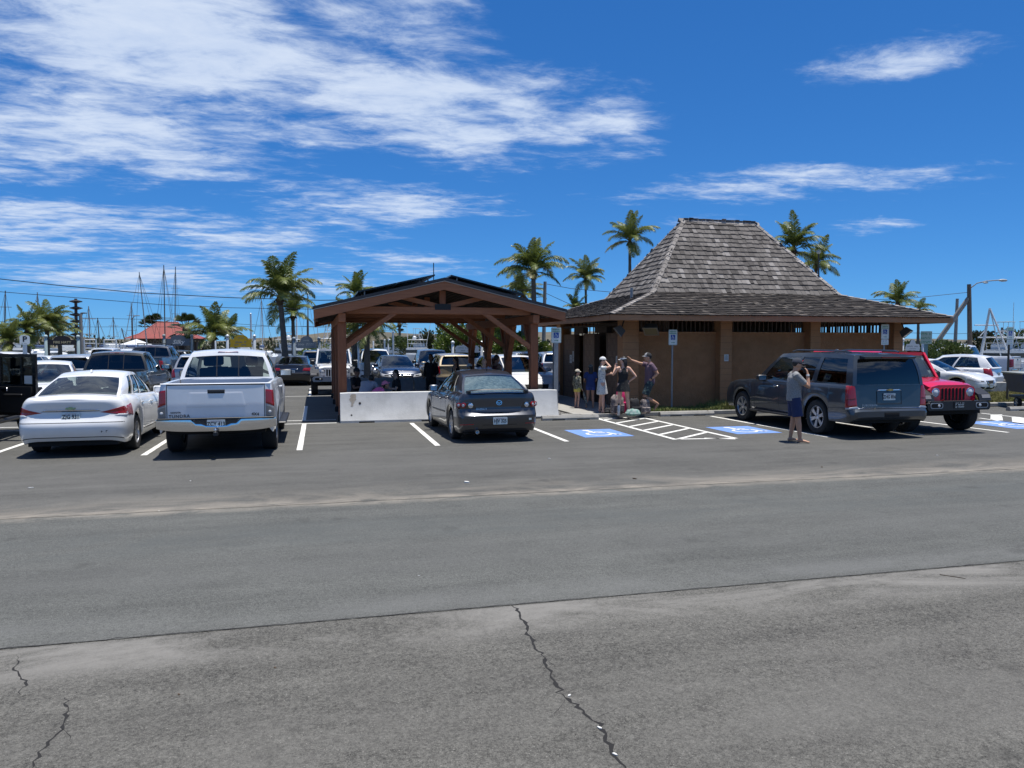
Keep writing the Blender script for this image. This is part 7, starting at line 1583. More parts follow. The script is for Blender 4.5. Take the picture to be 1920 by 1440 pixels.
def tree(name, label, x, ytop, D, wid, n=2200, size=.26, m=None, flowers=0, seed=1, hfac=1., zlow=None, cat='tree'):
    rnd = random.Random(seed); top = atd(x, ytop, D); H = top.z; o = thing(name, label, cat, (top.x, top.y, 0)); W = wid/2*D/FPX
    zl = zlow if zlow is not None else H*.3
    mt = MB().tube([(0, 0, 0), (.06, .03, zl*.6), (0, 0, zl+(H-zl)*.3)], [.16, .12, .07], 8); ends = []
    for k in range(7):
        a = k*.9+rnd.uniform(-.2, .2); e = V((math.cos(a)*W*rnd.uniform(.35, .7), math.sin(a)*W*rnd.uniform(.35, .7), rnd.uniform(zl+(H-zl)*.35, H*.86))); ends.append(e); mt.tube([(0, 0, zl*.55+.1*k*zl*.08), e*.5+V((0, 0, .1)), e], [.075, .05, .025], 6)
    mt.build('trunk', m_bark, o, smooth=60); mb = MB()
    for e in ends: leaf_cloud(mb, rnd, e.x, e.y, e.z, W*rnd.uniform(.32, .5), W*rnd.uniform(.32, .5), (H-zl)*rnd.uniform(.16, .30), n//9, size)
    leaf_cloud(mb, rnd, 0, 0, (zl+H)/2, W*.85, W*.7, (H-zl)*.48, n//4, size)
    cr = mb.build('crown', m or m_plum, o, fix=False)
    if flowers:
        mb = MB()
        for i in range(flowers):
            e = rnd.choice(ends); q = e+V((rnd.gauss(0, W*.3), rnd.gauss(0, W*.3), abs(rnd.gauss(.1, .2))))
            for k in range(5): a = k*1.257; mb.add([q, q+V((math.cos(a-.4)*.05, math.sin(a-.4)*.05, .03)), q+V((math.cos(a)*.09, math.sin(a)*.09, .04)), q+V((math.cos(a+.4)*.05, math.sin(a+.4)*.05, .03))], [(0, 1, 2, 3)])
        mb.build('flowers', m_petal, cr, fix=False)
tree('plumeria_tree', 'broad plumeria tree with white flowers behind the white harbour sign', 862, 610, 50, 110, 3200, .24, flowers=70, seed=4, zlow=.7)
tree('plumeria_tree', 'plumeria tree seen between the shelter posts', 915, 595, 54, 95, 2800, .24, flowers=50, seed=5, zlow=.8)
tree('plumeria_tree', 'yellow green plumeria tree behind the white minivan', 968, 622, 46, 110, 3000, .24, flowers=60, seed=6, zlow=1.0)
tree('plumeria_tree', 'small plumeria tree beside the shelter outer post', 1010, 640, 44, 55, 1400, .22, flowers=25, seed=7, zlow=1.0)
tree('shrub', 'rounded green shrub at the foot of the diagonal pole brace', 1768, 640, 47, 90, 2600, .16, m_bush, seed=9, zlow=.3, cat='shrub')
tree('shrub', 'low shrub beside the white board sign near the restroom', 1740, 655, 44, 60, 1600, .15, m_bush, seed=10, zlow=.3, cat='shrub')
tree('shrub', 'pale bushy shrub at the hill edge behind the grey boat sign', 585, 648, 60, 60, 1400, .16, m_plum, seed=14, zlow=.3, cat='shrub')
tree('shrub', 'dark tree clump behind the white sport boats', 800, 618, 105, 46, 1800, .35, m_scrub, seed=15, zlow=.6, cat='shrub')
tree('shrub', 'rounded tree behind the small white bus', 762, 632, 112, 70, 1800, .35, m_bush, flowers=20, seed=16, zlow=.6, cat='shrub')
for i, (x, y, D, w_) in enumerate(((1845, 622, 120, 40), (1910, 622, 110, 60), (1880, 640, 100, 50), (1720, 640, 125, 50), (1800, 645, 130, 60), (1935, 632, 96, 50))):
    tree('harbour_tree', ['ragged dark tree beyond the harbour utility pole', 'broad dark tree behind the lawn parking sign', 'low tree behind the outrigger boat', 'pointed tree beyond the white board sign', 'low spreading tree beyond the diagonal brace', 'bushy tree beyond the navy bin'][i], x, y, D, w_, 1500, .34, m_scrub if i % 2 == 0 else m_bush, seed=30+i, zlow=.8)
# ================================================================== harbour background
# low hill of lava rock and scrub
m_hill = mat('hill_scrub', (.060, .058, .034), .95, c2=(.125, .10, .062), scale=.03, bump=.6, bscale=.2)
rnd = random.Random(8); A = []
for i in range(121):
    a = R(-75+150*i/120)+YAW; r0, r_ = 190, 420
    h = 6.5+2.2*math.sin(a*7)+1.3*math.sin(a*19+1)+rnd.uniform(-.5, .5); h *= 1.0 if a < R(30) else .9
    A.append([(math.sin(a)*r0, math.cos(a)*r0, -.1), (math.sin(a)*250, math.cos(a)*250, h*.35), (math.sin(a)*330, math.cos(a)*330, h*.75), (math.sin(a)*r_, math.cos(a)*r_, h), (math.sin(a)*700, math.cos(a)*700, h*.6)])
struct(MB().grid(A).build('hill', m_hill, smooth=80))
mb = MB(); rnd = random.Random(9)
for i in range(260):
    a = R(rnd.uniform(-40, 62)); D = rnd.uniform(120, 300); x, y = math.sin(a)*D, math.cos(a)*D; h = rnd.uniform(.7, 2.4)*(1.25 if a < R(-8) else 1.)*(.6+D/300)
    leaf_cloud(mb, rnd, x, y, h*.5, h*rnd.uniform(.9, 1.8), h*1.2, h*.55, 60, .55+D/500)
o = mb.build('scrub', m_scrub, fix=False); o['kind'] = 'stuff'; o['label'] = 'dark scrub growing over the low hill behind the harbour'; o['category'] = 'scrub'

m_boat = mat('boat_white', (.66, .67, .66), .35, coat=.3, var=.04); m_boatg = mat('boat_grey', (.30, .33, .35), .5); m_mast = mat('mast_alloy', (.30, .31, .31), .4, metal=.5); m_mastd = mat('mast_wood', (.10, .085, .07), .7); m_tube = mat('tower_tube', (.60, .62, .62), .35, metal=.2); m_canvas = mat('boat_canvas', (.03, .06, .14), .8); m_bglass = mat('boat_glass', (.03, .04, .045), .1)
def hull(o, L, B, zt, zb=-.05, m=None):
    A = []
    for i in range(15):
        t = i/14; y = L*(t-.45); w = B/2*(1-max(0, (t-.45)/.55)**2.2)+.01; sh = zt+.35*t*t; A.append([(-w, y, sh), (-w*.92, y, (sh+zb)/2), (-w*.55, y+.0, zb), (w*.55, y, zb), (w*.92, y, (sh+zb)/2), (w, y, sh)])
    h = MB().grid(A); h.f.append(tuple(range(6))); h.build('hull', m or m_boat, o, smooth=50)
    D_ = [[(q[0][0]*.98, q[0][1], q[0][2]-.05), (q[5][0]*.98, q[5][1], q[5][2]-.05)] for q in A]; MB().grid(D_).build('deck', m_boat, o)
def sailboat(label, xt, yt, xb, D, rz, m=None, spread=None, L=9.):
    b = atd(xb, 645, D); t = atd(xt, yt, D); o = thing('sailing_boat', label, 'boat', (b.x, b.y, 0), rz); Mi = RZ(-rz); tip = Mi @ V((t.x-b.x, t.y-b.y, t.z)); r_ = max(.05, D*.0008)
    hull(o, L, 2.6, 1.0); MB().box(-.8, .8, -2.2, 1.4, .95, 1.45, bev=.1).build('cabin', m_boat, o, smooth=40); MB().box(-.82, .82, -1.6, 1.0, 1.12, 1.3).build('cabin_window', m_bglass, o)
    mm = m or m_mast; MB().tube([(0, .6, .9), tip], [r_, r_*.62], 8).build('mast', mm, o, smooth=60)
    MB().tube([(0, .5, 1.7), (0, -3.2, 1.75)], .07, 6).build('boom', mm, o); MB().tube([(0, .3, 1.82), (0, -3.0, 1.84)], [.16, .1], 8).build('furled_sail', m_canvas, o, smooth=60)
    for f in ((0, 3.9, 1.2), (0, -4.0, 1.1), (-1.1, .4, 1.), (1.1, .4, 1.)): MB().tube([f, tip*.98], .014, 4).build('stay', m_mastd, o)
    for k in ((.45, .75) if spread is None else spread): c = V((0, .6, .9)).lerp(tip, k); MB().tube([c-V((.55, 0, 0)), c+V((.55, 0, 0))], .03, 5).build('spreader', mm, o)
    return o
masts = [(307, 497, 312, 72, 20, 'weathered grey mast rising before the red roof', m_mastd, (.43,)), (261, 510, 271, 74, -15, 'tall pale mast left of the red roof'.replace('left of', 'next to'), None, ()), (166, 574, 168, 80, 10, 'slim mast with a forestay near the warning siren', None, None), (81, 562, 84, 76, 0, 'pale green mast above the bushy palms', mat('mast_green', (.22, .33, .30), .5), None), (10, 545, 6, 90, 15, 'thin mast at the harbour beyond the low dark palm', m_mastd, None), (183, 596, 190, 92, 25, 'short dark raked mast between the siren and the red roof', m_mastd, ()), (228, 615, 234, 95, -20, 'low raked mast in front of the scrubby hill', m_mastd, ()), (70, 548, 68, 100, 5, 'hair thin mast above the palm tops', m_mast, None), (212, 594, 212, 110, 0, 'faint far mast over the scrubby hill', m_mast, None), (246, 568, 246, 112, 0, 'far mast behind the curved lamp post', m_mast, None), (329, 500, 326, 120, 0, 'very thin far mast beside the grey mast', m_mast, None), (490, 560, 492, 70, 0, 'white mast behind the yellow boat sign', m_tube, ()), (555, 565, 556, 90, 0, 'white far mast behind the palm trunks', m_tube, ()), (577, 550, 578, 96, 0, 'dark far mast by the grey boat sign', m_mastd, ())]
for xt, yt, xb, D, rz, lb, m, sp in masts: sailboat('moored sailing boat with '+lb, xt, yt, xb, D, R(rz), m, sp)
def sportboat(label, x, D, rz, L=10., tower=4.5, radome=True, scale=.64, outr=True, flag=None, dark=False):
    b = atd(x, 645, D); rz = -math.atan2(b.x, b.y)+math.copysign(min(abs(rz), R(35)), rz)+(math.pi if int(x) % 3 == 0 else 0); o = thing('sport_fishing_boat', label, 'boat', (b.x, b.y, 0), rz); o.scale = (scale,)*3; k = scale
    hull(o, L, 3.4, 1.25); c = MB().add([], []); A = [(-1.3, -1.6), (1.3, -1.6), (1.3, 1.6), (.9, 3.0), (-.9, 3.0), (-1.3, 1.6)]
    MB().prism(A, 1.2, 2.5, 'z').build('cabin', m_boat, o); MB().prism([(x_*1.005, y_*1.005) for x_, y_ in A], 1.75, 2.25, 'z').build('cabin_glass', m_bglass, o); MB().prism([(x_*.9, y_*.9) for x_, y_ in A], 2.52, 2.62, 'z').build('fly_bridge_deck', m_boat, o)
    MB().box(-.9, .9, -1.1, -.2, 2.62, 3.2, bev=.1).build('helm', m_boat, o, smooth=40); rail = MB()
    for i, (x_, y_) in enumerate(A): rail.tube([(x_*.88, y_*.88, 2.6), (x_*.88, y_*.88, 3.3)], .025, 5); q = A[(i+1) % 6]; rail.tube([(x_*.88, y_*.88, 3.3), (q[0]*.88, q[1]*.88, 3.3)], .025, 5)
    rail.build('rail', m_tube, o)
    if tower:
        z1, z2 = 3.9, 2.6+tower; tw = MB(); lg = []
        for sx in (-1, 1):
            for sy in (-1, 1): a, e = V((sx*1.25, sy*1.2, 1.3)), V((sx*.5, sy*.45, z2)); lg.append((a, e)); tw.tube([a, e], .045, 6)
        for t in (.35, .55, .75, .98):
            P_ = [a.lerp(e, t) for a, e in (lg[0], lg[1], lg[3], lg[2])]
            for q, w in zip(P_, P_[1:]+P_[:1]): tw.tube([q, w], .03, 5)
        for t0, t1 in ((.1, .35), (.35, .55), (.55, .75), (.75, .98)):
            tw.tube([lg[0][0].lerp(lg[0][1], t0), lg[2][0].lerp(lg[2][1], t1)], .022, 5); tw.tube([lg[1][0].lerp(lg[1][1], t0), lg[3][0].lerp(lg[3][1], t1)], .022, 5); tw.tube([lg[2][0].lerp(lg[2][1], t0), lg[0][0].lerp(lg[0][1], t1)], .022, 5)
        tw.build('tower', m_tube, o, smooth=60); MB().box(-1.3, 1.3, -1.3, 1.3, 3.85, 3.95, bev=.04).build('hard_top', m_boat, o, smooth=40); MB().box(-.6, .6, -.55, .55, z2, z2+.07, bev=.03).build('tower_platform', m_boat, o, smooth=40); MB().box(-.65, .65, -.6, .6, z2+.9, z2+.96, bev=.02).build('sun_top', m_boatg, o, smooth=40)
        for sx in (-1, 1):
            for sy in (-1, 1): MB().tube([(sx*.55, sy*.5, z2), (sx*.55, sy*.5, z2+.92)], .025, 5).build('stanchion', m_tube, o)
    if radome: MB().ball((.3, .6, 4.25 if tower else 2.95), .32, .32, .28).build('radome', m_boat, o, smooth=60)
    if outr:
        for sx in (-1, 1): MB().tube([(sx*1.4, .5, 1.6), (sx*2.3, -.8, 8.2)], [.05, .025], 6).build('outrigger', m_tube, o, smooth=60)
    return o
sportboat('sport fishing boat with a cage tower beside the shelter post', 622, 66, R(15), tower=3.6); sportboat('sport fishing boat with a white radome seen through the shelter', 783, 82, R(-20), tower=2.2); sportboat('sport fishing boat with a tall ladder tower seen through the shelter', 838, 70, R(30), tower=5.0, radome=False)
sportboat('white fishing boat moored behind the white hatchback row', 205, 88, R(60), tower=0, outr=False); sportboat('white fishing boat with a canopy near the red roof', 248, 90, R(-60), tower=0, outr=False); sportboat('white fishing boat below the yellow boat sign', 452, 84, R(70), tower=0, outr=False); sportboat('white charter boat behind the palm trunks', 540, 78, R(80), tower=1.4); sportboat('white fishing boat at the pier beyond the black arched sign', 118, 82, R(80), tower=0, outr=False)
sportboat('white outrigger boat beyond the white crew cab pickup', 1885, 62, R(-30), tower=2.0, outr=False); sportboat('white boat moored behind the lawn sign pole', 1925, 72, R(40), tower=2.4, outr=True); sportboat('white boat in the trees beyond the harbour pole', 1790, 95, R(70), tower=0, outr=False); sportboat('small white boat moored past the charter boats', 20, 90, R(75), tower=1.2, outr=False)
# tall white mast with a raking boom on the right
b = atd(1850, 690, 56); o = thing('mast_boat', 'white mast with raking stays and boom beside the harbour utility pole', 'boat', (b.x, b.y, 0)); hull(o, 5, 2.0, .9)
t = atd(1856, 578, 56)-V((b.x, b.y, 0)); MB().tube([(0, .5, 1), t], [.10, .06], 8).build('mast', m_tube, o, smooth=60)
for x, y, r_ in ((1893, 668, .05), (1880, 682, .03), (1838, 630, .03)):
    e = atd(x, y, 56)-V((b.x, b.y, 0)); MB().tube([t if y > 660 else t.lerp(V((0, .5, 1)), .4), e], r_, 6).build('boom', m_tube, o)
for k, w_ in ((.45, .5), (.68, .9)): c = V((0, .5, 1)).lerp(t, k); MB().tube([c-V((w_, 0, 0)), c+V((w_, 0, 0))], .04, 5).build('spreader', m_tube, o)
# ---- poles, lamps, wires
m_pole = mat('pole_wood', (.10, .078, .058), .9, c2=(.16, .13, .105), scale=3, stretch=(6, 6, .6)); m_poleg = mat('pole_grey', (.24, .23, .21), .85, var=.15, scale=3, stretch=(6, 6, .6))
def pole(name, label, xt, yt, D, r_, xb=None, m=None, cat='pole'):
    t = atd(xt, yt, D); b = atd(xb if xb else xt, 645, D); o = thing(name, label, cat, (b.x, b.y, 0)); MB().tube([(0, 0, -.02), (t.x-b.x, t.y-b.y, t.z)], [r_, r_*.72], 12).build('pole_shaft', m or m_pole, o, smooth=60); return o, t, b
D1 = 58; o, t, b = pole('utility_pole', 'dark utility pole with a curved street lamp arm and a diagonal brace', 1817, 533, D1, .17, 1821)
org = V((b.x, b.y, 0)); a = [atd(x, y, D1)-org for x, y in ((1820, 540), (1832, 531), (1850, 527), (1876, 525))]; arm = MB().tube(a, .035, 6).build('lamp_arm', m_steel, o, smooth=60)
e = atd(1878, 525, D1)-org; MB().ball(e+V((.1, 0, -.02)), .34, .14, .09).build('lamp_head', m_boatg, o, smooth=60); e = atd(1848, 530, D1)-org; MB().ball(e, .2, .1, .06).build('small_lamp', m_boatg, o, smooth=60)
MB().tube([atd(1816, 559, D1)-org, atd(1738, 668, D1)-org], [.14, .16], 10).build('brace_pole', m_poleg, o, smooth=60)
pole('utility_pole', 'slimmer grey utility pole behind the diagonal brace', 1795, 560, 64, .14, 1790, m_poleg); pole('utility_pole', 'short dark pole beyond the lawn sign', 1879, 614, 74, .12)
o, t, b = pole('utility_pole', 'grey utility pole standing behind the shelter and its palms', 1022, 528, 44, .13, 1018, m_poleg); pole('utility_pole', 'dark thin pole beside the grey boat sign', 577, 596, 62, .11)
o, t, b = pole('lamp_post', 'concrete lamp post with a flat lamp next to the warning siren', 151, 588, 66, .16, 153, m_poleg, 'lamp post'); e = atd(157, 587, 66)-V((b.x, b.y, 0)); MB().tube([t-V((b.x, b.y, 0))-V((0, 0, .1)), e], .03, 6).build('lamp_arm', m_steel, o); MB().ball(e, .26, .12, .05).build('lamp_head', m_black, o, smooth=60)
o, t, b = pole('lamp_post', 'thin lamp post with a curved arm before the pale mast', 248, 596, 82, .07, 249, m_mastd, 'lamp post'); MB().tube([atd(x, y, 82)-V((b.x, b.y, 0)) for x, y in ((248, 598), (251, 593), (257, 592), (262, 592))], .04, 6).build('lamp_arm', m_mastd, o, smooth=60)
o, t, b = pole('lamp_post', 'lamp post with a white globe behind the shingle roof', 1535, 472, 46, .06, 1536, m_mastd, 'lamp post'); MB().ball(t-V((b.x, b.y, 0)), .13).build('globe', m_boat, o, smooth=60)
o, t, b = pole('warning_siren', 'warning siren with a stack of dark discs on a rust brown pole', 142, 560, 70, .15, 143, mat('siren_pole', (.12, .07, .06), .8), 'siren')
for k in range(7):
    zz = t.z-.35-k*.52; rel = V((t.x-b.x, t.y-b.y, 0)); MB().lathe([(.14, zz), (.46, zz+.10), (.46, zz+.16), (.12, zz+.26)], 16, T(rel.x, rel.y, 0)).build('horn_disc', m_black, o, smooth=30)
zz = t.z-5.2; MB().box(-.65, .65, -.2, .2, zz, zz+.14).build('cross_arm', m_trim, o); [MB().box(s_*.5-.14, s_*.5+.14, -.25, .25, zz+.0, zz-.25).build('siren_box', m_trim, o) for s_ in (-1, 1)]
def wire(label, pts, D0, D1_, r_=.018, sag=.0):
    P_ = []; n = len(pts)
    for i, (x, y) in enumerate(pts): P_.append(atd(x, y, lerp(D0, D1_, i/(n-1))))
    Q = []
    for a, b_ in zip(P_, P_[1:]):
        for k in range(8): Q.append(a.lerp(b_, k/8))
    Q.append(P_[-1]); o = MB().tube(Q, r_, 5).build('utility_wire', m_black, None, smooth=60); return tag(o, label, 'wire')
wire('topmost overhead wire falling toward the tall coconut palm', [(-60, 516), (0, 523), (110, 535), (260, 549), (430, 558), (600, 563), (800, 560), (1022, 540)], 48, 44, .022)
wire('second overhead wire below the topmost one', [(-60, 541), (0, 547), (140, 558), (300, 571), (430, 577), (600, 580), (800, 575), (1022, 556)], 50, 44.2, .016)
wire('lower overhead wire crossing the masts', [(-60, 606), (140, 596), (330, 600), (520, 612), (700, 612)], 68, 66, .016); wire('lowest overhead wire just above the hill', [(0, 612), (180, 613), (360, 613), (560, 612), (760, 622)], 80, 80, .016)
wire('wire running from the grey utility pole behind the slim palm', [(1022, 532), (1070, 541), (1150, 548), (1300, 560), (1500, 566), (1700, 560), (1816, 548)], 44, 58, .016); wire('sloping wire from the grey pole to the restroom eave', [(1024, 550), (1050, 562), (1075, 573)], 44, 40, .014); wire('far wires low over the harbour beyond the lawn sign', [(1700, 624), (1790, 626), (1880, 623), (1990, 626)], 90, 90, .02)
for x, yt, yb, D, r_, lb in ((672, 628, 700, 41, .055, 'white post standing in front of the shaggy palm'), (737, 622, 668, 58, .07, 'white pile seen through the shelter near the bus'), (728, 636, 668, 56, .05, 'short white pile next to the white pile near the bus'), (700, 640, 670, 60, .05, 'short white pile behind the shaggy palm'), (470, 588, 660, 66, .07, 'tall white pole by the yellow boat sign'), (404, 640, 680, 52, .05, 'white post between the grey and yellow boat signs')):
    t = atd(x, yt, D); o = MB().lathe([(r_, 0), (r_, t.z), (r_*.5, t.z+.04)], 12).build('white_post', m_tube, None, smooth=40); o.location = (t.x, t.y, 0); tag(o, lb, 'post')
# ---- carved boat signs between ball topped posts
def boat_sign(label, x0, x1, ytop, ybot, yarch, D, m, text, ink, sub=None, post_m=None, size=.8, ybase=None, double=False, shear=0., notch=False, rows=None):
    a, b = atd(x0, ybot, D), atd(x1, ybot, D); w = (b-a).length; c = (a+b)/2; zt = atd((x0+x1)/2, ytop, D).z; zb = atd((x0+x1)/2, ybot, D).z; za = atd((x0+x1)/2, yarch, D).z
    rz_ = math.atan2(b.y-a.y, b.x-a.x); o = thing('boat_sign', label, 'sign', (c.x, c.y, 0), rz_); h = zt-zb; n = 14
    if double: P_ = [(-w/2, zb), (w/2, zb), (w/2*.94, zb+h*.35), (w/2, zb+h*.6), (w*.42, zt), (w*.22, zt), (w*.1, za), (-w*.1, za), (-w*.22, zt), (-w*.42, zt), (-w/2, zb+h*.6), (-w/2*.94, zb+h*.35)]
    else:
        P_ = [(-w/2, zb), (w/2, zb), (w/2*(.92 if notch else 1), zb+h*.5), (w/2, zt), (w*.32, zt)]+[(w*.32*math.cos(R(180*i/n)), zt+(za-zt)*math.sin(R(180*i/n))) for i in range(1, n)]+[(-w*.32, zt), (-w/2, zt), (-w/2*(.92 if notch else 1), zb+h*.5)]
    bd = MB().prism(P_, -.04, .04).build('board', m, o)
    if text: lettering(text, h*size, ink, bd, T(0, -.045, zb+h*(.5 if not sub else sub[0])) @ UPR, depth=.004, bold=h*.012, shear=shear)
    for zf, wf, hf, n_ in (rows or ()): print_row(bd, ink, 0, -.0405, zb+h*zf, w*wf, h*hf, n_, int(zf*100)+n_)
    for s_ in (-1, 1):
        p = MB().lathe([(.085, 0), (.085, zt+.05), (.06, zt+.08)], 12, T(s_*(w/2+.13), 0, 0)).build('post', post_m or m_tube, o, smooth=40); MB().ball((s_*(w/2+.13), 0, zt+.18), .11).build('finial', post_m or m_tube, p, smooth=60)
        for zz in (zb+h*.3, zb+h*.75): MB().box(min(s_*w*.47, s_*(w/2+.1)), max(s_*w*.47, s_*(w/2+.1)), -.02, .02, zz-.02, zz+.02).build('bracket', m_trim, o)
    return o
ink_w = mat('sign_ink_white', (.62, .62, .58), .6); ink_y = mat('sign_ink_cream', (.55, .45, .25), .6); ink_b = mat('sign_ink_blue', (.03, .12, .28), .6); ink_k = mat('sign_ink_black', (.02, .02, .02), .6)
boat_sign('black arched boat sign with cream lettering FIRE HATT', 91, 142, 637, 647, 629.5, 52, mat('sign_black', (.018, .012, .012), .5), 'FIRE HATT', ink_y, None, mat('sign_post_teal', (.33, .42, .42), .6), .62)
boat_sign('grey arched boat sign with white script SILKY', 312, 356, 635, 648, 628, 54, mat('sign_grey', (.11, .13, .15), .6), 'Silky', ink_w, None, mat('sign_post_grey', (.22, .25, .25), .6), .85, shear=.35)
boat_sign('yellow arched boat sign between white ball topped posts', 431, 473, 636, 651, 628, 50, mat('sign_yellow', (.55, .34, .01), .5, var=.12, scale=4), None, ink_b, None, None, .36, notch=True, rows=((.62, .5, .24, 9), (.28, .62, .22, 11), (1.15, .28, .14, 6)))
boat_sign('blue grey arched boat sign beside the palm trunks', 556, 594, 641, 653, 630, 46, mat('sign_bluegrey', (.20, .23, .26), .6), None, ink_w, None, mat('sign_post_slate', (.22, .27, .31), .6), .66, rows=((.58, .8, .42, 8), (1.2, .3, .2, 5)))
boat_sign('white scalloped harbour sign with dark lettering seen through the shelter', 853, 899, 648, 661, 643, 46, mat('sign_board_white', (.60, .61, .59), .6), None, ink_k, None, m_tube, .32, double=True, rows=((.66, .7, .16, 16), (.28, .5, .15, 11)))
boat_sign('white scalloped board sign beside the green post sign at the restroom corner', 1697, 1725, 645, 663, 637, 40, MATS['sign_board_white'], 'MADURA 1', ink_k, (.2,), m_tube, .30, double=True, rows=((.74, .7, .16, 13), (.52, .4, .08, 10)))
for lb in (): pass
# letter sign and green post sign
t = atd(46, 629, 44); z2 = atd(46, 646, 44).z; o = thing('letter_sign', 'square white sign with a dark letter P on a pale post', 'sign', (t.x, t.y, 0), -YAW+R(30)*0+R(33)); MB().box(-.09, .09, .02, .2, 0, z2+.2).build('post', m_tube, o); h = t.z-z2; p = MB().prism(rounded(h*.96, h, .09), 0, .03).build('board', m_swhite, o, M=T(0, -.012, z2+h/2)); lettering('P', h*.85, m_ink, p, T(0, -.003, .03) @ UPR, bold=.012, depth=.001); print_row(p, m_ink, 0, -.002, -h*.38, h*.6, h*.08, 7, 5)
t = atd(1737, 621, 36); z2 = atd(1737, 645, 36).z; o = thing('post_sign', 'narrow green and white notice sign on a teal post', 'sign', (t.x, t.y, 0), -R(40)); MB().box(-.07, .07, .02, .16, 0, t.z-.05).build('post', mat('post_teal', (.16, .27, .30), .6), o); h = t.z-z2; p = MB().prism(rounded(.42, h, .03), 0, .02).build('board', mat('sign_pale_green', (.48, .56, .47), .5), o, M=T(0, -.01, z2+h/2))
for k in range(3): print_row(p, m_sgreen, 0, -.002, h*.28-k*.17, .34, .1, 6, 20+k)
# ---- red roofed pavilion
c = atd(316, 645, 100); o = thing('red_roof_pavilion', 'harbour pavilion with a steep red hipped roof', 'building', (c.x, c.y, 0), -R(4)); k = 100/FPX
zt, ze, zb = 2.05+(645-608)*k, 2.05+(645-636)*k, 0; m_rr = mat('red_roof', (.25, .048, .036), .7, c2=(.19, .036, .028), scale=2)
ew, bw, rw = 3.9, 3.3, 1.5; zm = ze+(zt-ze)*.28
rf = MB().add([(-ew, -ew*.8, ze), (ew, -ew*.8, ze), (ew, ew*.8, ze), (-ew, ew*.8, ze), (-bw*.82, -bw*.6, zm), (bw*.82, -bw*.6, zm), (bw*.82, bw*.6, zm), (-bw*.82, bw*.6, zm), (-rw*.75, 0, zt), (rw*.75, 0, zt)], [(0, 1, 5, 4), (1, 2, 6, 5), (2, 3, 7, 6), (3, 0, 4, 7), (4, 5, 9, 8), (5, 6, 9), (6, 7, 8, 9), (7, 4, 8), (3, 2, 1, 0)]).build('roof', m_rr, o)
for a_, b_ in (((-ew, -ew*.8, ze), (-bw*.82, -bw*.6, zm)), ((-bw*.82, -bw*.6, zm), (-rw*.75, 0, zt)), ((ew, -ew*.8, ze), (bw*.82, -bw*.6, zm)), ((bw*.82, -bw*.6, zm), (rw*.75, 0, zt)), ((-rw*.75, 0, zt), (rw*.75, 0, zt))): MB().tube([a_, b_], .07, 6).build('hip_trim', mat('red_trim', (.30, .09, .07), .7), rf)
for x in (-3.3, -1.1, 1.1, 3.3):
    for y in (-2.6, 2.6): MB().box(x-.12, x+.12, y-.12, y+.12, 0, ze).build('post', m_darkwood, o)
MB().box(-3.1, 3.1, .2, 2.4, 0, ze-.3).build('wall', mat('pavilion_wall', (.10, .07, .06), .8), o); MB().box(-3.4, 3.4, -2.7, 2.7, ze-.25, ze-.02).build('beam', m_darkwood, o)
for x in (-2.2, -.7, .8, 2.3): MB().box(x-.45, x+.45, .17, .19, .9, 2.2).build('window', m_bglass, o)
# ---- small white bus
c = atd(757, 645, 125); o = thing('small_bus', 'small white bus parked beyond the shelter', 'bus', (c.x, c.y, 0), R(80)); MB().box(-1.05, 1.05, -3.1, 3.1, .45, 2.85, bev=.18).build('body', m_boat, o, smooth=40)
for s_ in (-1, 1):
    for y in (-2.2, -.7, .8, 2.2): MB().box(s_*1.053-.006, s_*1.053+.006, y-.62, y+.62, 1.55, 2.3).build('side_window', m_bglass, o)
    for y in (-2, 2): add_wheel(o, s_*.92, y, .4, .26, 'truck')
MB().box(-.95, .95, 3.095, 3.11, 1.5, 2.4).build('windshield', m_bglass, o)
# ---- rope rack frames and canopies near the pier
for x0, x1, D, lb in ((158, 180, 72, 'white pipe rack frame in front of a parked van'), (195, 218, 74, 'white pipe rack frame beside another rack at the pier')):
    a, b = atd(x0, 645, D), atd(x1, 645, D); o = thing('pipe_rack', lb, 'rack', (a.x, a.y, 0), math.atan2(b.y-a.y, b.x-a.x)); w = (b-a).length
    for x in (0, w): MB().tube([(x, 0, 0), (x, 0, 2.45)], .06, 8).build('upright', m_tube, o)
    for z in (1.7, 2.1, 2.4): MB().tube([(0, 0, z), (w, 0, z)], .045, 8).build('rail', m_tube, o)
c = atd(256, 645, 78); o = thing('canopy_tent', 'white pop up canopy beside the red roofed pavilion', 'canopy', (c.x, c.y, 0), R(10))
MB().add([(-1.3, -1.3, 2.0), (1.3, -1.3, 2.0), (1.3, 1.3, 2.0), (-1.3, 1.3, 2.0), (0, 0, 2.5)], [(0, 1, 4), (1, 2, 4), (2, 3, 4), (3, 0, 4)]).build('cover', m_boat, o); MB().box(-1.3, 1.3, -1.3, 1.3, 1.75, 1.99).build('valance', m_boat, o)
for x in (-1.25, 1.25):
    for y in (-1.25, 1.25): MB().tube([(x, y, 0), (x, y, 1.9)], .04, 6).build('leg', m_tube, o)
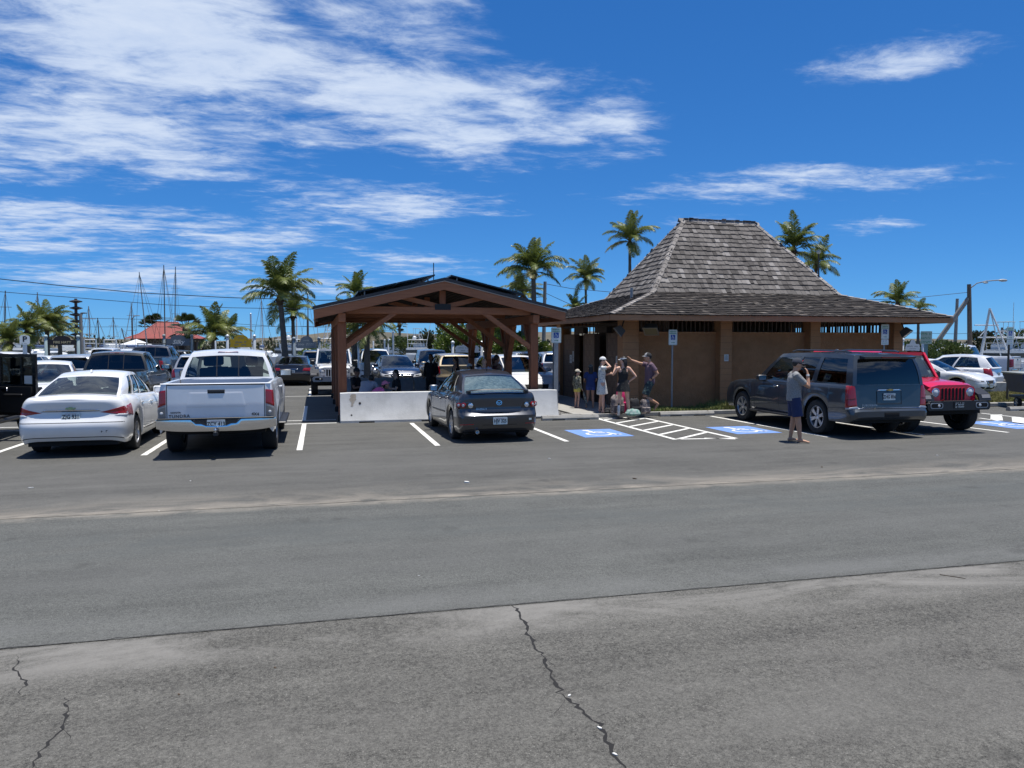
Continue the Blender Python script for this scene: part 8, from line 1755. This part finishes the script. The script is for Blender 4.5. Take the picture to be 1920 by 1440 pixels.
# ---- yellow hydrant
q = gnd(345, 716); q = atd(345, 645, 36); o = thing('fire_hydrant', 'tall yellow hydrant between the grey pickup and the white pickup', 'hydrant', (q.x, q.y, 0)); my = mat('hydrant_yellow', (.50, .32, .015), .5)
MB().lathe([(.15, 0), (.15, .05), (.10, .06), (.10, .95), (.15, .97), (.15, 1.02), (.11, 1.05), (.11, 1.2)], 14).build('barrel', my, o, smooth=30); MB().lathe([(.11, 1.2), (.10, 1.28), (.04, 1.33), (.04, 1.38)], 12).build('bonnet', mat('hydrant_white', (.6, .6, .58), .5), o, smooth=40)
for s_ in (-1, 1): MB().lathe([(.06, 0), (.06, .12), (.075, .12), (.075, .17)], 10, T(s_*.08, 0, 1.08) @ RY(s_*R(90))).build('outlet', my, o, smooth=30)
# ---- navy bin on a trailer at the right
q = gnd(1898, 752); c = atd(1932, 645, 29.5); o = thing('bin_trailer', 'navy blue steel bin on a small trailer at the lot edge', 'trailer', (c.x, c.y, 0), R(-24)); o.scale = (.68,)*3; mn = mat('bin_navy', (.012, .03, .10), .45, var=.15, scale=4)
MB().add([(-.45, -.8, .75), (1.2, -.8, .75), (1.3, .9, .75), (-.45, .9, .75), (-.72, -.95, 1.62), (1.45, -.95, 1.62), (1.45, 1.0, 1.62), (-.72, 1.0, 1.62)], [(3, 2, 1, 0), (4, 5, 6, 7), (0, 1, 5, 4), (1, 2, 6, 5), (2, 3, 7, 6), (3, 0, 4, 7)]).build('bin', mn, o); MB().box(-.78, 1.5, -1.0, 1.05, 1.62, 1.70, bev=.02).build('lid', mat('bin_lid', (.25, .26, .24), .6), o)
for x in (-.3, .3, .9): MB().box(x-.03, x+.03, -.95, -.86, .8, 1.6).build('rib', mn, o)
MB().box(-.5, 1.3, -.7, .8, .48, .60).build('chassis', m_trim, o); MB().box(-.35, 1.2, -.95, -.88, .42, .62).build('rear_bar', m_steel, o)
for x in (-.25, 1.1): MB().box(x-.09, x+.09, -.965, -.95, .46, .58).build('tail_lamp', m_dred, o)
for s_ in (-.45, 1.3): add_wheel(o, s_, 0, .27, .16, 'five')
